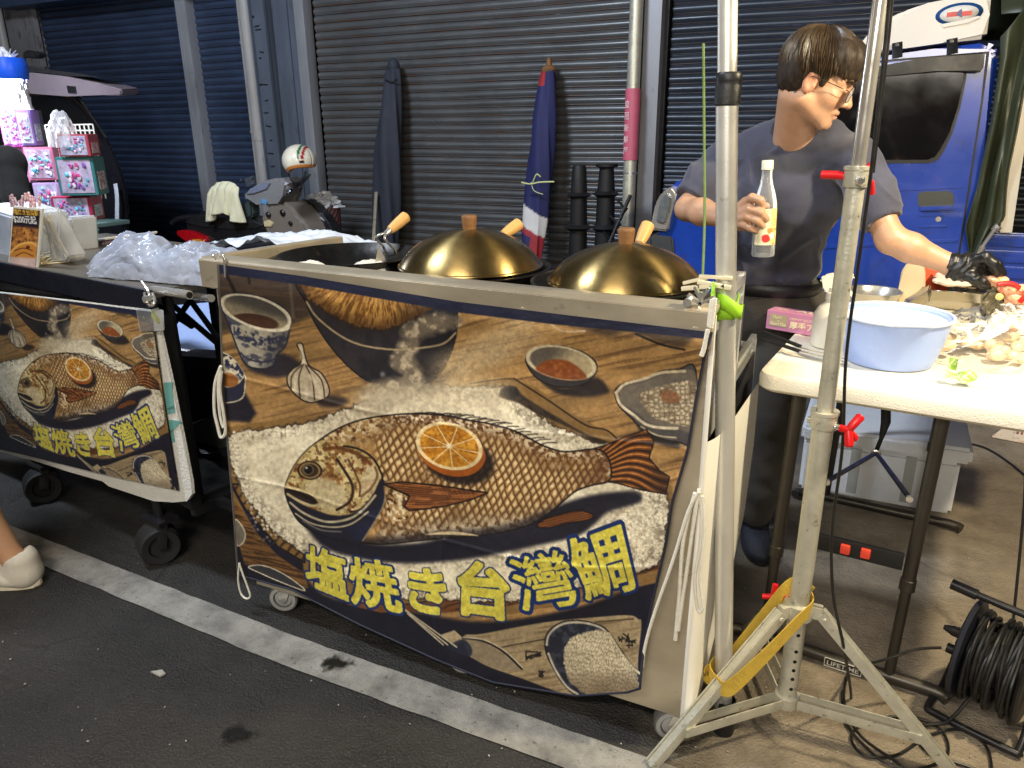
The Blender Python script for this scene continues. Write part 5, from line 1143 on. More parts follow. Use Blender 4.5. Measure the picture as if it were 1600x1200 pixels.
for px in (1402, 1488):
    mb = MB(); a, b_ = tx(px, 60 if px > 1450 else 66, .02), tx(px, 84 if px > 1450 else 90, -.012); mb.bar(a, b_, .045, .006, (0, 1, 0)); mb.lathe([(0, .006), (.010, .005), (.011, 0), (0, 0)], a+Vector((0, -.006, -.012)), 10, (0, -1, 0)); mb.build('bracket', BLACKM, tr)
# chrome lamp surround at the nose
hl = [(1052, 290), (1036, 300), (1026, 318), (1021, 345), (1020, 358), (1046, 361), (1050, 340), (1056, 318), (1060, 300)]
mb = MB(); mb.prism([tx(x, y, -.04) for x, y in hl], (0, .12, 0), .012); hh = mb.build('headlight', STEELB, tr)
mb = MB(); mb.prism([tx(x, y, -.055) for x, y in [(1047, 300), (1036, 310), (1029, 345), (1042, 348), (1048, 325), (1052, 306)]], (0, .03, 0), .006); mb.build('lens', mat('lamp_glass', srgb((150, 156, 160)), .08, .6, .3, 40), hh)
panel('bumper', [(1018, 366), (1052, 370), (1056, 420), (1060, 520), (1020, 520)], mat('grey_bumper', srgb((60, 62, 66)), .5), -.02, .2, tr, .01)
mb = MB(); mb.bar(tx(1095, 292, -.01), tx(1105, 296, -.01), .01, .006); mb.build('side_lamp', mat('amber_lens', srgb((240, 150, 40)), .2), tr)
mb = MB(); letters(mb, '902', tx(1267, 474, -.014), (1, 0, 0), (0, 0, 1), .042, offset=.02, lift=.002); letters(mb, '15', tx(1264, 489, -.014), (1, 0, 0), (0, 0, 1), .034, offset=.01, lift=.002); mb.build('lettering', mat('white_vinyl', srgb((226, 226, 224)), .5), door)
# bed side with planks, white posts
def tb(px, py, Y): return YP(px, py, Y)
mb = MB(); xa, xb = tx(1524, 360).x, 2.9; zt_, zb_ = tx(1540, 362).z, .45; mb.box(((xa+xb)/2, YT+.02, (zt_+zb_)/2), (xb-xa, .04, zt_-zb_), bev=.006)
for k in range(5): z = zb_+(zt_-zb_)*(k+.5)/5; mb.box(((xa+xb)/2, YT-.004, z), (xb-xa-.02, .012, (zt_-zb_)/5-.02), bev=.003)
bed = mb.build('bed_side', BLUE, tr)
mb = MB(); mb.box(((xa+xb)/2, YT+.75, .6), (xb-xa, 1.4, .2)); mb.build('bed_floor', BLACKM, tr)
for x, R in ((YP(1180, 400, YT).x, .27), (2.2, .27)):
    MB().lathe([(0, -.08), (.17, -.08), (.2, -.09), (.26, -.09), (.27, -.06), (.27, .06), (.26, .09), (.2, .09), (0, .08)], (x, YT+.12, R), 40, (0, -1, 0)).build('wheel', RUBBER, tr)
mb = MB(); mb.bar(tx(1570, 362, -.03), tx(1604, 130, -.03), .05, .02, (0, 1, 0)); mb.build('bed_post', mat('cream_post', srgb((222, 214, 196)), .45), tr)
mb = MB(); mb.tube([tx(1524, 396, -.09), tx(1533, 380, -.09)], .016, 12); mb.tube([tx(1533, 380, -.09), tx(1553, 352, -.09)], .009, 12); mb.tube([tx(1550, 358, -.07), tx(1558, 350, -.07)], .018, 10); mb.build('bed_latch', STEELB, tr)
# tarpaulin
TARP = mat('olive_tarpaulin', srgb((58, 64, 48)), .42, 0, .14, 6, .15, 14)
def tarp(u, v):
    x0, y0 = np.interp(v, [0, .12, .4, .7, .88, 1], [1562, 1560, 1546, 1524, 1506, 1513]), 0
    x1 = np.interp(v, [0, .12, .4, .7, .88, 1], [1640, 1640, 1604, 1580, 1572, 1520]); yy = np.interp(v, [0, 1], [10, 402]) if v < .88 else np.interp(v, [.88, 1], [10+392*.88, 402])
    yl = np.interp(v, [0, .88, 1], [60, 352, 400]); yr = np.interp(v, [0, .88, 1], [-40, 338, 396]); yy = yl*(1-u)+yr*u
    fold = .035*math.sin(u*9+v*2.4)+.02*math.sin(u*19-v*4+1)*(.3+v)+.012*math.sin(v*17+u*5)*v
    return tx(x0*(1-u)+x1*u, yy, -.05-fold*.8)
o = MB().grid(tarp, 60, 70).build('tarpaulin', TARP, loc=tx(1560, 330), norm=False); md = o.modifiers.new('thick', 'SOLIDIFY'); md.thickness = .004
tag(o, 'olive green tarpaulin hanging folded from the truck bed frame', 'tarpaulin')
mb = MB(); mb.grid(lambda u, v: Vector((tx(1562, 40).x+1.8*u, YT+.02+1.3*v, tx(1570, 20).z+.25*math.sin(pi*v)+.05*u)), 12, 12); o = mb.build('tarpaulin_cover', TARP, loc=(1, YT+.6, 1.7)); md = o.modifiers.new('thick', 'SOLIDIFY'); md.thickness = .004
tag(o, 'dark canvas cover over the truck bed behind the cab', 'canvas cover')
# ------------------------------------------------------------------ folded umbrellas
t = empty('folded_umbrella', YP(605, 420, 5.7), 'dark charcoal folded market umbrella in its sleeve, leaning on the grey shutter', 'umbrella', 'folded umbrellas against the shutter')
GREYF = mat('charcoal_fabric', srgb((42, 46, 58)), .8, 0, .12, 12, .2, 60)
def furled(px, r, Y0, Y1, wob, seed, flat=.75):
    P = [YP(x, y, Y0+(Y1-Y0)*i/(len(px)-1)) for i, (x, y) in enumerate(px)]; P[0].z = max(P[0].z, .02) if False else P[0].z
    mb = MB(); n = 48; B = bez(P, 36); R = np.interp(np.linspace(0, 1, len(B)), np.linspace(0, 1, len(r)), r); rings = []
    for i, p in enumerate(B):
        rings.append([mb.v(p+Vector((cos(2*pi*k/n)*R[i]*(1+wob*math.sin(2*pi*k/n*5+i*.08+seed)), sin(2*pi*k/n)*R[i]*flat*(1+wob*math.sin(2*pi*k/n*4+i*.07)), 0))) for k in range(n)])
    for a, b_ in zip(rings, rings[1:]):
        for k in range(n): mb.f((a[k], a[(k+1) % n], b_[(k+1) % n], b_[k]))
    mb.f(rings[0][::-1]); mb.f(rings[-1]); return mb, B, R
mb, B, R = furled([(592, 470), (600, 400), (604, 320), (607, 230), (612, 150), (615, 108)], [.06, .12, .13, .12, .085, .06], 5.62, 5.86, .12, 1); mb.build('sleeve', GREYF, t)
mb = MB(); mb.ell(YP(615, 104, 5.86), (.055, .05, .07)); mb.build('cap', GREYF, t)
mb = MB(); mb.tube(bez([YP(607, 120, 5.78)+Vector((-.03, -.04, 0)), YP(612, 128, 5.76), YP(618, 124, 5.78)+Vector((.03, -.02, 0))], 5), .006, 6); mb.build('tie', BLACK, t)
t = empty('folded_umbrella', YP(838, 420, 5.6), 'navy folded market umbrella with red and white bands tied with pale string', 'umbrella', 'folded umbrellas against the shutter')
mb, B, R = furled([(824, 470), (829, 400), (838, 330), (845, 250), (851, 180), (857, 108)], [.075, .085, .10, .10, .088, .05], 5.55, 5.85, .15, 3)
me = mb.mesh('m'); V = np.array([v.co[:] for v in me.vertices]); C = np.tile(np.array(srgb((30, 34, 84))), (len(V), 1))
zz = V[:, 2]; xx = V[:, 0]; z_a = YP(838, 330, 5.65).z; z_b = YP(832, 375, 5.6).z
sl = zz+.55*(xx-xx.mean())
ztop = YP(856, 135, 5.84).z
C[(zz > ztop) & (V[:, 0] < np.interp(zz, [b.z for b in B], [b.x for b in B])-.005)] = srgb((150, 34, 42))
wv = YP(838, 342, 5.62).z
C[(sl < wv+.06) & (sl > wv-.10)] = srgb((206, 204, 204)); C[(sl < wv-.10) & (sl > wv-.15)] = srgb((150, 40, 50)); C[(sl < wv-.15) & (V[:, 0] > np.interp(zz, [b.z for b in B], [b.x for b in B])+.01)] = srgb((150, 40, 50))
set_cols(me, C); me.color_attributes['print'].data.foreach_set('color', np.concatenate([C, np.ones((len(C), 1))], 1).astype(np.float32).ravel())
link('canopy', me, vcol('umbrella_cloth', .75, .2, 200), t)
mb = MB(); q = YP(858, 102, 5.86); mb.lathe([(0, -.05), (.055, -.05), (.06, -.03), (.045, -.005), (.025, 0), (.02, .05), (0, .055)], q, 20); mb.build('finial', DWOOD, t)
mb = MB(); q0, q1 = YP(815, 285, 5.5), YP(866, 284, 5.5); mb.tube(bez([q0, q0.lerp(q1, .3)+Vector((0, -.02, -.012)), q0.lerp(q1, .6)+Vector((0, -.02, 0)), q1], 6), .006, 6); mb.tube(bez([q0.lerp(q1, .35), q0.lerp(q1, .4)+Vector((.03, -.03, .06)), q0.lerp(q1, .62)+Vector((0, -.02, .04))], 6), .005, 6); mb.tube(bez([q0.lerp(q1, .3), q0.lerp(q1, .36)+Vector((.02, -.03, -.06)), q0.lerp(q1, .62)+Vector((.02, -.02, -.09))], 6), .003, 6); mb.build('string', mat('pale_string', srgb((206, 212, 150)), .7), t)
# ------------------------------------------------------------------ black umbrella-base drums on sticks (two stacked towers)
for lab, cx, prof_px in (('shorter black flanged plastic tower left of the other', 904, [(258, 9), (262, 11), (300, 13), (305, 20), (309, 13), (350, 14), (355, 24), (360, 14), (398, 15), (402, 24), (440, 24)]),
                         ('taller black flanged plastic tower with a round cap beside the sleeved pole', 946, [(256, 17), (260, 17), (263, 11), (298, 14), (303, 21), (308, 14), (350, 15), (356, 22), (361, 15), (400, 17), (440, 20)])):
    c = YP(cx, 330, 5.3); d = (c-CAMP).dot(FW); k = d/CAM_F
    pr = [(w_*k, YP(cx, y, 5.3).z) for y, w_ in prof_px][::-1]; pr = [(pr[0][0], 0)]+pr; z0 = 0
    mb = MB(); mb.lathe([(0, 0)]+pr+[(0, pr[-1][1])], (c.x, c.y, 0), 28); o = mb.build('spool_tower', mat('black_spool', (.007, .007, .008), .6), loc=(c.x, c.y, 0)); tag(o, lab, 'plastic tower', 'black plastic towers by the shutter')
mb = MB(); mb.tube([YP(940, 408, 5.1), YP(985, 305, 5.3)], .014, 8)
for k in range(6): q = YP(940, 408, 5.1).lerp(YP(985, 305, 5.3), .2+.12*k); mb.tube([q, q+Vector((.05*(-1)**k, -.02, .06))], .008, 6)
o = mb.build('broom_stick', BLACKM, loc=YP(940, 408, 5.1)); tag(o, 'dark stick with twigs leaning between the black tower and the sleeved pole', 'stick')
mb = MB(); a = YP(583, 390, 5.4); b_ = YP(588, 300, 5.6); mb.bar(a, b_, .03, .012, (0, 1, 0)); tag(mb.build('metal_bar', STEEL, loc=a), 'thin pale metal bar leaning beside the charcoal umbrella', 'bar')
# dark dolly under the shutter
mb = MB(); c = YP(600, 395, 5.2); mb.box((c.x, c.y, .1), (1.3, .3, .10), bev=.01); mb.box((c.x+.1, c.y, .26), (1.1, .24, .05), bev=.01); tag(mb.build('pallet', BLACKM, loc=(c.x, c.y, 0)), 'dark low pallet on the ground in front of the grey shutter', 'pallet')
# ------------------------------------------------------------------ waste basket
bk = YP(506, 330, 5.45); kk = (bk-CAMP).dot(FW)/CAM_F
t = empty('waste_basket', (bk.x, bk.y, 0), 'dark red wicker basket with a white plastic bag on top behind the scooter', 'basket')
zt2 = YP(506, 318, 5.45).z
WICK = mat('dark_wicker', srgb((84, 54, 54)), .6, 0, .3, 30, .4, 70)
mb = MB(); R1 = 25*kk; R0 = 22*kk; n = 40; pr = [(R0+(R1-R0)*z/zt2, z) for z in np.linspace(0, zt2, 22)]
rings = [[mb.v((bk.x+(r+.006*((k+i) % 2))*cos(2*pi*k/n), bk.y+(r+.006*((k+i) % 2))*sin(2*pi*k/n), z)) for k in range(n)] for i, (r, z) in enumerate(pr)]
for a, b_ in zip(rings, rings[1:]):
    for k in range(n): mb.f((a[k], a[(k+1) % n], b_[(k+1) % n], b_[k]))
mb.build('wicker', WICK, t, smooth=False)
BAGW = mat('white_bag_film', srgb((206, 212, 222)), .3, 0, .06, 10, .2, 30)
def crumple(c, rx, ry, h, seed, nu=54, nv=22, amp=.35):
    def fn(u, v):
        a = 2*pi*u; r = math.sin(v*pi*.5)**.8; n1 = float(fbm(np.array([3*cos(a)+v*3+seed]), np.array([3*sin(a)+v*2]), seed)[0])-.5
        rid = abs(float(vnoise(np.array([4*cos(a)+v*4+seed]), np.array([4*sin(a)-v*3.]), seed+3)[0])-.5)
        k = 1+amp*n1*2-amp*rid
        return Vector((c[0]+rx*r*cos(a)*k, c[1]+ry*r*sin(a)*k, c[2]+h*cos(v*pi*.5)*(1+amp*(n1*1.6-rid))))
    return MB().grid(fn, nu, nv)
crumple((bk.x, bk.y, zt2-.03), R1*1.12, R1*1.1, .12, 4, amp=.4).build('bag_lining', BAGW, t, norm=False)
# ------------------------------------------------------------------ parked scooter
YS = 5.1; kS = 1/195.
sct = empty('scooter', (YP(400, 400, YS).x, YS, 0), 'parked grey and black motor scooter seen from behind with a red tail lamp', 'scooter')
SG = mat('scooter_grey', srgb((120, 112, 104)), .38, 0, .06, 8, coat=.4); SB = mat('scooter_black', (.012, .012, .014), .3, 0, .1, coat=.6)
def sp(px, py, dy=0): p = YP(px, py, YS); p.y += dy; return p
mb = MB(); mb.prism([sp(x, y, -.10) for x, y in [(300, 346), (318, 336), (350, 338), (400, 344), (432, 352), (452, 372), (470, 400), (440, 430), (380, 430), (340, 402), (310, 378)]], (0, .26, 0), .03); mb.build('body', SB, sct)
mb = MB(); mb.prism([sp(x, y, -.11) for x, y in [(300, 341), (322, 333), (346, 336), (400, 341), (426, 349), (420, 358), (380, 356), (330, 352), (304, 350)]], (0, .28, 0), .025); mb.build('seat', mat('seat_vinyl', (.014, .014, .015), .45, 0, .1, 20, .1, 200), sct)
mb = MB(); mb.tube(bez([sp(284, 347, -.12), sp(292, 340, -.10), sp(312, 338, -.06), sp(330, 342, -.04)], 5), .022, 10); mb.tube(bez([sp(300, 336, .12), sp(318, 333, .12), sp(340, 337, .1)], 5), .02, 10); mb.build('grab_rail', SB, sct)
mb = MB(); mb.prism([sp(x, y, -.16) for x, y in [(293, 360), (300, 356), (318, 358), (340, 368), (343, 376), (334, 382), (316, 376), (300, 368)]], (0, .10, 0), .02); tl = mb.build('tail_lamp', mat('red_lens', srgb((170, 16, 26)), .15, 0, .1, coat=.6), sct)
mb = MB(); mb.prism([sp(x, y, -.17) for x, y in [(322, 368), (334, 368), (342, 374), (334, 381), (320, 376)]], (0, .03, 0), .012); mb.build('indicator', mat('amber_lens2', srgb((220, 150, 30)), .15, coat=.6), tl)
mb = MB(); mb.prism([sp(x, y, -.12) for x, y in [(420, 340), (424, 330), (446, 320), (452, 312), (466, 318), (490, 345), (503, 372), (508, 400), (505, 430), (462, 430), (448, 380), (436, 356)]], (0, .30, 0), .03); mb.build('leg_shield', SG, sct)
mb = MB(); mb.prism([sp(x, y, .10) for x, y in [(452, 312), (470, 316), (496, 345), (512, 378), (520, 410), (514, 440), (500, 440), (500, 380)]], (0, .16, 0), .03); mb.build('front_fairing', SB, sct)
mb = MB(); mb.prism([sp(x, y, -.14) for x, y in [(394, 306), (400, 298), (424, 282), (450, 276), (462, 278), (468, 290), (456, 300), (448, 312), (444, 322), (430, 322), (420, 312), (402, 312)]], (0, .24, 0), .03); hd = mb.build('handlebar_cowl', mat('scooter_silver', srgb((150, 150, 154)), .34, .3, .06, coat=.5), sct)
mb = MB(); mb.prism([sp(x, y, -.155) for x, y in [(404, 302), (410, 293), (430, 284), (442, 284), (436, 294), (416, 300)]], (0, .03, 0), .006); mb.build('gauge', mat('gauge_glass', srgb((120, 128, 148)), .08, 0, .1, coat=.6), hd)
mb = MB(); mb.box(sp(432, 313, -.15), (.06, .012, .035), M=Matrix.Rotation(.35, 3, 'Y'), bev=.004); mb.build('key_plate', mat('blue_sticker', srgb((90, 150, 200)), .4), hd)
for nm, (px, py), r in (('ignition', (436, 333), .024), ('ignition', (458, 330), .026), ('bag_hook', (470, 346), .018)): MB().lathe([(0, .02), (r*.6, .02), (r, .012), (r, 0), (0, 0)], sp(px, py, -.125), 16, (0, -1, 0)).build(nm, BLACKM, sct)
mb = MB(); mb.prism([sp(x, y, -.135) for x, y in [(428, 344), (436, 341), (444, 346), (440, 352), (430, 352)]], (0, .02, 0), .006); mb.build('glove_lid', mat('cream_tape', srgb((206, 190, 150)), .5), sct)
mb = MB(); c = sp(477, 287, -.1); mb.tube([sp(456, 296, -.04), sp(466, 292, -.06), c], .012, 8)
me = MB().lathe([(0, .02), (.6, .016), (.92, .004), (1, -.01), (.97, -.03), (0, -.05)], (0, 0, 0), 30, (-.2, -1, .1)).mesh(); me.transform(Matrix.Translation(c) @ Matrix.Rotation(.5, 4, 'Y') @ Matrix.Diagonal((.105, 1, .062, 1))); mir = link('mirror', me, SB, sct); mb.build('mirror_arm', STEEL, mir)
me = MB().lathe([(0, .024), (.86, .02), (.86, .018), (0, .018)], (0, 0, 0), 30, (-.2, -1, .1)).mesh(); me.transform(Matrix.Translation(c) @ Matrix.Rotation(.5, 4, 'Y') @ Matrix.Diagonal((.105, 1, .062, 1))); link('mirror_glass', me, mat('mirror_glass', (.25, .27, .33), .05, 1), mir)
mb = MB(); mb.box(sp(398, 283, -.05), (.10, .03, .075), M=Matrix.Rotation(-.3, 3, 'Y'), bev=.01)
for q in ((386, 281), (403, 277), (404, 286)): mb.ell(sp(*q, -.07), .012, n=8)
mb.build('phone_holder', mat('grey_holder', srgb((70, 74, 84)), .3), sct)
for x in (sp(345, 400).x, sp(520, 400).x): MB().lathe([(0, -.05), (.17, -.05), (.22, -.055), (.25, -.03), (.25, .03), (.22, .055), (0, .05)], (x, YS+.03, .25), 32, (0, -1, 0)).build('wheel', RUBBER, sct)
# helmet on the mirror
c = sp(474, 251, -.05); kh = (c-CAMP).dot(FW)/CAM_F
hm = empty('helmet', c, 'white open helmet with green and red stripe hung on the scooter mirror', 'helmet')
R = 25.5*kh
def hel(u, v):
    a = 2*pi*u; ph = v*1.95-.0; rim = 2.02+.28*math.cos(a*1.0+2.2)-.16*math.cos(2*(a+1.2)); ph = v*rim
    return Vector((c.x+R*math.sin(ph)*cos(a), c.y+R*1.08*math.sin(ph)*sin(a), c.z+R*.98*math.cos(ph)))
mb = MB(); mb.grid(hel, 64, 32); me = mb.mesh('m'); V = np.array([v.co[:] for v in me.vertices]); n_ = (V-np.array(c))/R
C = np.tile(np.array(srgb((232, 226, 206))), (len(V), 1)); s_ = n_[:, 0]*.92+n_[:, 1]*.28
fr_ = (n_[:, 1] < .3) & (n_[:, 2] > .12)
C[fr_ & (s_ > .26) & (s_ < .40)] = srgb((30, 104, 50)); C[fr_ & (s_ >= .40) & (s_ < .48)] = srgb((224, 214, 196)); C[fr_ & (s_ >= .48) & (s_ < .62)] = srgb((160, 34, 40))
C[(n_[:, 2] < .05) & (n_[:, 2] > -.08) & (np.abs(s_-.5) < .14) & (n_[:, 1] < 0)] = srgb((60, 20, 20)); C[(np.hypot(n_[:, 2]-.28, n_[:, 0]+.86) < .12) & (n_[:, 1] < .2)] = srgb((30, 30, 30))
idx = np.arange(len(V)); vr = idx//65; C[vr >= 29] = srgb((206, 132, 60))
set_cols(me, C); me.color_attributes['print'].data.foreach_set('color', np.concatenate([C, np.ones((len(C), 1))], 1).astype(np.float32).ravel())
sh_ = link('shell', me, vcol('helmet_paint', .25, coat=.7), hm); md = sh_.modifiers.new('t', 'SOLIDIFY'); md.thickness = .02; md.offset = -1
mb = MB(); mb.tube(bez([c+Vector((-.08, -.05, -.10)), c+Vector((-.05, -.06, -.15)), c+Vector((0, -.06, -.17)), c+Vector((.05, -.05, -.14)), c+Vector((.09, -.03, -.08))], 5), .010, 7, flat=.4); mb.build('chin_strap', BLACK, hm)
# pale gloves / towel over the left grip
def tw(u, v):
    a = (u-.5)*2; px = 370+25*a*(.80+.30*v)+4*math.sin(u*14)*v; py = 284+9*abs(a)**3+v*(50+5*math.sin(u*9)); dy = -.12-.05*min(1, v*5)*(1-.4*a*a)-.022*math.cos(u*26+v*2)*(.25+v)-.012*math.sin(u*53)*v
    return sp(px, py, dy)
o = MB().grid(tw, 60, 30).build('towel', mat('cream_towel', srgb((226, 222, 190)), .9, 0, .07, 14, .25, 90, sheen=.2), loc=sp(366, 310, -.1), norm=False); md = o.modifiers.new('t', 'SOLIDIFY'); md.thickness = .02
tag(o, 'cream towel draped over the left grip of the scooter', 'towel')
mb = MB(); mb.prism([sp(x, y, -.06) for x, y in [(384, 316), (400, 312), (402, 336), (396, 342), (382, 340)]], (0, .10, 0), .015); tag(mb.build('cup_holder', mat('dark_green_cup', srgb((60, 72, 72)), .5), loc=sp(392, 330)), 'dark green pouch hanging beside the cream towel on the scooter', 'pouch')
# ------------------------------------------------------------------ toy stall at the far left
YB = 3.2
BOXM = {}
def toybox(px, size, face, side, lab, seed, yaw=.35, Y=YB, clear=.0):
    """px = (x0,y0,x1,y1) of the front face in the photograph"""
    x0, y0, x1, y1 = px; a, b_ = YP(x0, (y0+y1)/2, Y), YP(x1, (y0+y1)/2, Y); zt_, zb_ = YP(x0, y0, Y).z, YP(x0, y1, Y).z; dpt = (a-CAMP).dot(FW)/CAM_F; W = (x1-x0)*dpt/.93; H = zt_-zb_; size *= .75
    t = empty('toy_box', (a.x, Y, zb_), lab, 'toy box', 'boxed toys on the toy stall'); rnd = random.Random(seed)
    X = Vector((.84, .53, 0)).normalized(); Yd = Vector((-X.y, X.x, 0)); o = Vector((a.x, Y, zb_))
    def P(u, v, d): return o+X*(u*W)+Vector((0, 0, v*H))+Yd*d
    mb = MB(); mb.prism([P(0, 0, 0), P(1, 0, 0), P(1, 1, 0), P(0, 1, 0)], Yd*size, .004); mb.build('carton', mat('carton_%d' % seed, srgb(side), .4, 0, .1, 12), t)
    mb = MB(); m = .07; mb.prism([P(m, m, -.003), P(1-m, m, -.003), P(1-m, 1-m, -.003), P(m, 1-m, -.003)], Yd*-.002); fr = mb.build('window_panel', mat('panel_%d' % seed, srgb(tuple(int(q*.78) for q in face)), .12, 0, .35, 26, c2=srgb((206, 196, 224)), c2th=.5, c2w=.1, c2scale=18, coat=.5), t)
    mb = MB(); mb.mi = 0
    for k in range(30):
        u, v = rnd.uniform(.18, .82), rnd.uniform(.18, .82); r = rnd.uniform(.05, .13)*min(W, H); c = P(u, v, -.006); mb.mi = rnd.randrange(4)
        mb.ell(c, (r, .004, r*rnd.uniform(.5, 1.1)), n=10)
    mb.build('toy_print', [mat('tp_a', srgb((214, 90, 150)), .3), mat('tp_b', srgb((110, 190, 214)), .3), mat('tp_c', srgb((236, 226, 236)), .3), mat('tp_d', srgb((150, 110, 190)), .3)], fr)
    # printed side
    mb = MB(); q = .002; mb.prism([P(1, .14, size*.2)+X*q, P(1, .14, size*.8)+X*q, P(1, .62, size*.8)+X*q, P(1, .62, size*.2)+X*q], X*.002)
    mb.build('side_print', mat('sideprint_%d' % (seed % 3), srgb(((206, 120, 140), (150, 90, 110), (120, 160, 190))[seed % 3]), .35, 0, .5, 40, c2=srgb((226, 220, 220)), c2th=.5, c2scale=50), t)
    return t
toybox((0, 165, 26, 230), .14, (186, 110, 190), (190, 90, 170), 'purple toy box at the left edge under the lit bag', 1)
toybox((28, 172, 48, 228), .16, (232, 220, 240), (150, 120, 196), 'tall pink and violet toy box with a rounded top', 2)
toybox((2, 229, 36, 286), .16, (190, 176, 230), (206, 150, 196), 'lilac toy box half hidden by the black sleeve', 3)
toybox((40, 230, 80, 282), .12, (230, 190, 220), (226, 130, 160), 'pink framed toy box in the middle row', 4)
toybox((54, 286, 90, 330), .12, (206, 196, 234), (190, 160, 206), 'pale lilac toy box in the bottom row', 5)
toybox((90, 210, 133, 245), .22, (210, 206, 232), (186, 76, 90), 'topmost toy box with red side on the teal sided box', 6)
toybox((90, 246, 142, 306), .24, (226, 206, 236), (64, 130, 130), 'large toy box with teal side under the red sided one', 7)
toybox((82, 308, 136, 346), .26, (214, 196, 232), (176, 50, 84), 'wide toy box with crimson side at the bottom of the stack', 8)
# table of the toy stall
p0, p1 = YP(-60, 349, YB), YP(140, 349, YB)
t = empty('toy_table', ((p0.x+p1.x)/2, YB+.3, 0), 'green legged folding table under the boxed toys', 'table')
mb = MB(); mb.box(((p0.x+p1.x)/2, YB+.10, p1.z-.015), (p1.x-p0.x+.1, .30, .025), bev=.004); mb.build('tabletop', mat('mint_top', srgb((86, 110, 106)), .5), t)
for x in (p1.x-.05, p1.x-.35, p1.x-.7):
    MB().tube([(x, YB-.03, p1.z-.03), (x+.12, YB-.03, 0)], .014, 8).build('leg', mat('teal_leg', srgb((60, 104, 96)), .5), t)
    MB().tube([(x+.14, YB-.02, p1.z-.03), (x, YB-.02, .1)], .012, 8).build('leg', MATS['teal_leg'], t)
# wire grid
t = empty('wire_grid', YP(110, 220, YB+.5), 'white wire display grid standing behind the toy boxes', 'wire grid')
mb = MB(); a, b_ = YP(70, 195, YB+.45), YP(145, 195, YB+.45); zt_, zb_ = YP(110, 195, YB+.45).z, YP(110, 240, YB+.45).z
for k in range(12): x = a.x+(b_.x-a.x)*k/11; mb.tube([(x, YB+.45, zb_-.3), (x, YB+.45, zt_)], .005, 6)
for k in range(9): z = zt_-(zt_-zb_)*k/5; mb.tube([(a.x, YB+.45, z), (b_.x, YB+.45, z)], .005, 6)
mb.build('wires', WHITEP, t)
mb = MB(); mb.box((a.x-.02, YB+.44, zt_-.25), (.02, .02, .7)); mb.build('post', BLACKM, t)
# clear plush bag on the boxes
c = YP(97, 206, YB+.05); o = crumple((c.x, c.y, c.z-.09), .085, .08, .20, 12, amp=.3).build('toy_bag', film('clear_wrap', (.85, .85, .9), .35, .1), loc=c, norm=False); tag(o, 'clear bagged plush toy on top of the red sided toy box', 'toy')
# lit bag with blue lid, the LED inside it
lc = YP(10, 128, YB-.02)
lb = empty('lit_toy_bag', lc, 'clear bag with blue top glowing white from the lamp beside it', 'bagged toy')
kl = (lc-CAMP).dot(FW)/CAM_F
crumple((lc.x, lc.y, lc.z-.16), 32*kl, 30*kl, .34, 21, amp=.22).build('bag', film('clear_wrap', (.85, .85, .9), .35, .1), lb, norm=False)
MB().lathe([(0, .05), (27*kl, .04), (29*kl, .0), (28*kl, -.06), (26*kl, -.08), (0, -.08)], YP(10, 102, YB-.02), 30).build('lid', mat('blue_lid', srgb((30, 90, 220)), .35), lb)
mb = MB()
for k in range(9): a = k*.7; mb.tube([YP(14, 92, YB), YP(14+14*cos(a), 84-8*abs(sin(a)), YB)], [.012, .002], 5)
mb.build('bag_tuft', film('clear_wrap', (.85, .85, .9), .35, .1), lb)
mb = MB(); mb.lathe([(0, -.16), (.12, -.14), (.125, .1), (0, .12)], YP(6, 128, YB+.02), 24); o = mb.build('led_lamp', mat('led_tube', (.9, .95, 1.0), .5, emit=16), loc=YP(6, 128, YB+.02)); tag(o, 'glowing white LED lamp behind the clear bag on the toy stall', 'lamp')
# ------------------------------------------------------------------ dark van with raised tailgate
YV = 4.4
vn = empty('van', (YP(60, 300, YV).x, YV+.8, 0), 'dark van with its tailgate raised behind the toy stall', 'van')
VD = mat('van_dark_paint', (.012, .013, .018), .3, .2, .1, coat=.6)
def vp(px, py, dy=0): p = YP(px, py, YV); p.y += dy; return p
vx = [(-160, 150), (60, 138), (96, 146), (116, 166), (132, 190), (146, 215), (160, 240), (172, 270), (180, 300), (184, 340), (182, 380), (150, 440), (-160, 440)]
mb = MB(); P = [vp(x, y, .12) for x, y in vx]
for p in P: p.z = max(p.z, .25)
mb.prism(P, (-1.9, 1.1, 0), .03); mb.build('body', VD, vn)
mb = MB(); mb.prism([vp(x, y, .10) for x, y in [(-120, 160), (60, 148), (92, 155), (110, 176), (136, 212), (140, 232), (-120, 232)]], (0, .03, 0), .01); mb.build('rear_opening', mat('van_interior', (.004, .004, .006), .8), vn)
mb = MB(); mb.tube(bez([vp(172, 288, .05), vp(178, 310, .03), vp(178, 345, .03)], 5), .022, 8, flat=.5); mb.build('tail_lamp', mat('clear_lens', srgb((190, 196, 206)), .2), vn)
tgp = [(44, 126), (58, 117), (96, 116), (150, 122), (200, 132), (236, 142), (232, 152), (205, 150), (150, 152), (96, 148), (62, 141), (46, 132)]
mb = MB(); mb.prism([vp(x, y, -.25) for x, y in tgp], (-.3, .40, .03), .012); tg = mb.build('tailgate', mat('tailgate_grey', srgb((128, 116, 124)), .42, .1, .1, 5), vn)
mb = MB(); mb.prism([vp(x, y, -.22) for x, y in [(52, 104), (80, 105), (120, 112), (170, 118), (200, 124), (150, 121), (96, 115), (58, 116)]], (-.2, .36, .02), .006); mb.build('rear_window', mat('van_glass', (.02, .022, .028), .08, coat=.5), tg)
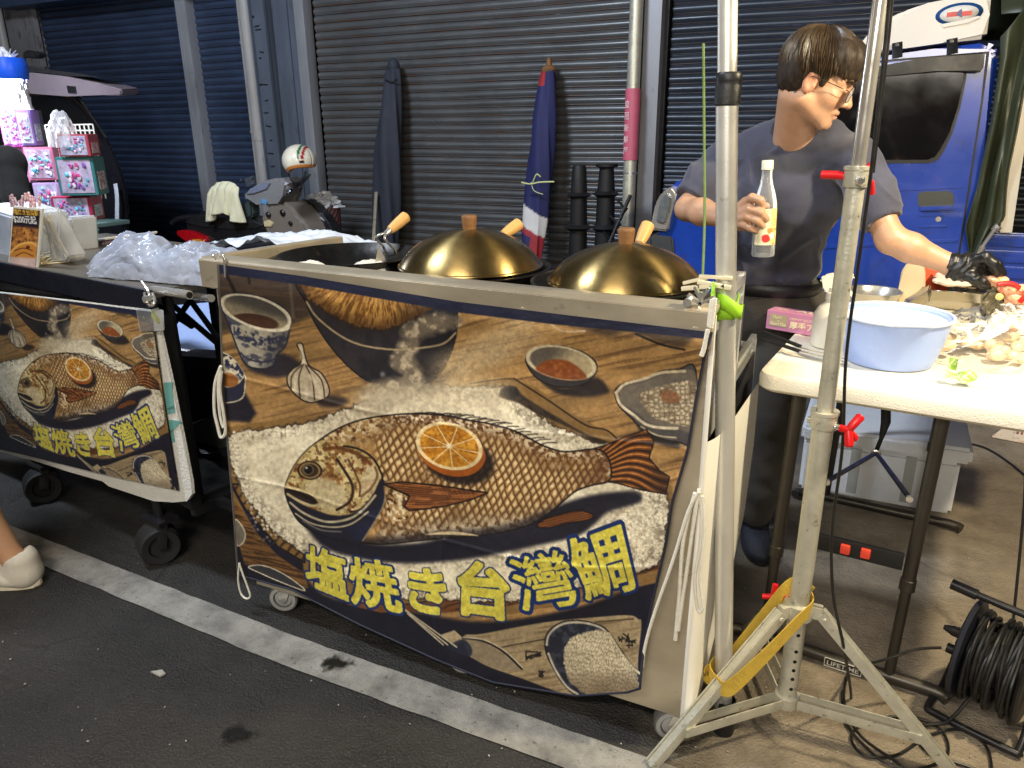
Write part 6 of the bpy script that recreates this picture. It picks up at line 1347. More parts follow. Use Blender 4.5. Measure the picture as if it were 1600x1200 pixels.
mb = MB(); mb.tube(bez([vp(75, 110, -.2), vp(76, 92, -.2), vp(82, 84, -.2), vp(104, 88, -.2)], 5), .012, 7); mb.prism([vp(x, y, -.24) for x, y in [(78, 86), (96, 83), (106, 88), (100, 94), (84, 94)]], (0, .08, 0), .01); mb.build('wiper', BLACKM, tg)
mb = MB(); mb.tube([vp(132, 152, -.05), vp(155, 215, .06)], .011, 8); mb.build('gas_strut', BLACKM, vn)
mb = MB(); mb.prism([vp(x, y, -.262) for x, y in [(152, 136), (164, 137), (166, 148), (154, 147)]], (0, .02, 0)); mb.build('latch', BLACKM, tg)
# ------------------------------------------------------------------ the small cart at the left
CU = Vector((-.9885, .1512, 0)); CV = Vector((.1512, .9885, 0)); C0 = Vector((-1.792, 1.415, 0)); LZ = .905
def LP(u, v, z): return C0+CU*u+CV*v+Vector((0, 0, z))
def LPX(px, py, v=0):
    d = ray(px, py); n = CV; t = (C0+CV*v-CAMP).dot(n)/d.dot(n); return CAMP+d*t
lct = empty('small_food_cart', LP(.6, .3, 0), 'low food cart with black table edge and smaller fish cloth, cropped at the left', 'food cart')
TOPM = mat('worn_steel_top', srgb((132, 126, 116)), .4, .8, .16, 7, .05, 60)
ang = math.atan2(CU.y, CU.x)
def lbox(mb, u0, u1, v0, v1, z0, z1, bev=.003): mb.prism([LP(u0, v0, z0), LP(u1, v0, z0), LP(u1, v1, z0), LP(u0, v1, z0)], (0, 0, z1-z0), bev); return mb
lbox(MB(), -.0, 1.35, .012, .62, LZ-.02, LZ).build('tabletop', TOPM, lct)
lbox(MB(), -.004, 1.36, -.004, .012, LZ-.062, LZ+.004).build('table_edge', mat('black_edge', (.010, .011, .018), .3, 0, .15), lct)
lbox(MB(), .0, 1.36, .02, .06, .22, LZ-.07).build('frame_front', BLACK, lct)
mb = MB(); lbox(mb, .03, 1.33, .04, .58, .20, .235); lbox(mb, .0, .03, .03, .6, .19, .225); mb.build('base_frame', BLACKM, lct)
for u, v in ((.06, .56), (1.3, .56), (.05, .08)): MB().tube([LP(u, v, .2), LP(u, v, LZ-.02)], .016, 10).build('leg', BLACKM, lct)
# towelling backing
TERRY = mat('white_terry', srgb((214, 212, 202)), .95, 0, .08, 24, .5, 150, sheen=.3)
lq = [(242, 482), (250, 520), (268, 600), (286, 690), (298, 752), (300, 772), (292, 783), (270, 785)]
bt = [(270, 785), (240, 783), (170, 760), (160, 752), (110, 738), (60, 722), (0, 706), (-60, 690)]
outl = [(236, 484)]+lq+bt[1:]+[(-60, 650), (-60, 450)]
mb = MB(); mb.prism([LPX(x, y, -.006) for x, y in outl], CV*.010); mb.build('towel_backing', TERRY, lct)
mb = MB()
for q in ([(256, 598), (268, 597), (272, 640), (259, 640)], [(259, 640), (272, 633), (273, 645), (260, 648)], [(262, 656), (284, 658), (268, 676), (264, 676)], [(265, 672), (270, 672), (273, 690), (269, 692)]): mb.prism([LPX(x, y, -.0075) for x, y in q], CV*.001)
mb.build('teal_marking', mat('teal_print', srgb((104, 160, 154)), .8, 0, .1, 30), lct)
# smaller print: the same artwork
src = np.array([(487, 737), (500, 895), (955, 868), (930, 1030), (702, 696), (1035, 740), (482, 590), (876, 573), (600, 700), (1010, 690)], float)
dst = np.array([(43, 600), (67, 686), (233, 658), (240, 738), (122, 573), (246, 590), (30, 530), (173, 512), (90, 566), (240, 580)], float)
rows = []
for (X, Y), (x, y) in zip(src, dst): rows += [[x, y, 1, 0, 0, 0, -X*x, -X*y, -X], [0, 0, 0, x, y, 1, -Y*x, -Y*y, -Y]]
sc1 = np.array([1/300., 1/700.]);
D = np.array(rows); nrm = np.abs(D).max(0); HL = (np.linalg.svd(D/nrm)[2][-1]/nrm).reshape(3, 3)
def lpaint(x, y):
    w_ = HL[2, 0]*x+HL[2, 1]*y+HL[2, 2]; return art((HL[0, 0]*x+HL[0, 1]*y+HL[0, 2])/w_, (HL[1, 0]*x+HL[1, 1]*y+HL[1, 2])/w_, TEXT)
def lplace(x, y, u, v):
    n = np.array(CV); d = FWn[None]+RTn[None]*((x-800)/CAM_F)[:, None]-UPn[None]*((y-600)/CAM_F)[:, None]; t = ((np.array(C0)+n*(-.010)-np.array(CAMP)) @ n)/(d @ n); W = np.array([[0, 0, CAM_H]])+d*t[:, None]
    return W-n[None]*(.003+.004*(np.sin(u*8+v*3)*.5+.5)+.004*fbm(u*6, v*6, 401))[:, None]
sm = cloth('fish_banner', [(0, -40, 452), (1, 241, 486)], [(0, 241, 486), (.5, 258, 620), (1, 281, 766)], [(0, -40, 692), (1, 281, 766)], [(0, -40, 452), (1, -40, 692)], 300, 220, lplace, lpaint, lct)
# big black castors
for px, py in ((240, 880), (60, 785)):
    p = G(px, py); R = .062; c = Vector((p.x, p.y+.03, R)); ax = (CV*.35+CU*.94).normalized(); w_ = MB().lathe([(0, -.03), (R*.55, -.03), (R*.6, -.042), (R*.93, -.046), (R, -.036), (R, .036), (R*.93, .046), (R*.6, .042), (R*.55, .03), (0, .03)], c, 36, ax).build('castor_wheel', RUBBER, lct)
    mb = MB()
    for k in range(9): z = -.032+.008*k; mb.lathe([(R+.0005, z-.0012), (R+.002, z), (R+.0005, z+.0012)], c, 36, ax)
    mb.build('tyre_tread', RUBBER, w_)
    mb = MB(); mb.lathe([(0, .034), (.010, .034), (.012, .030), (0, .03)], c, 14, ax); mb.build('axle_nut', STEELB, w_)
    mb = MB()
    for s in (1, -1): mb.bar(c+ax*.052*s, c+ax*.044*s+Vector((0, .02, R*1.25)), .03, .005, ax)
    mb.box(c+Vector((0, .02, R*1.3)), (.11, .07, .012), rz=ang); mb.tube([c+Vector((0, .02, R*1.3)), c+Vector((0, .02, .2))], .016, 10); mb.build('fork', BLACKM, lct)
# chrome clip with bag of lime slices
q = LPX(232, 470, -.012); mb = MB(); mb.tube(bez([LPX(222, 441, -.01), LPX(230, 452, -.016), LPX(234, 462, -.02), LPX(238, 478, -.02)], 5), .0045, 8); mb.tube(bez([LPX(226, 458, -.01), LPX(228, 470, -.03), LPX(236, 478, -.03), LPX(242, 470, -.02), LPX(238, 458, -.01)], 5), .004, 8); mb.lathe([(0, 0), (.010, 0), (.010, .02), (0, .02)], LPX(236, 466, -.02), 12, -CV); tag(mb.build('spring_clip', STEELB, loc=q), 'chrome clip on the corner of the small cart holding a bag of lime', 'clip')
t = empty('lime_bag', LPX(238, 497, -.014), 'small clear bag of lime slices clipped to the corner of the small cart', 'bag')
mb = MB(); mb.prism([LPX(x, y, -.016) for x, y in [(216, 482), (256, 484), (258, 516), (222, 518)]], CV*-.008, .002); mb.build('pouch', film('clear_pouch', (.85, .86, .85), .06, .08), t)
mb = MB()
for x, y, r in ((230, 494, .014), (243, 492, .015), (236, 502, .015), (248, 500, .012), (228, 503, .012)): mb.lathe([(0, .003), (r*.9, .003), (r, 0), (0, -.002)], LPX(x, y, -.014), 16, -CV+Vector((.2*(r > .013), 0, .1)))
mb.build('lime_slices', mat('lime_flesh', srgb((190, 200, 96)), .3, 0, .2, 80, sss=.1), t)
# folding stool and rack between the carts
t = empty('tube_rack', LPX(270, 462, .05), 'chromed tube rack end sticking out between the two carts', 'rack')
mb = MB(); a, b_ = LPX(240, 453, .02), LPX(296, 461, .02); mb.tube([a, b_], .012, 16); mb.tube([LPX(262, 458, .2), LPX(330, 466, .12)], .011, 14); mb.build('tube', STEELB, t)
mb = MB(); mb.lathe([(0, .0), (.009, .0), (.009, .001), (0, .001)], b_, 14, (b_-a)); mb.build('tube_end', BLACK, t)
t = empty('folding_stool', G(300, 640), 'dark folding stool with pale blue seat cloth between the two carts', 'stool')
for a, b_ in (((262, 470), (338, 535)), ((300, 465), (262, 520)), ((298, 470), (342, 530)), ((250, 478), (300, 510))): MB().tube([LPX(*a, .32), LPX(*b_, .30)], .010, 8).build('leg', BLACKM, t)
mb = MB(); mb.tube([LPX(250, 545, .45), LPX(350, 560, .45)], .014, 8); mb.tube([LPX(300, 570, .4), LPX(328, 596, .4)], .009, 8); mb.build('rail', STEELB, t)
mb = MB(); mb.prism([LPX(x, y, v) for x, y, v in [(256, 478, 1.25), (348, 470, 1.25), (352, 604, .60), (260, 562, .60)]], (0, 0, -.02), .004); mb.build('seat_cloth', mat('pale_blue_cloth', srgb((150, 170, 214)), .8, 0, .1, 20, .3, 80), t)
t = empty('dark_crate', LPX(310, 640, .3), 'dark plastic crate and folded bags stored behind the small cart', 'crate')
mb = MB(); mb.prism([LPX(x, y, .35) for x, y in [(262, 556), (345, 562), (352, 620), (300, 640), (268, 610)]], CV*.12, .01); mb.prism([LPX(x, y, .33) for x, y in [(270, 620), (352, 590), (356, 640), (280, 668)]], CV*.02, .004); mb.build('box', BLACK, t)
mb = MB(); mb.prism([LPX(x, y, .34) for x, y in [(284, 670), (350, 640), (352, 720), (292, 735)]], CV*.06, .01); mb.build('liner', mat('grey_liner', srgb((110, 112, 108)), .6, 0, .1), t)
mb = MB(); mb.tube(bez([LPX(282, 668, .3), LPX(300, 700, .28), LPX(330, 712, .28), LPX(352, 706, .28)], 6), .018, 8); mb.build('strap', BLACK, t)
mb = MB(); lbox(mb, -.5, .0, .1, .13, .20, .225); lbox(mb, -.5, .0, .30, .33, .20, .225); mb.build('base_bar', BLACKM, lct)
# ------------------------------------------------------------------ things on the small cart
def TZP(px, py): return G(px, py, LZ+.001)
b0 = TZP(38, 424)
pc_ = [LPX(x, y, .03) for x, y in ((12, 418), (58, 425), (66, 326), (20, 322))]
t = empty('price_sign', b0, 'upright clear price stand with a brown card reading 200', 'price sign')
n_ = (pc_[1]-pc_[0]).cross(pc_[3]-pc_[0]).normalized()
if n_.y > 0: n_ = -n_
mb = MB(); mb.prism([p-n_*.006 for p in pc_], n_*.006, .001); mb.build('stand', mat('acrylic_edge', srgb((226, 222, 206)), .2, 0, .04, coat=.4), t)
ux_ = (pc_[1]-pc_[0]).normalized(); uy_ = (pc_[3]-pc_[0]); uy_ = (uy_-ux_*uy_.dot(ux_)).normalized(); w0, h0 = (pc_[1]-pc_[0]).length, (pc_[3]-pc_[0]).length
def cp(u, v, k=.001): return pc_[0]+(pc_[1]-pc_[0])*u+((pc_[3]-pc_[0])*(1-u)+(pc_[2]-pc_[1])*u)*v+n_*k
def cpaint(u, v):
    A = Art(u*100, (1-v)*200); A.c[:] = (150, 96, 50)
    A.blend(ss(.4, .7, fbm(A.X/12, A.Y/9, 501)), (206, 140, 70)); A.blend(ss(.55, .7, fbm(A.X/8, A.Y/10, 503)), (84, 50, 34))
    A.fill([(4, 150), (30, 118), (70, 106), (98, 116), (96, 150), (60, 176), (20, 178)], (196, 130, 58), 3); A.stroke([(6, 150), (34, 120), (72, 108), (98, 118)], (232, 176, 92), 3); A.stroke([(20, 140), (50, 128), (80, 132)], (120, 66, 30), 2); A.stroke([(26, 158), (52, 142), (84, 150)], (120, 66, 30), 2); A.fill([(58, 122), (66, 118), (72, 124), (64, 130)], (80, 44, 26), 1)
    A.blend(ss(66, 56, A.Y), (42, 34, 44)); A.blend(ss(158, 168, A.Y+.08*A.X)*.8, (206, 186, 190))
    return np.clip(A.c, 0, 255)/255
u, v = np.meshgrid(np.linspace(.06, .94, 50), np.linspace(.04, .97, 90)); uf, vf = u.ravel(), v.ravel()
me = bpy.data.meshes.new('card'); me.from_pydata([cp(a, b_, .0015) for a, b_ in zip(uf, vf)], [], [(j*50+i, j*50+i+1, (j+1)*50+i+1, (j+1)*50+i) for j in range(89) for i in range(49)]); set_cols(me, cpaint(uf, vf)); cardo = link('card', me, vcol('card_print', .35), t)
mb = MB(); letters(mb, '塩焼き台灣鯛', cp(.12, .875), ux_, uy_, .12*h0*.62, .78*w0, .015, lift=.002); mb.build('lettering', mat('card_yellow', srgb((226, 176, 66)), .5), cardo)
mb = MB(); letters(mb, '$200元起', cp(.14, .745), ux_, uy_, .105*h0, .74*w0, .010, lift=.002); mb.build('lettering', mat('card_white', srgb((232, 228, 224)), .5), cardo)
# skewers in a bag, cups, tub
def stick(a, b_, r, m, mb): mb.tube([a, b_], r, 6)
mb = MB(); rnd = random.Random(4)
for k in range(26):
    a = TZP(70+rnd.uniform(0, 30), 404+rnd.uniform(-6, 4)); p = LPX(66+rnd.uniform(-10, 14), 338+rnd.uniform(-4, 12), .10+rnd.uniform(0, .05)); q = LPX(88+rnd.uniform(-10, 20), 400+rnd.uniform(-6, 4), .12+rnd.uniform(0, .04)); q.z = max(q.z, LZ+.004); mb.tube([q, p], .0028, 6)
sk = empty('chopstick_pack', TZP(84, 405), 'bag of wooden chopsticks with red printed tops leaning behind the price stand', 'chopsticks')
mb.build('chopsticks', mat('chopstick_wood', srgb((206, 190, 150)), .6, 0, .14, 40), sk)
mb = MB(); rnd = random.Random(6)
for k in range(22): p = LPX(18+rnd.uniform(0, 46), 318+rnd.uniform(-4, 10), .11+rnd.uniform(0, .03)); mb.tube([p, p+Vector((rnd.uniform(-.01, .01), 0, .03))], .004, 5)
mb.build('paper_ends', mat('pink_paper', srgb((206, 120, 136)), .5, 0, .3, 60, c2=srgb((236, 226, 226)), c2th=.5), sk)
mb = MB(); mb.prism([LPX(x, y, .10) for x, y in [(64, 324), (78, 345), (108, 402), (104, 410), (62, 412)]], CV*.06, .006); mb.build('wrapper', film('clear_wrap2', (.8, .8, .78), .16, .12), sk)
mb = MB(); rnd = random.Random(14)
for k in range(16): a = TZP(60+rnd.uniform(0, 10), 405+rnd.uniform(-2, 14)); b_ = TZP(88+rnd.uniform(0, 22), 400+rnd.uniform(-4, 12)); dz = Vector((0, 0, .003+.0012*k)); mb.tube([a+dz, b_+dz], .0026, 6)
tag(mb.build('loose_chopsticks', MATS['chopstick_wood'], loc=TZP(80, 408)), 'loose wooden chopsticks lying on the small cart beside the price stand', 'chopsticks')
for lab, pts, v_, d_ in (('frosted plastic sleeve of cups behind the chopsticks', [(84, 410), (116, 408), (110, 340), (80, 340)], .28, .10), ('frosted plastic bag of boxes at the left edge of the small cart', [(-40, 420), (16, 424), (18, 338), (-40, 320)], .10, .2)):
    mb = MB(); mb.prism([LPX(x, y, v_) for x, y in pts], CV*d_, .008); tag(mb.build('plastic_pack', mat('frosted_plastic', srgb((196, 200, 206)), .35, 0, .12, 9, .2, 18), loc=LPX(*pts[0], v_)), lab, 'plastic pack', 'frosted plastic packs on the small cart')
t = empty('food_tub', LPX(130, 395, .40), 'clear lidded plastic tub behind the chopsticks on the small cart', 'tub')
mb = MB(); mb.prism([LPX(x, y, .42) for x, y in [(117, 410), (160, 404), (162, 376), (115, 380)]], CV*.2, .008); mb.build('box', mat('tub_plastic', srgb((146, 130, 146)), .3, 0, .3, 30, c2=srgb((190, 180, 190)), c2th=.55), t)
mb = MB(); mb.prism([LPX(x, y, .41) for x, y in [(112, 383), (164, 375), (164, 371), (112, 378)]], CV*.22, .003); mb.build('lid', WHITEP, t)
# heap of white plastic bags
BAGM = film('bag_stack', srgb((196, 204, 222)), .34, .2, 6, 5)
_pb = BAGM.node_tree.nodes['Principled BSDF']; _pb.inputs['Subsurface Weight'].default_value = .0
def bagheap(u, v):
    top = [(136, 400), (142, 382), (160, 366), (186, 358), (200, 360), (214, 372), (230, 386), (252, 380), (272, 370), (288, 376), (306, 372), (322, 376), (340, 388), (352, 402)]
    return top
rndb = np.random.RandomState(3)
def layer(k, n):
    f = k/(n-1); pts = []
    mbk = MB()
    def fn(u, v):
        # u along the heap, v from the front hem up over the top and back down
        px = 138+ (226-10*f)*u+4*math.sin(v*9+k*2); a = v*pi
        env = np.interp(u, [0, .06, .2, .30, .42, .52, .62, .74, .88, 1], [.05, .45, .92, .86, .55, .62, .80, .68, .60, .10])
        h = (.012+.098*f)*env; base = G(px, np.interp(u, [0, 1], [432, 452]), LZ+.002); dep = .20*(1-.25*f)*min(1, env*1.6+.15)
        n1 = float(fbm(np.array([u*9+k*3.1]), np.array([v*5+k]), 601)[0])-.5; rd = abs(float(vnoise(np.array([u*15+v*6+k*7.]), np.array([v*7-u*5]), 611)[0])-.5)
        rd2 = abs(float(vnoise(np.array([u*34-v*9+k*5.]), np.array([v*12+u*11]), 617)[0])-.5)
        y = dep*(1-cos(a))*.5; z = h*math.sin(a)**.7*(1+.35*n1)+.034*(.5-rd)*math.sin(a)*(.4+f)+.018*(.5-rd2)*math.sin(a)
        return base+CV*(y+.02*n1)+CU*(.012*n1)+Vector((0, 0, max(.0005, z)+.001*k))
    mbk.grid(fn, 120, 44); return mbk
t = empty('plastic_bag_heap', G(245, 440, LZ), 'heap of thin white plastic carrier bags on the small cart', 'plastic bags')
for k in range(5): layer(k, 5).build('bag_layer', BAGM, t, norm=False, ang=180)
# flattened bags further back, showing above the large cart's corner
mb = MB()
def flat(u, v):
    n1 = float(fbm(np.array([u*8.]), np.array([v*6.]), 631)[0])-.5; return Vector((-2.02+.50*u, 1.80+.34*v, .962+.03*math.sin(u*3)*(1-v*.4)+.06*n1))
mb.grid(flat, 50, 24)
tag(mb.build('bag_sheet', BAGW, loc=(-1.75, 2.1, .96), norm=False), 'flat white plastic sheet behind the left rail of the large cart', 'plastic sheet')
t = empty('side_table', (-1.75, 2.1, 0), 'plain dark side table carrying the flat plastic sheet behind the carts', 'table')
lbm = MB(); lbm.box((-1.78, 1.98, .925), (.50, .36, .02)); lbm.build('tabletop', BLACKM, t)
for x in (-2.0, -1.56):
    for y in (1.83, 2.13): MB().box((x, y, .457), (.03, .03, .914)).build('leg', BLACKM, t)
# ------------------------------------------------------------------ things on and under the work table
TT = TZ+.001
# foil box
a = G(1196, 513, TT); b_ = G(1272, 526, TT); L_ = (b_-a); L_.z = 0; L_.normalize(); Nn = Vector((-L_.y, L_.x, 0)); H_ = .056; D_ = .055
fb = empty('foil_box', a, 'pink carton of kitchen foil lying at the table corner beside the spray bottle', 'carton')
PINK = mat('pink_carton', srgb((206, 140, 176)), .45, 0, .05, 10)
o = a+Vector((0, 0, 0))
mb = MB(); mb.prism([o, o+L_*.30, o+L_*.30+Vector((0, 0, H_)), o+Vector((0, 0, H_))], Nn*D_, .0015); bx = mb.build('carton', PINK, fb)
def fp(u, v, k=-.0012): return o+L_*u+Vector((0, 0, v))+Nn*k
mb = MB(); mb.prism([fp(.010, .012), fp(.062, .012), fp(.062, .046), fp(.010, .046)], Nn*-.0006); mb.build('size_panel', mat('olive_panel', srgb((176, 164, 132)), .5), fb)
mb = MB()
letters(mb, '15μm', fp(.020, .034, -.002), L_, (0, 0, 1), .0105, offset=.01); letters(mb, '×', fp(.034, .026, -.002), L_, (0, 0, 1), .005); letters(mb, '30cm×75m', fp(.012, .015, -.002), L_, (0, 0, 1), .0095, .048, .01)
letters(mb, '厚手アルミホイル', fp(.070, .012, -.002), L_, (0, 0, 1), .022, .19, .03); letters(mb, 'HEAVY DUTY ALUMINUM FOIL', fp(.070, .038, -.002), L_, (0, 0, 1), .006, .16, .01)
letters(mb, 'ALUMI', o+L_*.075+Vector((0, 0, H_+.0012))+Nn*.014, L_, Nn, .024, .14, .02); letters(mb, 'FOIL', o+L_*.022+Vector((0, 0, H_+.0012))+Nn*.012, L_, Nn, .012, .035, .01)
mb.build('lettering', mat('carton_cream', srgb((240, 228, 190)), .5), fb)
# spray bottle
sb_ = G(1293, 540, TT); dd = (sb_-CAMP).dot(FW)/CAM_F; r = 26*dd
sp_ = empty('spray_bottle', sb_, 'white trigger spray bottle standing between the carton and the blue basin', 'spray bottle')
zs = YP(1293, 478, sb_.y).z-TT; zn = YP(1293, 458, sb_.y).z-TT
SPW = mat('cream_white_plastic', srgb((230, 226, 212)), .4, 0, .04, 10, sss=.05)
MB().lathe([(0, 0), (r*.9, 0), (r, .006), (r, zs*.72), (r*.96, zs*.84), (r*.75, zs), (r*.42, zs*1.12), (r*.36, zs*1.2), (0, zs*1.2)], sb_, 36).build('body', SPW, sp_)
z2 = TT+zs*1.16; mb = MB(); mb.lathe([(0, 0), (r*.46, 0), (r*.46, .02), (r*.4, .022), (r*.4, .034), (0, .034)], (sb_.x, sb_.y, z2), 24); mb.build('collar', SPW, sp_)
def sq(px, py): return YP(px, py, sb_.y)
mb = MB(); mb.prism([sq(x, y) for x, y in [(1287, 459), (1291, 447), (1282, 441), (1281, 435), (1288, 429), (1304, 426), (1330, 426), (1337, 431), (1336, 437), (1324, 439), (1318, 446), (1316, 459)]], (0, .024, 0), .006)
for v in mb.b.verts: v.co.y -= .012
mb.build('spray_head', SPW, sp_)
mb = MB(); mb.tube(bez([sq(1326, 438), sq(1324, 446), sq(1327, 456), sq(1333, 462)], 5), [.006]*16, 8, flat=1.4); mb.build('trigger', SPW, sp_)
# tongs
mb = MB(); a, b_ = G(1191, 529, TT+.028), G(1250, 549, TT+.014); t = empty('tongs', b_, 'steel tongs with black grips lying by the table edge', 'tongs')
for dz in (0, .016): mb.bar(a+Vector((0, .01*(dz > 0), dz)), b_+Vector((0, .006*(dz > 0), dz*.7)), .013, .006)
mb.build('grip', BLACK, t); mb = MB(); c = G(1318, 566, TT+.008)
for dz in (0, .012): mb.bar(b_+Vector((0, .004*(dz > 0), dz*.7)), c+Vector((0, .008*(dz > 0), dz*.5)), .010, .0025)
mb.build('arm', STEELB, t)
# basin
bc = G(1387, 562, TT); kd = (bc-CAMP).dot(FW)/CAM_F; Rr_ = 80*kd; Rb = 62*kd; zr_ = .118
ba = empty('wash_basin', bc, 'pale blue plastic basin with a pouring lip and white inside', 'basin')
def basin(u, v):
    aa = 2*pi*u; v2 = v*2
    if v2 <= 1: rad = Rb+(Rr_-Rb)*(v2**.75); z = zr_*v2
    else: q = 2-v2; rad = (Rb-.004)+(Rr_-.004-Rb)*(q**.75); z = .006+(zr_-.006)*q
    dv = math.cos(aa-(-1.25)); lip = max(0, dv-.94)/.06 if dv > .94 else 0
    k = min(1, v2) if v2 <= 1 else 2-v2
    return Vector((bc.x+rad*(1+.10*lip*k**3)*cos(aa), bc.y+rad*(1+.10*lip*k**3)*sin(aa), TT+z+.006*lip*k**3))
mb = MB(); mb.grid(basin, 96, 40); mb.lathe([(0, .0), (Rb, .0)], bc, 96); mb.lathe([(0, .0065), (Rb-.004, .0065)], bc, 96); bmesh.ops.remove_doubles(mb.b, verts=mb.b.verts, dist=1e-5)
mb.build('bowl', mat('pale_blue_plastic', srgb((158, 180, 232)), .3, 0, .03, 8, sss=.05), ba)
mb = MB(); prm = [Vector((bc.x+Rr_*1.01*(1+.10*(max(0, math.cos(aa+1.25)-.94)/.06))*cos(aa), bc.y+Rr_*1.01*(1+.10*(max(0, math.cos(aa+1.25)-.94)/.06))*sin(aa), TT+zr_+.006*(max(0, math.cos(aa+1.25)-.94)/.06))) for aa in np.linspace(0, 2*pi, 121)]; mb.tube(prm, .004, 8, cap=False); mb.build('rim', mat('pale_rim', srgb((206, 216, 240)), .3), ba)  # rim paler than the bowl: light from above painted into its colour
MB().lathe([(0, .107), (Rb*1.235, .107)], bc, 60).build('blown_white_fill', mat('blown_white', srgb((232, 234, 232)), .2, 0, .06, 30, .4, 60), ba)  # opaque white disc: the overlit inside of the basin painted as a fill
# steel bowl behind
c = G(1362, 478, TT); k_ = (c-CAMP).dot(FW)/CAM_F; R = 40*k_
mb = MB(); mb.lathe([(0, 0), (R*.6, 0), (R*.85, .022), (R, .05), (R+.004, .052), (R+.003, .049), (R*.84, .026), (R*.58, .004), (0, .004)], c, 48); tag(mb.build('steel_bowl', STEELB, loc=c), 'shallow shiny steel bowl behind the blue basin', 'bowl')
# cutting board standing on edge, red lid
c = YP(1428, 440, 2.72); mb = MB(); P = [YP(x, y, 2.72) for x, y in [(1402, 482), (1404, 450), (1409, 424), (1417, 412), (1430, 408), (1442, 412), (1446, 424), (1446, 482)]]
mb.prism(P, (0, .02, 0), .004); tag(mb.build('cutting_board', mat('beige_board', srgb((206, 190, 156)), .55, 0, .05, 12), loc=c), 'beige round ended cutting board standing behind the basin', 'cutting board')
c = YP(1452, 436, 2.78); mb = MB(); mb.lathe([(0, 0), (.062, 0), (.066, .006), (.062, .012), (0, .012)], c, 32, (.35, -.9, .25)); tag(mb.build('red_lid', mat('orange_red_plastic', srgb((220, 84, 50)), .4), loc=c), 'orange red lid leaning between the beige board and the trays', 'lid')
# tray stack
TRAY = mat('tray_steel', srgb((190, 182, 164)), .25, 1, .06, 8)
def tray(px, z, w_, d_, h_, lab, rot=0):
    c = G(px[0], px[1], z); t = empty('metal_tray', c, lab, 'tray', 'metal trays on the work table'); X = Matrix.Rotation(rot, 3, 'Z') @ Vector((1, 0, 0)); Yv = Vector((-X.y, X.x, 0)); mb = MB()
    def q(a, b_, z_): return c+X*a+Yv*b_+Vector((0, 0, z_))
    o_ = [(-w_/2, 0), (w_/2, 0), (w_/2, d_), (-w_/2, d_)]; r0 = [mb.v(q(a*.9, b_*.9+.02*d_, 0)) for a, b_ in o_]; r1 = [mb.v(q(a, b_, h_)) for a, b_ in o_]; r2 = [mb.v(q(a*1.06, (b_-d_/2)*1.06+d_/2, h_)) for a, b_ in o_]
    mb.f(r0)
    for A, B in ((r0, r1), (r1, r2)):
        for k in range(4): mb.f((A[k], A[(k+1) % 4], B[(k+1) % 4], B[k]))
    ob = mb.build('pan', TRAY, t, ang=20); md = ob.modifiers.new('t', 'SOLIDIFY'); md.thickness = .0025; return t
tray((1492, 484), TT, .19, .30, .030, 'lowest metal tray in the stack under the gloved hand', -.05)
tray((1490, 470), TT+.036, .17, .26, .030, 'middle metal tray in the stack under the gloved hand', -.03)
tray((1496, 447), TT+.075, .14, .2, .024, 'top metal tray filled with white fish meat', .0)
t = empty('tilted_tray', G(1425, 478, TT), 'thin metal tray tilted on its side beside the stack of trays', 'tray')
mb = MB(); P = [YP(1408, 480, 2.46), YP(1450, 456, 2.40), YP(1453, 472, 2.40), YP(1428, 486, 2.44)]; mb.prism(P, (0.01, .12, .0), .003); mb.build('pan', TRAY, t)
mb = MB(); c = G(1496, 446, TT+.095)
for k in range(14): q = c+Vector((random.Random(k).uniform(-.06, .06), random.Random(k+50).uniform(.02, .18), 0)); mb.ell(q, (.03, .022, .010), Matrix.Rotation(k*1.3, 3, 'Z'), 10)
FLESH = mat('pale_fish_meat', srgb((236, 212, 192)), .4, 0, .12, 40, .3, 90, sss=.2)
tag(mb.build('fish_meat', FLESH, loc=c), 'white fish meat lying in the top metal tray', 'fish meat')
# fish held in the gloved hand
fc = YP(1556, 455, 2.16)
fh = empty('cut_fish', fc, 'cut fish head with grey skin and pink flesh held in the gloved hand', 'fish')
def fq(px, py, dy=0): p = YP(px, py, 2.16); p.y += dy; return p
mb = MB(); mb.prism([fq(x, y, -.02) for x, y in [(1536, 452), (1545, 446), (1556, 446), (1568, 452), (1574, 464), (1568, 476), (1556, 486), (1544, 490), (1534, 494), (1531, 486), (1534, 468)]], (0, .05, 0), .012); s_ = mb.build('skin', mat('fish_skin', srgb((84, 78, 60)), .25, 0, .3, 40, .3, 120, c2=srgb((150, 140, 110)), c2th=.58, coat=.5), fh)
me = MB(); me.lathe([(0, .004), (.004, .003), (.0055, .001), (.0085, .001), (.009, -.002), (0, -.002)], fq(1560, 461, -.022), 20, (0, -1, 0)); me.build('eye', mat('fish_eye', srgb((206, 196, 130)), .15, 0, .4, 200), fh)
mb = MB(); rnd = random.Random(12)
for x, y, r in ((1545, 440, .020), (1560, 442, .022), (1576, 450, .024), (1586, 464, .026), (1598, 466, .028), (1578, 470, .020), (1594, 452, .022), (1612, 462, .028), (1552, 436, .014)):
    mb.ell(fq(x, y, rnd.uniform(-.01, .015)), (r*1.1, r*.8, r*.62), Matrix.Rotation(rnd.uniform(-.6, .6), 3, 'Y'), 14)
mb.build('flesh', mat('pink_fish_flesh', srgb((232, 176, 140)), .3, 0, .25, 40, .4, 90, c2=srgb((206, 72, 48)), c2th=.6, c2scale=24, sss=.2, coat=.3), fh)
mb = MB()
for q in ([(1556, 442), (1566, 440), (1580, 441), (1592, 448)], [(1590, 470), (1600, 460), (1612, 456)]): mb.tube(bez([fq(x, y, -.024) for x, y in q], 5), [.003]+[.006]*(5*(len(q)-1)-1)+[.003], 8)
mb.build('gill', mat('red_gill', srgb((190, 36, 30)), .3), fh)
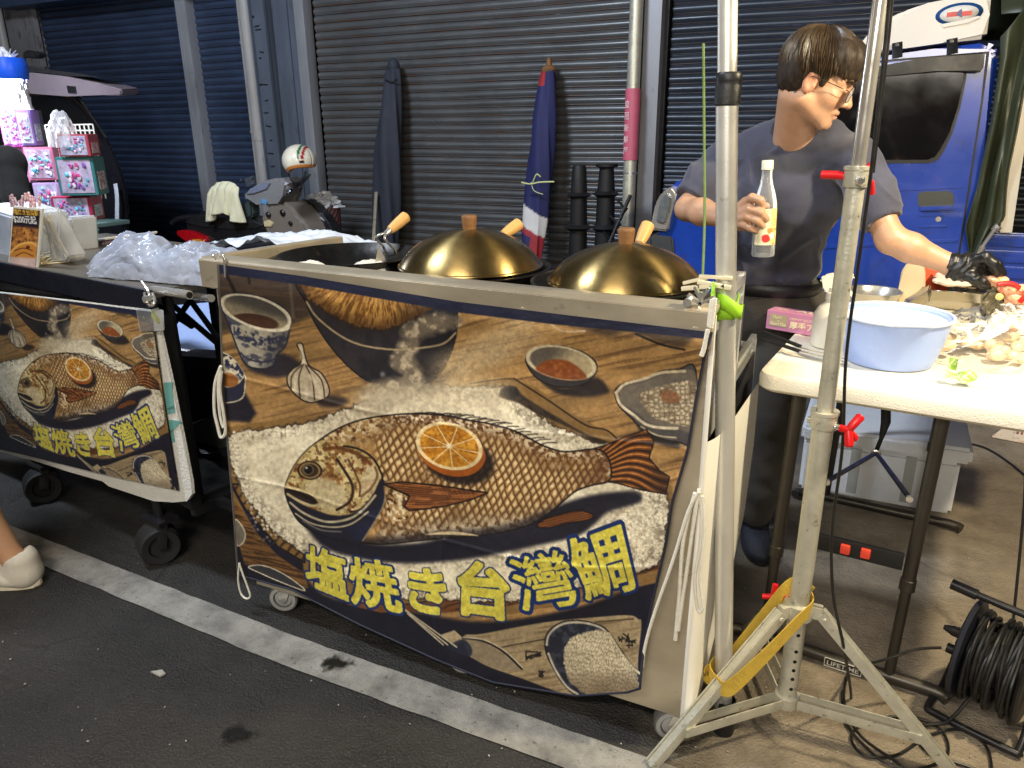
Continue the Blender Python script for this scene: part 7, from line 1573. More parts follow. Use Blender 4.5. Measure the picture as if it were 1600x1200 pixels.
# white foam sheet and dark scale under the fish
c = G(1560, 520, TT); mb = MB(); mb.box(c+Vector((.10, .10, .012)), (.30, .22, .024), rz=-.1, bev=.006); tag(mb.build('foam_sheet', mat('white_foam', srgb((236, 234, 226)), .7, 0, .04, 20, .2, 150), loc=c), 'white foam tray lying under the fish on the work table', 'foam tray')
# knotted clear bag of fish parts
CLB = film('crinkled_clear_bag', (.70, .68, .62), .05, .28, 12)
c = G(1520, 566, TT); t = empty('clear_food_bag', c, 'crumpled clear plastic bag with pale food and green print beside the blue basin', 'plastic bag')
def cbag(u, v):
    a = 2*pi*u; n1 = float(fbm(np.array([2.6*cos(a)+v*4]), np.array([2.6*sin(a)+v*2]), 701)[0])-.5; rd = abs(float(vnoise(np.array([5*cos(a)+v*6.]), np.array([5*sin(a)-v*5.]), 703)[0])-.5); rd2 = abs(float(vnoise(np.array([11*cos(a)-v*9.]), np.array([11*sin(a)+v*11.]), 707)[0])-.5)
    r = math.sin(v*pi*.5)**.7*(1+.45*n1+.12*(.25-rd)); z = .10*cos(v*pi*.5)**.9*(1+.8*n1)+.030*(.3-rd)*cos(v*pi*.5)+.008*(.25-rd2)*cos(v*pi*.5)
    return Vector((c.x+.02+.155*r*cos(a), c.y+.06+.125*r*sin(a), max(TT+.002, TT+z+.03*cos(a)*cos(v*pi*.5))))
MB().grid(cbag, 130, 54).build('bag', CLB, t, norm=False, ang=180)
mb = MB(); rnd = random.Random(31)
for k in range(22): q = c+Vector((rnd.uniform(-.08, .11), rnd.uniform(-.0, .13), rnd.uniform(.012, .04))); mb.ell(q, (rnd.uniform(.014, .026), rnd.uniform(.012, .02), rnd.uniform(.008, .016)), Matrix.Rotation(rnd.random()*3, 3, 'Z'), 10)
mb.build('contents', mat('pale_food', srgb((226, 200, 160)), .4, 0, .3, 40, c2=srgb((180, 90, 70)), c2th=.66, sss=.1), t)
g_ = G(1500, 594, TT+.012); mb = MB(); mb.grid(lambda u, v: g_+Vector((-.03+.062*u, -.004+.02*v+.004*math.sin(u*9), .012*math.sin(u*7+v*3)*.5+.016*v)), 16, 8)
mb.grid(lambda u, v: G(1488, 570, TT+.04)+Vector((-.008+.018*u, .0, -.012+.03*v+.004*math.sin(v*6))), 8, 8)
mb.build('green_print', mat('green_print', srgb((128, 166, 58)), .4, 0, .5, 60, c2=srgb((226, 226, 190)), c2th=.55), t)
# red and brown offcuts at the right edge
mb = MB(); rnd = random.Random(77); c = G(1592, 536, TT+.02)
for k in range(16): mb.ell(c+Vector((rnd.uniform(-.03, .12), rnd.uniform(-.03, .05), rnd.uniform(0, .03))), (rnd.uniform(.012, .022),)*2+(rnd.uniform(.008, .014),), Matrix.Rotation(k, 3, 'X'), 9)
tag(mb.build('fish_offcuts', MATS['pink_fish_flesh'], loc=c), 'red and pink fish offcuts beside the clear bag at the right edge of the table', 'fish offcuts')
# ------------------------------------------------------------------ foam cooler under the table
FOAM = mat('grey_white_foam', srgb((232, 234, 236)), .7, 0, .06, 14, .25, 120, c2=srgb((196, 196, 194)), c2th=.7)
ck = empty('foam_cooler', (.12, 2.98, 0), 'large white foam cooler box under the work table', 'cooler')
cx0, cx1, cy0, cy1, ch = -.158, .40, 2.82, 3.2, .262
mb = MB(); mb.prism([(cx0+.012, cy0+.01, 0), (cx1-.03, cy0+.01, 0), (cx1-.03, cy1, 0), (cx0+.012, cy1, 0)], (0, 0, .20), .012); mb.build('box', FOAM, ck)
mb = MB(); mb.prism([(cx0, cy0, .203), (cx1, cy0, .203), (cx1, cy1+.01, .203), (cx0, cy1+.01, .203)], (0, 0, ch-.203), .012); mb.build('lid', FOAM, ck)
for x in (.02, .20): MB().prism([(x, cy0+.008, .02), (x+.035, cy0+.008, .02), (x+.035, cy0+.008, .20), (x, cy0+.008, .20)], (0, .003, 0)).build('parcel_tape', mat('clear_tape', srgb((176, 178, 174)), .2, coat=.4), ck)
c = G(1400, 618, .265); mb = MB(); mb.box((c.x, c.y, .268), (.10, .06, .008), rz=.1); tag(mb.build('paper_slip', mat('printed_paper', srgb((222, 216, 210)), .7, 0, .2, 120), loc=(c.x, c.y, .266)), 'printed paper slip lying on the lid of the foam cooler', 'paper')
# woven sack
c = G(1590, 690); mb = MB()
def sack(u, v):
    a = 2*pi*u; n1 = float(fbm(np.array([2*cos(a)+5]), np.array([2*sin(a)+v*3]), 801)[0])-.5; r = (1-.35*v)*(1+.3*n1); return Vector((c.x+.16+.20*r*cos(a), c.y+.12+.15*r*sin(a), .28*v*(1+.3*n1)))
mb.grid(sack, 60, 24); mb.prism([c+Vector(q) for q in ((-.10, .0, .0), (.06, -.03, .0), (.06, .05, .03), (-.05, .06, .03))], (0, 0, .012), .004)
t = empty('woven_sack', c, 'cream woven sack with rows of small print on the ground behind the table', 'sack'); so = mb.build('sack_body', mat('woven_sack_cloth', srgb((216, 200, 178)), .8, 0, .1, 24, .3, 220, c2=srgb((190, 130, 110)), c2th=.62, c2scale=30), t, norm=True)
mb = MB()
for r_ in range(5): letters(mb, '▪▪▫▪▪▫▪▫▪▪▪▫', c+Vector((-.02+.004*r_, -.045+.006*r_, .05+.034*r_)), (1, .0, 0), (0, .1, 1), .014, .26)
mb.build('lettering', mat('sack_print', srgb((150, 96, 90)), .8), so)
# ------------------------------------------------------------------ cable reel
rc = G(1528, 1120); RX = Vector((.93, -.36, 0)).normalized(); RY = Vector((-RX.y, RX.x, 0)); rc = G(1535, 1125)+RY*.02; RC = rc+Vector((0, 0, .155))
cr = empty('cable_reel', rc, 'black extension cable reel on a tube stand beside the table foot', 'cable reel')
mb = MB(); mb.lathe([(0, -.055), (.060, -.055), (.060, .055), (0, .055)], RC, 32, RX); mb.build('drum', BLACK, cr)
mb = MB(); mb.lathe([(0, -.070), (.118, -.070), (.124, -.066), (.118, -.058), (0, -.060)], RC, 48, RX); fl = mb.build('flange', mat('reel_navy', (.016, .018, .028), .4, 0, .15), cr)
mb = MB(); mb.lathe([(0, .060), (.112, .058), (.118, .064), (.112, .069), (0, .070)], RC, 48, RX); mb.build('flange', BLACK, cr)
mb = MB()
for k in range(4): a = k*pi/2+.6; q = RC-RX*.071+(RY*cos(a)+Vector((0, 0, 1))*sin(a))*.075; mb.lathe([(0, .004), (.022, .004), (.024, 0), (0, 0)], q, 18, -RX)
mb.build('socket', mat('socket_grey', (.05, .05, .055), .4), fl)
mb = MB(); q = RC-RX*.070+Vector((0, 0, .03)); mb.tube([q, q-RX*.03, q-RX*.05], [.014, .012, .006], 12); mb.build('plug', BLACK, cr); mb = MB(); q = RC-RX*.07+Vector((0, 0, -.02)); mb.tube([q, q-RX*.035], .012, 12); mb.build('knob', BLACK, cr)
rnd = random.Random(9)
for k in range(24):
    x0 = -.050+.10*k/23; pts = []; R0 = .072+.026*rnd.random(); ph = rnd.random()*6; tl = rnd.uniform(-.012, .012)
    for a in np.linspace(0, 2*pi, 33): R = R0+.010*math.sin(a*2+ph)+(.014 if math.sin(a+ph) < -.6 else 0)*.6; pts.append(RC+RX*(x0+tl*math.sin(a+ph))+RY*(R*cos(a))+Vector((0, 0, R*sin(a))))
    MB().tube(pts, .0042, 7, cap=False).build('cable_turn', CABLE, cr)
mb = MB(); s0, s1 = RC-RX*.085, RC+RX*.085
fz_ = .014
def ft_(a, b_, z): return rc+RX*a+RY*b_+Vector((0, 0, z))
mb.tube(bez([ft_(.085, -.01, .155), ft_(.088, -.05, .06), ft_(.088, -.085, .018), ft_(.075, -.095, fz_), ft_(-.075, -.095, fz_), ft_(-.10, -.08, fz_), ft_(-.10, .02, fz_), ft_(-.10, .09, fz_), ft_(-.08, .10, fz_), ft_(.07, .10, fz_), ft_(.088, .085, .02), ft_(.088, .04, .08), ft_(.085, .0, .155)], 6), .0085, 12); mb.tube(bez([ft_(.085, 0, .155), ft_(.085, .01, .25), ft_(.07, .01, .285), ft_(-.02, .01, .292), ft_(-.10, .01, .296)], 6), .0085, 12); mb.tube([ft_(-.07, .01, .294), ft_(-.125, .01, .298)], .0125, 12)
mb.tube([ft_(-.10, 0, fz_), ft_(-.078, 0, .155)], .008, 10); mb.build('stand', BLACKM, cr)
mb = MB(); mb.tube(bez([ft_(-.03, -.05, .06), ft_(-.05, -.11, .02), ft_(-.09, -.16, .008), ft_(-.05, -.22, .006), ft_(.06, -.20, .006), ft_(.14, -.3, .006)], 8), .0042, 7); mb.build('loose_cable', CABLE, cr)
# cables at the far right, on the ground
mb = MB(); mb.tube(bez([G(1500, 690, .006), G(1540, 700, .006), G(1580, 725, .006), G(1620, 760, .006)], 8), .0045, 7); tag(mb.build('floor_cable', CABLE, loc=G(1540, 700)), 'black cable on the ground between the foam cooler and the sack', 'cable')
mb = MB(); mb.tube(bez([YP(1604, 700, 2.1), YP(1600, 790, 2.05), YP(1592, 880, 2.0), YP(1584, 960, 1.95), YP(1578, 1010, 1.9)], 8), .0035, 7); tag(mb.build('hanging_cable', CABLE, loc=YP(1600, 790, 2.05)), 'thin cable hanging beside the reel at the right edge', 'cable')
# ------------------------------------------------------------------ figures: smooth blended volumes turned into one skin
class Vol:
    def __init__(s, lo, hi, h):
        s.lo = np.array(lo, float); s.h = h; s.n = np.ceil((np.array(hi)-s.lo)/h).astype(int)+1; s.D = np.full(s.n, 1.0, np.float32)
    def win(s, lo, hi):
        a = np.clip(np.floor((np.array(lo)-s.lo)/s.h).astype(int), 0, s.n); b = np.clip(np.ceil((np.array(hi)-s.lo)/s.h).astype(int)+1, 0, s.n)
        if (b <= a).any(): return None
        sl = tuple(slice(i, j) for i, j in zip(a, b)); g = [s.lo[k]+s.h*np.arange(a[k], b[k]) for k in range(3)]
        return sl, np.meshgrid(*g, indexing='ij')
    def mix(s, sl, d, k, sub):
        D = s.D[sl]
        if sub:
            d = -d; hh = np.clip(.5-.5*(D-d)/k, 0, 1); s.D[sl] = D*(1-hh)+d*hh+k*hh*(1-hh)
        else:
            hh = np.clip(.5+.5*(D-d)/k, 0, 1); s.D[sl] = D*(1-hh)+d*hh-k*hh*(1-hh)
    def cone(s, a, b, ra, rb, k=.02, sub=False, flat=None):
        a = np.array(a, float); b = np.array(b, float); R = max(ra, rb)+k*1.5+s.h*2; w_ = s.win(np.minimum(a, b)-R, np.maximum(a, b)+R)
        if w_ is None: return
        sl, (x, y, z) = w_; e = b-a; t = np.clip(((x-a[0])*e[0]+(y-a[1])*e[1]+(z-a[2])*e[2])/(e@e+1e-12), 0, 1)
        s.mix(sl, np.sqrt((x-a[0]-t*e[0])**2+(y-a[1]-t*e[1])**2+(z-a[2]-t*e[2])**2)-(ra+(rb-ra)*t), k, sub)
    def chain(s, pts, rs, k=.02):
        for i in range(len(pts)-1): s.cone(pts[i], pts[i+1], rs[i], rs[i+1], k)
    def ell(s, c, r, M=None, k=.02, sub=False):
        c = np.array(c, float); r = np.array(r, float); R = r.max()+k*1.5+s.h*2; w_ = s.win(c-R, c+R)
        if w_ is None: return
        sl, (x, y, z) = w_; x = x-c[0]; y = y-c[1]; z = z-c[2]
        if M is not None: x, y, z = [M[0][i]*x+M[1][i]*y+M[2][i]*z for i in range(3)] if False else (M[0][0]*x+M[0][1]*y+M[0][2]*z, M[1][0]*x+M[1][1]*y+M[1][2]*z, M[2][0]*x+M[2][1]*y+M[2][2]*z)
        k0 = np.sqrt((x/r[0])**2+(y/r[1])**2+(z/r[2])**2)+1e-9; k1 = np.sqrt((x/r[0]**2)**2+(y/r[1]**2)**2+(z/r[2]**2)**2)+1e-9
        s.mix(sl, k0*(k0-1)/k1, k, sub)
    def cut(s, fn):
        g = [s.lo[k]+s.h*np.arange(s.n[k]) for k in range(3)]; x, y, z = np.meshgrid(*g, indexing='ij', sparse=True); s.D = np.maximum(s.D, fn(x, y, z)).astype(np.float32)
    def warp(s, fn):
        g = [s.lo[k]+s.h*np.arange(s.n[k]) for k in range(3)]; near = np.abs(s.D) < .05; x, y, z = np.meshgrid(*g, indexing='ij'); s.D[near] += fn(x[near], y[near], z[near]).astype(np.float32)
    def mesh(s, name):
        D = s.D; S = D < 0; n = np.array(D.shape)-1; cnt = np.zeros(n, np.int8)
        for i in (0, 1):
            for j in (0, 1):
                for k in (0, 1): cnt += S[i:n[0]+i, j:n[1]+j, k:n[2]+k]
        act = (cnt > 0) & (cnt < 8); I = np.argwhere(act); ids = np.full(n, -1, np.int64); ids[act] = np.arange(len(I)); acc = np.zeros((len(I), 3)); num = np.zeros(len(I))
        cs = [(i, j, k) for i in (0, 1) for j in (0, 1) for k in (0, 1)]
        for p in cs:
            for ax in range(3):
                if p[ax]: continue
                q = list(p); q[ax] = 1; A = D[I[:, 0]+p[0], I[:, 1]+p[1], I[:, 2]+p[2]]; B = D[I[:, 0]+q[0], I[:, 1]+q[1], I[:, 2]+q[2]]; m = (A < 0) != (B < 0); t = np.where(m, A/(A-B+1e-12), 0)
                P = np.tile(np.array(p, float), (len(I), 1)); P[:, ax] += t; acc[m] += P[m]; num[m] += 1
        V = s.lo+s.h*(I+acc/num[:, None]); F = []
        for ax in range(3):
            o1, o2 = [(1, 2), (2, 0), (0, 1)][ax]; sa = [slice(None)]*3; sb = [slice(None)]*3; sa[ax] = slice(0, -1); sb[ax] = slice(1, None); ch = S[tuple(sa)] != S[tuple(sb)]; E = np.argwhere(ch); inside = S[tuple(E.T)]
            ok = (E[:, o1] > 0) & (E[:, o2] > 0) & (E[:, o1] < n[o1]) & (E[:, o2] < n[o2]); E = E[ok]; inside = inside[ok]; q = []
            for d1, d2 in ((-1, -1), (0, -1), (0, 0), (-1, 0)): e = E.copy(); e[:, o1] += d1; e[:, o2] += d2; q.append(ids[e[:, 0], e[:, 1], e[:, 2]])
            q = np.stack(q, 1); q[~inside] = q[~inside][:, ::-1]; F.append(q[(q >= 0).all(1)])
        F = np.concatenate(F); me = bpy.data.meshes.new(name); me.vertices.add(len(V)); me.vertices.foreach_set('co', V.astype(np.float32).ravel()); me.loops.add(F.size); me.loops.foreach_set('vertex_index', F.ravel().astype(np.int32)); me.polygons.add(len(F)); me.polygons.foreach_set('loop_start', np.arange(0, F.size, 4, dtype=np.int32)); me.update(calc_edges=True)
        return me
def n3(x, y, z, s, seed): return fbm(x*s+z*s*.73, y*s-z*s*.61+x*s*.31, seed, 3)-.5
SKINM = vcol('skin', .42, .15, 260, sss=.08)
def Y_(px, py, Y): return np.array(YP(px, py, Y))
# ---------------- the vendor
mfeet = G(1190, 850)
man = empty('person', (mfeet.x-.05, 2.40, 0), 'man in navy t-shirt and glasses holding a bottle, black glove on the other hand', 'person')
HC = Y_(1278, 124, 2.20); th = RAD(64); fh_ = np.array(RT)*sin(th)-np.array((-_sy, _cy, 0))*cos(th); fh_ = fh_/np.linalg.norm(fh_)
pit = RAD(22); rl = RAD(-4)
hf = fh_*cos(pit)+np.array((0, 0, -1.))*sin(pit); hu = np.array((0, 0, 1.))*cos(pit)+fh_*sin(pit); hl = np.cross(hu, hf)
hu, hl = hu*cos(rl)+hl*sin(rl), hl*cos(rl)-hu*sin(rl)
HM = np.array([hl, hf, hu]); HS = .87
def hp_(x, y, z): return HC+HS*(hl*x+hf*y+hu*z)
def hr(*r): return [HS*v for v in r]
SHR, SHL = Y_(1134, 248, 2.36), Y_(1334, 252, 2.24); NB = Y_(1243, 206, 2.31); EL_R = Y_(1074, 326, 2.24); WR_R = Y_(1143, 342, 2.07); EL_L = Y_(1392, 374, 2.16); WR_L = Y_(1488, 415, 2.17); CH = Y_(1236, 300, 2.34); BE = Y_(1204, 410, 2.40); PE = Y_(1206, 478, 2.41)
B = Vol((-.80, 1.85, .70), (.42, 2.62, 1.62), .0042)
# torso under the shirt, neck, arms
B.ell(CH, (.15, .09, .16), None, .04); B.ell(BE, (.135, .09, .15), None, .05); B.cone(NB+np.array((0, .02, -.06)), SHR, .042, .036, .03); B.cone(NB+np.array((0, .02, -.06)), SHL, .042, .036, .03)
B.cone(NB+np.array((0, .012, -.05)), hp_(0, -.030, -.055), .060, .052, .022); B.cone(NB+np.array((.035, -.03, -.03)), hp_(-.045, -.02, -.06), .016, .014, .03)
up_r = SHR+(EL_R-SHR)*.5
B.chain([SHR, up_r, EL_R], [.044, .041, .034], .02); B.chain([EL_R, EL_R+(WR_R-EL_R)*.35, WR_R], [.033, .036, .024], .018)
up_l = SHL+(EL_L-SHL)*.5
B.chain([SHL, up_l, EL_L], [.042, .039, .034], .02); B.chain([EL_L, EL_L+(WR_L-EL_L)*.32, WR_L, WR_L+(WR_L-EL_L)*.12], [.034, .035, .024, .023], .018)
# head
B.ell(hp_(0, -.014, .036), hr(.075, .094, .086), HM, .01); B.ell(hp_(0, .034, -.026), hr(.061, .060, .090), HM, .02)
for s in (1, -1):
    B.cone(hp_(s*.050, -.004, -.058), hp_(s*.020, .070, -.100), .020*HS, .017*HS, .022); B.ell(hp_(s*.040, .056, -.030), hr(.022, .024, .022), HM, .02); B.cone(hp_(s*.012, .086, .022), hp_(s*.046, .066, .020), .010*HS, .009*HS, .014)
B.ell(hp_(0, .074, -.103), hr(.022, .018, .016), HM, .018)
for s in (1, -1): B.ell(hp_(s*.031, .094, .000), hr(.018, .013, .012), HM, .010, True)
for s in (1, -1): B.ell(hp_(s*.031, .076, -.001), hr(.0165, .0115, .0125), HM, .004)
B.chain([hp_(0, .086, .016), hp_(0, .098, -.012), hp_(0, .111, -.033)], [.0075, .0082, .0105], .008)
for s in (1, -1): B.ell(hp_(s*.0125, .098, -.037), hr(.0085, .011, .0085), HM, .005)
B.cone(hp_(-.020, .086, -.0655), hp_(.020, .086, -.0655), .006, .006, .006); B.cone(hp_(-.010, .094, -.063), hp_(.010, .094, -.063), .006, .006, .005); B.cone(hp_(-.012, .091, -.0765), hp_(.012, .091, -.0765), .0072, .0072, .005)
B.cone(hp_(-.023, .094, -.0705), hp_(.023, .094, -.0705), .0022, .0022, .003, True)
for s in (1, -1):
    eM = np.array([hl*1.0+hf*.25*s*0, hf, hu]); B.ell(hp_(s*.079, -.008, -.010), hr(.0085, .020, .032), HM, .006); B.ell(hp_(s*.086, -.004, -.006), hr(.006, .011, .019), HM, .004, True); B.ell(hp_(s*.080, .004, -.016), hr(.005, .005, .008), HM, .004)
# hand round the bottle
bo = YP(1196, 332, 2.03); BX, BY = bo.x, bo.y
def bq(px, py, off=0): p = Y_(px, py, BY+off); return p
B.chain([WR_R, bq(1152, 340, .018)], [.026, .024], .015); B.ell(bq(1160, 337, .012), (.027, .020, .040), None, .014)
for pts, rs in (([(1158, 322, .0), (1175, 309, -.026), (1188, 313, -.036), (1193, 323, -.030)], [.0125, .0112, .010, .0082]), ([(1156, 333, -.004), (1172, 327, -.030), (1188, 332, -.038), (1198, 342, -.032)], [.0125, .0112, .010, .0082]), ([(1154, 342, -.004), (1168, 339, -.030), (1183, 345, -.038), (1192, 353, -.032)], [.012, .0105, .0096, .0078]), ([(1153, 351, .0), (1163, 352, -.024), (1173, 357, -.032), (1182, 361, -.028)], [.0105, .0092, .0084, .007])):
    B.chain([bq(x, y, o_) for x, y, o_ in pts], rs, .0045)
B.chain([bq(1150, 328, .024), bq(1166, 316, .040), bq(1184, 318, .044), bq(1198, 322, .040)], [.015, .013, .0115, .009], .008)
me = B.mesh('body'); V = np.array([v.co[:] for v in me.vertices]); hd_ = (V-HC) @ HM.T/HS
C = np.tile(np.array((186, 144, 114))/255., (len(V), 1)); nn = n3(V[:, 0], V[:, 1], V[:, 2], 40, 901)[:, None]; C = C*(1+.10*nn)
near = np.linalg.norm(hd_, axis=1) < .2
def tint(m, c): global C; C = C*(1-m[:, None])+np.array(c)/255.*m[:, None]
lip = near*np.exp(-((hd_[:, 0]/.020)**4))*np.exp(-((hd_[:, 2]+.070)/.0095)**4)*(hd_[:, 1] > .08); tint(.55*lip, (176, 98, 84))
tint(.30*near*np.exp(-((np.abs(hd_[:, 0])-.040)/.02)**2-((hd_[:, 2]+.034)/.022)**2)*(hd_[:, 1] > .03), (206, 122, 92)); tint(.35*near*(np.abs(hd_[:, 0]) > .074)*(hd_[:, 1] < .02), (212, 126, 96))
tint(.25*near*(hd_[:, 1] > .05)*np.exp(-((hd_[:, 2]+.088)/.022)**2), (150, 120, 100))
lash = near*(hd_[:, 1] > .07)*np.exp(-((hd_[:, 2]+.0045)/.0022)**2)*np.exp(-((np.abs(hd_[:, 0])-.031)/.014)**4); tint(.9*lash, (40, 28, 22))
tint(.85*near*(hd_[:, 1] < -.03)*(hd_[:, 2] > -.05), (38, 30, 24))
set_cols(me, np.clip(C, 0, 1)); link('body', me, SKINM, man)
# brows
for s in (1, -1): MB().tube(bez([hp_(s*.015, .0955, .0215), hp_(s*.030, .0925, .0265), hp_(s*.047, .078, .0235)], 6), [.002]+[.0034]*10+[.0012]*2, 7, flat=1.6).build('eyebrow', mat('dark_hair', (.018, .012, .008), .5), man)
# hair
hv = Vol(HC-.19, HC+.21, .0036)
hv.ell(hp_(0, -.018, .046), hr(.089, .110, .094), HM, .01); hv.ell(hp_(0, .045, .075), hr(.076, .062, .050), HM, .03); hv.ell(hp_(0, -.05, -.01), hr(.072, .066, .070), HM, .03)
zk_ = ([-.2, -.085, -.045, -.026, -.020, .010, .016, .032, .038, .060, .10, .14], [-.060, -.058, -.050, -.030, .018, .018, -.022, -.024, .024, .032, .030, .026])
def haircut(x, y, z):
    x, y, z = np.broadcast_arrays(x-HC[0], y-HC[1], z-HC[2]); lx = (x*hl[0]+y*hl[1]+z*hl[2])/HS; ly = (x*hf[0]+y*hf[1]+z*hf[2])/HS; lz = (x*hu[0]+y*hu[1]+z*hu[2])/HS
    jag = .003*(fbm(lx*60+ly*38, ly*12+lx*30, 911, 2)-.5)*2; return (np.interp(ly, *zk_)+jag-lz)*.8
hv.cut(haircut)
hv.warp(lambda x, y, z: .010*(fbm(np.arctan2((x-HC[0])*hl[0]+(y-HC[1])*hl[1], (x-HC[0])*hf[0]+(y-HC[1])*hf[1])*7, (z-HC[2])*14, 913, 3)-.5))
HAIR = mat('brown_black_hair', (.024, .016, .010), .55, 0, .5, 60, .5, 90, stretch=(1, 1, .3), spec=.4)
hair = link('hair', hv.mesh('hair'), HAIR, man)
mb = MB(); rnd = random.Random(8); cr_ = np.array((.012, -.055, .135))
for k in range(2600):
    if k % 26 == 0: caz, clf, csp, ctw = rnd.uniform(0, 2*pi), rnd.uniform(1.0, 1.06), rnd.uniform(.04, .5), rnd.uniform(.0, .45)
    az = caz+rnd.gauss(0, .10); lift = clf+rnd.uniform(-.012, .02); sp0 = csp+rnd.uniform(0, .12); L0 = rnd.uniform(.25, .6); pts = []; tw_ = ctw+rnd.uniform(-.08, .08)
    e = np.array((sin(az), cos(az), 0))
    for i in range(8):
        t = sp0+L0*i/7; a = t*1.9; azz = az+tw_*t; e = np.array((sin(azz), cos(azz), 0.)); d = e*sin(a)+np.array((0, -.25*cos(a), cos(a))); d /= np.linalg.norm(d); p = np.array((0, -.012, .044))+d*np.array((.090, .111, .096))*(lift+.05*(i/7)**2*(clf-1)*8)
        if p[1] > .03: p[2] -= .010*(p[1]-.03)/.07
        zm = np.interp(p[1], *zk_)
        if p[2] < zm-.004: break
        pts.append(hp_(*p))
    if len(pts) >= 3: mb.tube(pts, [.0006]+[.0017]*(len(pts)-2)+[.0003], 3, cap=False)
mb.build('strands', mat('hair_strand', (.050, .033, .019), .36, 0, .5, 30, spec=.5), hair)
# glasses
gl = bpy.data.objects.new('eyeglasses', None); col.objects.link(gl); gl.parent = man
WIRE = mat('gunmetal_wire', (.10, .09, .085), .25, .9); mb = MB(); lens = MB()
for s in (1, -1):
    c0 = np.array((s*.034, .108, -.004)); ring = [hp_(c0[0]+.025*cos(a), c0[1]-.007*abs(c0[0]+.025*cos(a))/.06, c0[2]+.0225*sin(a)) for a in np.linspace(0, 2*pi, 33)]; mb.tube(ring, .0011, 6, cap=False)
    vs = [lens.v(p) for p in ring[:-1]]; lens.f(vs)
    mb.tube(bez([hp_(s*.058, .100, .004), hp_(s*.074, .085, .006), hp_(s*.082, .02, .008), hp_(s*.083, -.012, .006), hp_(s*.080, -.024, -.012)], 6), .0011, 6)
mb.tube(bez([hp_(-.010, .111, .002), hp_(0, .116, .005), hp_(.010, .111, .002)], 5), .0011, 6); mb.build('frame', WIRE, gl); lens.build('lens', film('spectacle_lens', (.8, .82, .9), .10, .03), gl, norm=False)
# ---------------- shirt
S = Vol((-.82, 1.95, .76), (.36, 2.66, 1.52), .0058)
S.ell(CH+np.array((0, 0, .0)), (.152, .104, .15), None, .04); S.ell(BE+np.array((0, 0, .03)), (.146, .106, .17), None, .06); S.cone(CH, BE, .125, .118, .05)
S.cone(NB+np.array((0, .025, -.070)), SHR, .070, .052, .03); S.cone(NB+np.array((0, .025, -.066)), SHL, .070, .052, .03); S.cone(NB+np.array((-.01, .034, .006)), SHR, .056, .052, .02); S.cone(NB+np.array((.01, .034, .006)), SHL, .056, .052, .02)
sl_r = SHR+(EL_R-SHR)*.86; sl_l = SHL+(EL_L-SHL)*.80
S.chain([SHR, SHR+(EL_R-SHR)*.5, sl_r], [.054, .060, .055], .025); S.chain([SHL, SHL+(EL_L-SHL)*.5, sl_l], [.054, .060, .055], .025)
dR = (EL_R-SHR)/np.linalg.norm(EL_R-SHR); dL = (EL_L-SHL)/np.linalg.norm(EL_L-SHL)
hem0 = Y_(1200, 447, 2.34)[2]
def scut(x, y, z):
    r = (x-sl_r[0])*dR[0]+(y-sl_r[1])*dR[1]+(z-sl_r[2])*dR[2]; q = np.sqrt((x-sl_r[0])**2+(y-sl_r[1])**2+(z-sl_r[2])**2); r = np.where(q < .14, r, -1)
    l = (x-sl_l[0])*dL[0]+(y-sl_l[1])*dL[1]+(z-sl_l[2])*dL[2]; q = np.sqrt((x-sl_l[0])**2+(y-sl_l[1])**2+(z-sl_l[2])**2); l = np.where(q < .14, l, -1)
    return np.maximum(np.maximum(r, l), hem0+.008*np.sin(x*22)-z)
S.cut(scut)
S.warp(lambda x, y, z: .020*(fbm(x*5+z*4, z*9-x*6+y*3, 921, 3)-.5)-.065*np.clip(.10-np.abs(fbm(x*6-z*7, z*3+x*5+y*4, 927, 2)-.5), 0, .1)*3*.35-.055*np.clip(.08-np.abs(fbm(x*8+z*9, z*4-x*7+y*5, 929, 2)-.5), 0, .08)*3*.35+.004*(fbm(x*26-z*14, z*22+y*20, 923, 3)-.5)+.006*np.sin(z*52+x*24+9*fbm(x*4, z*4, 925, 2))*np.clip((1.06-z)/.14, 0, 1)*.8)
nk = NB+np.array((.004, -.012, .012)); nd = (hp_(0, -.03, -.055)-NB); nd = nd/np.linalg.norm(nd)
S.cone(NB+nd*(-.008)+np.array((.008, -.030, 0)), NB+nd*.09+np.array((0, -.004, 0)), .050, .060, .008, True)
me = S.mesh('t_shirt'); V = np.array([v.co[:] for v in me.vertices]); C = np.tile(np.array((60, 62, 80))/255., (len(V), 1))
wet = ss(.52, .60, fbm(V[:, 0]*5+2, V[:, 2]*6, 931, 3))*ss(.20, .10, np.abs(V[:, 0]-CH[0]-.03))*ss(1.30, 1.22, V[:, 2])*ss(.88, .95, V[:, 2])
dr = ss(.66, .70, fbm(V[:, 0]*26, V[:, 2]*20, 933, 2))*ss(1.12, 1.04, V[:, 2])*ss(.0, .03, V[:, 0]-CH[0]+.03)
C = C*(1-.42*np.maximum(wet, dr)[:, None]); rel = V-NB; al = rel @ nd; rad_ = np.linalg.norm(rel-al[:, None]*nd, axis=1); C[(rad_ < .064) & (al > -.08) & (al < .12)] *= .52; C *= 1+.16*(fbm(V[:, 0]*9, V[:, 2]*9, 935)-.5)[:, None]
set_cols(me, np.clip(C, 0, 1)); shirt = link('t_shirt', me, vcol('navy_cotton', .85, .35, 420, sheen=.25), man)
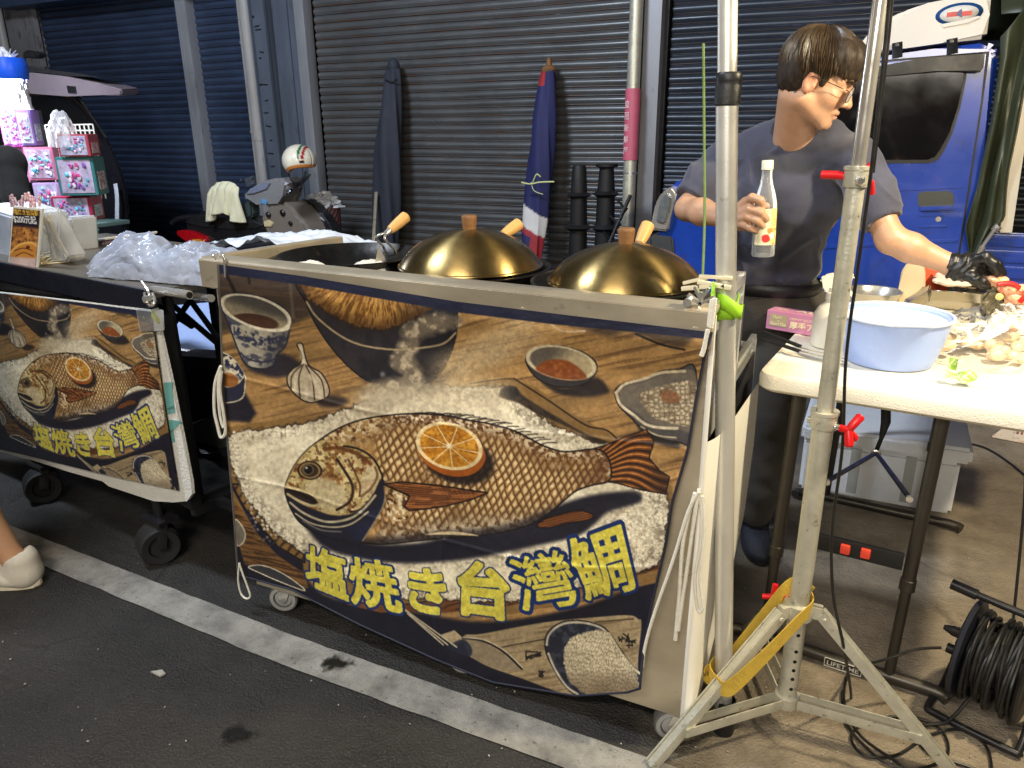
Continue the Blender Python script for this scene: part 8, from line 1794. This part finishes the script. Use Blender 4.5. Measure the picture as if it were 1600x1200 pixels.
# ---------------- trousers, belt, shoes
Tv = Vol((-.62, 2.05, -.01), (.12, 2.75, .96), .006)
HipL, HipR = PE+np.array((.075, -.01, -.02)), PE+np.array((-.075, .03, -.02)); KnL = Y_(1212, 640, 2.36); AnL = Y_(1180, 792, 2.36); KnR = Y_(1160, 640, 2.46); AnR = Y_(1140, 785, 2.50)
Tv.ell(PE+np.array((0, .01, .01)), (.150, .112, .115), None, .04); Tv.cone(PE, BE+np.array((0, 0, .0)), .125, .118, .04)
for hpp, kn, an in ((HipL, KnL, AnL), (HipR, KnR, AnR)): Tv.chain([hpp, hpp*.5+kn*.5, kn, an], [.094, .090, .078, .066], .035)
Tv.cut(lambda x, y, z: np.maximum(z-(hem0+.035), .085-z))
Tv.warp(lambda x, y, z: .012*(fbm(x*9+z*5, z*12-x*8, 941, 3)-.5)+.006*np.sin(z*60+x*18+8*fbm(x*5, z*5, 943, 2))*np.clip((.42-z)/.3, 0, 1))
link('trousers', Tv.mesh('trousers'), mat('dark_trousers', srgb((58, 54, 48)), .85, 0, .14, 20, .3, 300, sheen=.15), man)
mb = MB(); zb_ = hem0-.004; mb.lathe([(.995, -.020), (1.03, -.018), (1.03, .016), (.995, .018)], (0, 0, 0), 60); me = mb.mesh(); me.transform(Matrix.Translation(Vector((PE[0]*.35+BE[0]*.65, PE[1]*.35+BE[1]*.65+.002, zb_))) @ Matrix.Diagonal((.146, .123, 1, 1))); link('belt', me, BLACK, man)
mb = MB(); q = YP(1262, 452, 2.36); mb.box(q, (.012, .02, .05), rz=.5, bev=.003); mb.build('pocket_flap', MATS['dark_trousers'], man)
for an, dv in ((AnL, np.array((.30, -.95, 0))), (AnR, np.array((-.2, -.98, 0)))):
    dv = dv/np.linalg.norm(dv); q0 = np.array((an[0], an[1]+.02, .045)); sv = Vol(q0-.25, q0+.25, .005); sd_ = np.array((-dv[1], dv[0], 0)); SM = np.array([sd_, dv, (0, 0, 1.)])
    sv.ell(q0-dv*.015, (.042, .055, .055), SM, .02); sv.ell(q0+dv*.075+np.array((0, 0, -.012)), (.048, .085, .040), SM, .03); sv.ell(q0+dv*.135+np.array((0, 0, -.018)), (.044, .05, .030), SM, .02); sv.cone(q0-dv*.02, np.array((an[0], an[1], .12)), .048, .050, .02); sv.cut(lambda x, y, z: .012-z)
    so_ = link('shoe', sv.mesh('shoe'), mat('dark_navy_trainer', (.016, .018, .026), .6, 0, .3, 30, .3, 120), man)
    mb = MB(); out = [q0+dv*(.058+.128*cos(a))+sd_*((.046+.006*cos(a))*sin(a)) for a in np.linspace(0, 2*pi, 41)[:-1]]; mb.prism([Vector((p[0], p[1], .001)) for p in out], (0, 0, .022), .003); mb.build('sole', RUBBER, so_)
# ---------------- black glove on the far hand
Gv = Vol((.10, 1.98, .78), (.46, 2.36, 1.06), .0032); GY = 2.165
def gq(px, py, off=0): return Y_(px, py, GY+off)
Gv.chain([gq(1478, 413, .004), gq(1488, 416), gq(1500, 418)], [.0305, .029, .031], .01); Gv.ell(gq(1514, 417), (.040, .026, .034), None, .016)
for pts, rs in (([(1522, 408, -.012), (1538, 402, -.022), (1552, 412, -.024), (1560, 426, -.018)], [.0145, .0138, .0122, .0105]), ([(1522, 410, .010), (1543, 404, .006), (1558, 414, .004), (1566, 428, .006)], [.0145, .0135, .012, .0102]), ([(1520, 416, .024), (1540, 410, .026), (1556, 420, .026), (1563, 434, .024)], [.0135, .0125, .0115, .010]), ([(1516, 424, .030), (1534, 420, .036), (1548, 430, .038), (1552, 440, .036)], [.012, .0112, .010, .009]), ([(1508, 428, -.018), (1522, 436, -.030), (1534, 441, -.026), (1541, 446, -.018)], [.016, .0145, .0125, .0105])): Gv.chain([gq(*p) for p in pts], rs, .004)
Gv.cut(lambda x, y, z: -((x-gq(1480, 413)[0])+.0*y+0*z))
Gv.warp(lambda x, y, z: .0035*np.sin((x*1.0-z*.5)*300+6*fbm(x*30, z*30, 951, 2))*np.clip((.262-x)/.06, 0, 1)*.7+.004*(fbm(x*60, z*60+y*40, 953, 2)-.5))
link('glove', Gv.mesh('glove'), mat('black_nitrile', (.012, .012, .013), .36, 0, .1, 40, .15, 200), man)
# ---------------- the bottle in his hand
zb0, zb1 = YP(1197, 400, BY).z, YP(1189, 250, BY).z; HB = zb1-zb0; kb = (bo-CAMP).dot(FW)/CAM_F; ax_ = Vector((-.045, 0, 1)).normalized(); b0 = Vector((bo.x+.004, BY, zb0)); RB = 17.5*kb
bt_ = empty('bottle', b0, 'clear plastic vinegar bottle with cream label and white cap held by the vendor', 'bottle')
pr = [(0, .004), (RB*.6, .002), (RB*.95, 0), (RB, .004), (RB, HB*.50), (RB*.97, HB*.56), (RB*.80, HB*.66), (RB*.55, HB*.76), (RB*.46, HB*.82), (RB*.44, HB*.92)]
MB().lathe(pr+[(r-.0012 if r > .002 else 0, z+.001) for r, z in pr[::-1]], b0, 40, ax_).build('body', film('bottle_plastic', (.93, .95, .95), .05, .05, 12), bt_)
MB().lathe([(0, .006), (RB*.93, .004), (RB*.94, HB*.30), (0, HB*.30)], b0, 32, ax_).build('liquid', film('clear_liquid', (.85, .87, .86), .04, .03, 9), bt_)
MB().lathe([(RB*.44, HB*.905), (RB*.50, HB*.905), (RB*.52, HB*.92), (RB*.50, HB*.93), (RB*.50, HB*.99), (RB*.46, HB), (0, HB)], b0, 32, ax_).build('cap', mat('cream_cap', srgb((232, 228, 200)), .45), bt_)
def lab_(u, v): a = -2.30+2.35*u; p = Vector((RB*1.012*cos(a), RB*1.012*sin(a), HB*(.13+.38*v))); return b0+Vector((0, 0, 1)).rotation_difference(ax_).to_matrix() @ p
mb = MB(); mb.grid(lab_, 48, 48); me = mb.mesh('m', True); uu, vv = np.meshgrid(np.linspace(0, 1, 49), np.linspace(0, 1, 49)); A = Art(uu.ravel()*100, (1-vv.ravel())*140); A.c[:] = (236, 226, 190)
A.blend(ss(58, 62, A.X)*.8, (226, 200, 120)); A.fill([(30, 105), (45, 98), (56, 104), (60, 122), (45, 130), (32, 124)], (206, 50, 50), 2); A.fill([(48, 78), (66, 74), (72, 92), (54, 96)], (214, 140, 70), 3); A.fill([(60, 96), (74, 92), (80, 112), (64, 116)], (240, 232, 220), 2); A.ell(0, 0, 1, 1); A.blend((1-ss(1.5, 2.5, np.abs(np.hypot(A.X-42, A.Y-14)-6)))*.6, (150, 130, 90)); A.blend(ss(.6, .7, vnoise(A.X/3, A.Y/5, 971))*(A.X > 72)*(A.Y > 40)*.6, (110, 84, 50))
set_cols(me, np.clip(A.c, 0, 255)/255); link('label', me, vcol('bottle_label', .45), bt_)
# ---------------- two people cut by the left frame
def figure(base, h, face, shirt, bottom, shorts, lab, arm_r, skin=(196, 150, 116), hair_c=(.012, .009, .008), step=.0, shoe_c=(214, 206, 190)):
    x, y = base; k = h/1.70; f = np.array((cos(face), sin(face), 0)); l = np.array((-f[1], f[0], 0)); P = lambda s, d, z: np.array((x, y, 0))+l*s*k+f*d*k+np.array((0, 0, z*k)); t = empty('person', (x, y, 0), lab, 'person'); M3 = np.array([l, f, (0, 0, 1.)])
    lo, hi = np.array((x-.55, y-.55, 0.0)), np.array((x+.55, y+.55, h+.1)); b = Vol(lo, hi, .0095)
    b.ell(P(0, 0, 1.28), (.15*k, .10*k, .2*k), M3, .05); b.ell(P(0, 0, 1.0), (.14*k, .10*k, .17*k), M3, .05); b.cone(P(0, 0, 1.42), P(0, .02, 1.55), .055*k, .052*k, .03); b.ell(P(0, .02, 1.60), (.072*k, .092*k, .105*k), M3, .015); b.ell(P(0, .09, 1.57), (.03*k, .03*k, .05*k), M3, .02); b.cone(P(0, .11, 1.60), P(0, .125, 1.575), .009, .012, .008)
    for s in (1, -1):
        b.ell(P(s*.075, .0, 1.595), (.012, .02, .03), M3, .006); sh_, el, wr = P(s*.19, 0, 1.40), P(s*.25, arm_r[0], 1.12), P(s*.22, arm_r[1], arm_r[2]); b.chain([P(0, 0, 1.42), sh_, el, wr], [.06*k, .05*k, .04*k, .028*k], .03); b.ell(wr+f*.05*k, (.02, .045, .038), M3, .015)
        for q in range(4): b.cone(wr+f*.07*k+np.array((0, 0, .025-.017*q)), wr+f*.125*k+np.array((0, 0, .02-.018*q)), .009, .007, .004)
        b.cone(wr+f*.03*k-l*s*.02, wr+f*.085*k-l*s*.04, .011, .008, .006)
        b.chain([P(s*.09, 0, .92), P(s*.10, .03+s*step*.5, .50), P(s*.10, s*step-.02, .09)], [.085*k, .058*k, .036*k], .03); b.ell(P(s*.10, (.03+s*step*.5)*.61+(s*step-.02)*.39-.014, .34), (.045*k, .048*k, .10*k), M3, .05)
    me = b.mesh('body'); set_cols(me, np.tile(np.array(skin)/255., (len(me.vertices), 1))); link('body', me, SKINM, t)
    s_ = Vol(lo, hi, .0105); s_.ell(P(0, 0, 1.28), (.18*k, .13*k, .22*k), M3, .06); s_.ell(P(0, 0, 1.02), (.17*k, .13*k, .18*k), M3, .06)
    for s in (1, -1): s_.chain([P(0, 0, 1.40), P(s*.19, 0, 1.39), P(s*.235, arm_r[0]*.75, 1.19)], [.08*k, .074*k, .075*k], .04)
    s_.cut(lambda X, Y, Z: np.maximum(.90*k-Z, Z-1.49*k)); s_.warp(lambda X, Y, Z: .016*(fbm(X*7+Z*5, Z*10-X*6+Y*5, 981, 3)-.5)); link('t_shirt', s_.mesh('shirt'), shirt, t)
    p_ = Vol(lo, hi, .0105); p_.ell(P(0, 0, .95), (.165*k, .13*k, .12*k), M3, .05); zc_ = .52 if shorts else .10
    for s in (1, -1): p_.chain([P(s*.09, 0, .92), P(s*.10, .03+s*step*.5, .50), P(s*.10, s*step-.02, .09)], [.105*k, .088*k, .06*k], .03)
    p_.cut(lambda X, Y, Z: np.maximum(zc_*k-Z, Z-1.02*k)); p_.warp(lambda X, Y, Z: .014*(fbm(X*9+Z*5, Z*9-X*6+Y*5, 983, 3)-.5)); link('shorts' if shorts else 'trousers', p_.mesh('legs'), bottom, t)
    hh = Vol(lo, hi, .008); hh.ell(P(0, .0, 1.635), (.085*k, .108*k, .10*k), M3, .01); hh.cut(lambda X, Y, Z: np.maximum(1.56*k-Z, np.where((X-x)*f[0]+(Y-y)*f[1] > .05*k, 1.655*k-Z, -1))); link('hair', hh.mesh('hair'), mat('black_hair', hair_c, .4, 0, .3, 60), t)
    for s in (1, -1):
        q0 = P(s*.10, s*step-.02, .045); sv = Vol(q0-.24, q0+.24, .005); sv.ell(q0-f*.02, (.046, .056, .052), M3, .02); sv.ell(q0+f*.085+np.array((0, 0, -.014)), (.052, .095, .040), M3, .03); sv.cone(q0-f*.03, q0+np.array((0, 0, .045))-f*.03, .046, .046, .02); sv.ell(q0+f*.005+np.array((0, 0, .078)), (.043, .056, .034), M3, .006, True); sv.cut(lambda X, Y, Z: .010-Z)
        sv.ell(q0-f*.062+np.array((0, 0, .004)), (.036, .016, .030), M3, .004); sv.ell(q0+f*.02+l*.045+np.array((0, 0, -.012)), (.008, .060, .016), M3, .003); sv.ell(q0+f*.02-l*.045+np.array((0, 0, -.012)), (.008, .060, .016), M3, .003)
        so_ = link('shoe', sv.mesh('shoe'), mat('pale_trainer' if shoe_c[0] > 100 else 'dark_trainer', srgb(shoe_c), .7, 0, .12, 24, .12, 260), t); mb = MB(); out = [q0+f*(.06+.138*cos(a))+l*((.050+.006*cos(a))*sin(a)) for a in np.linspace(0, 2*pi, 41)[:-1]]; mb.prism([Vector((p[0], p[1], .001)) for p in out], (0, 0, .028), .004); mb.build('sole', mat('trainer_sole', srgb((222, 212, 186)), .6, 0, .1, 30), so_)
        for q in range(4): MB().tube(bez([q0+f*(.055+.022*q)-l*.030+np.array((0, 0, .034-.006*q)), q0+f*(.055+.022*q)+np.array((0, 0, .044-.007*q)), q0+f*(.055+.022*q)+l*.030+np.array((0, 0, .034-.006*q))], 4), .003, 6).build('lace', CORD, so_)
    return t
bs = YP(-30, 304, 2.25)
figure((bs.x, bs.y), 1.46, RAD(-60), mat('black_cotton', (.008, .008, .009), .9, 0, .2, 20, .3, 300, sheen=.05), mat('black_trousers', (.01, .01, .011), .9), False, 'person in a black t-shirt behind the small cart, cut by the left frame', (.12, .30, 1.02), shoe_c=(30, 30, 34))
_f = np.array((cos(RAD(197)), sin(RAD(197)), 0)); _l = np.array((-_f[1], _f[0], 0)); ft0 = np.array(G(64, 914))+_f*.072+_f*.25-_l*.095
figure((ft0[0], ft0[1]), 1.62, RAD(197), mat('grey_cotton', srgb((120, 120, 122)), .9, 0, .1, 20, .3, 300), mat('grey_shorts', srgb((92, 94, 96)), .85, 0, .12, 20, .3, 260), True, 'passer-by in grey shorts and pale trainers, only the leg inside the left frame', (.0, .12, .92), step=-.24)
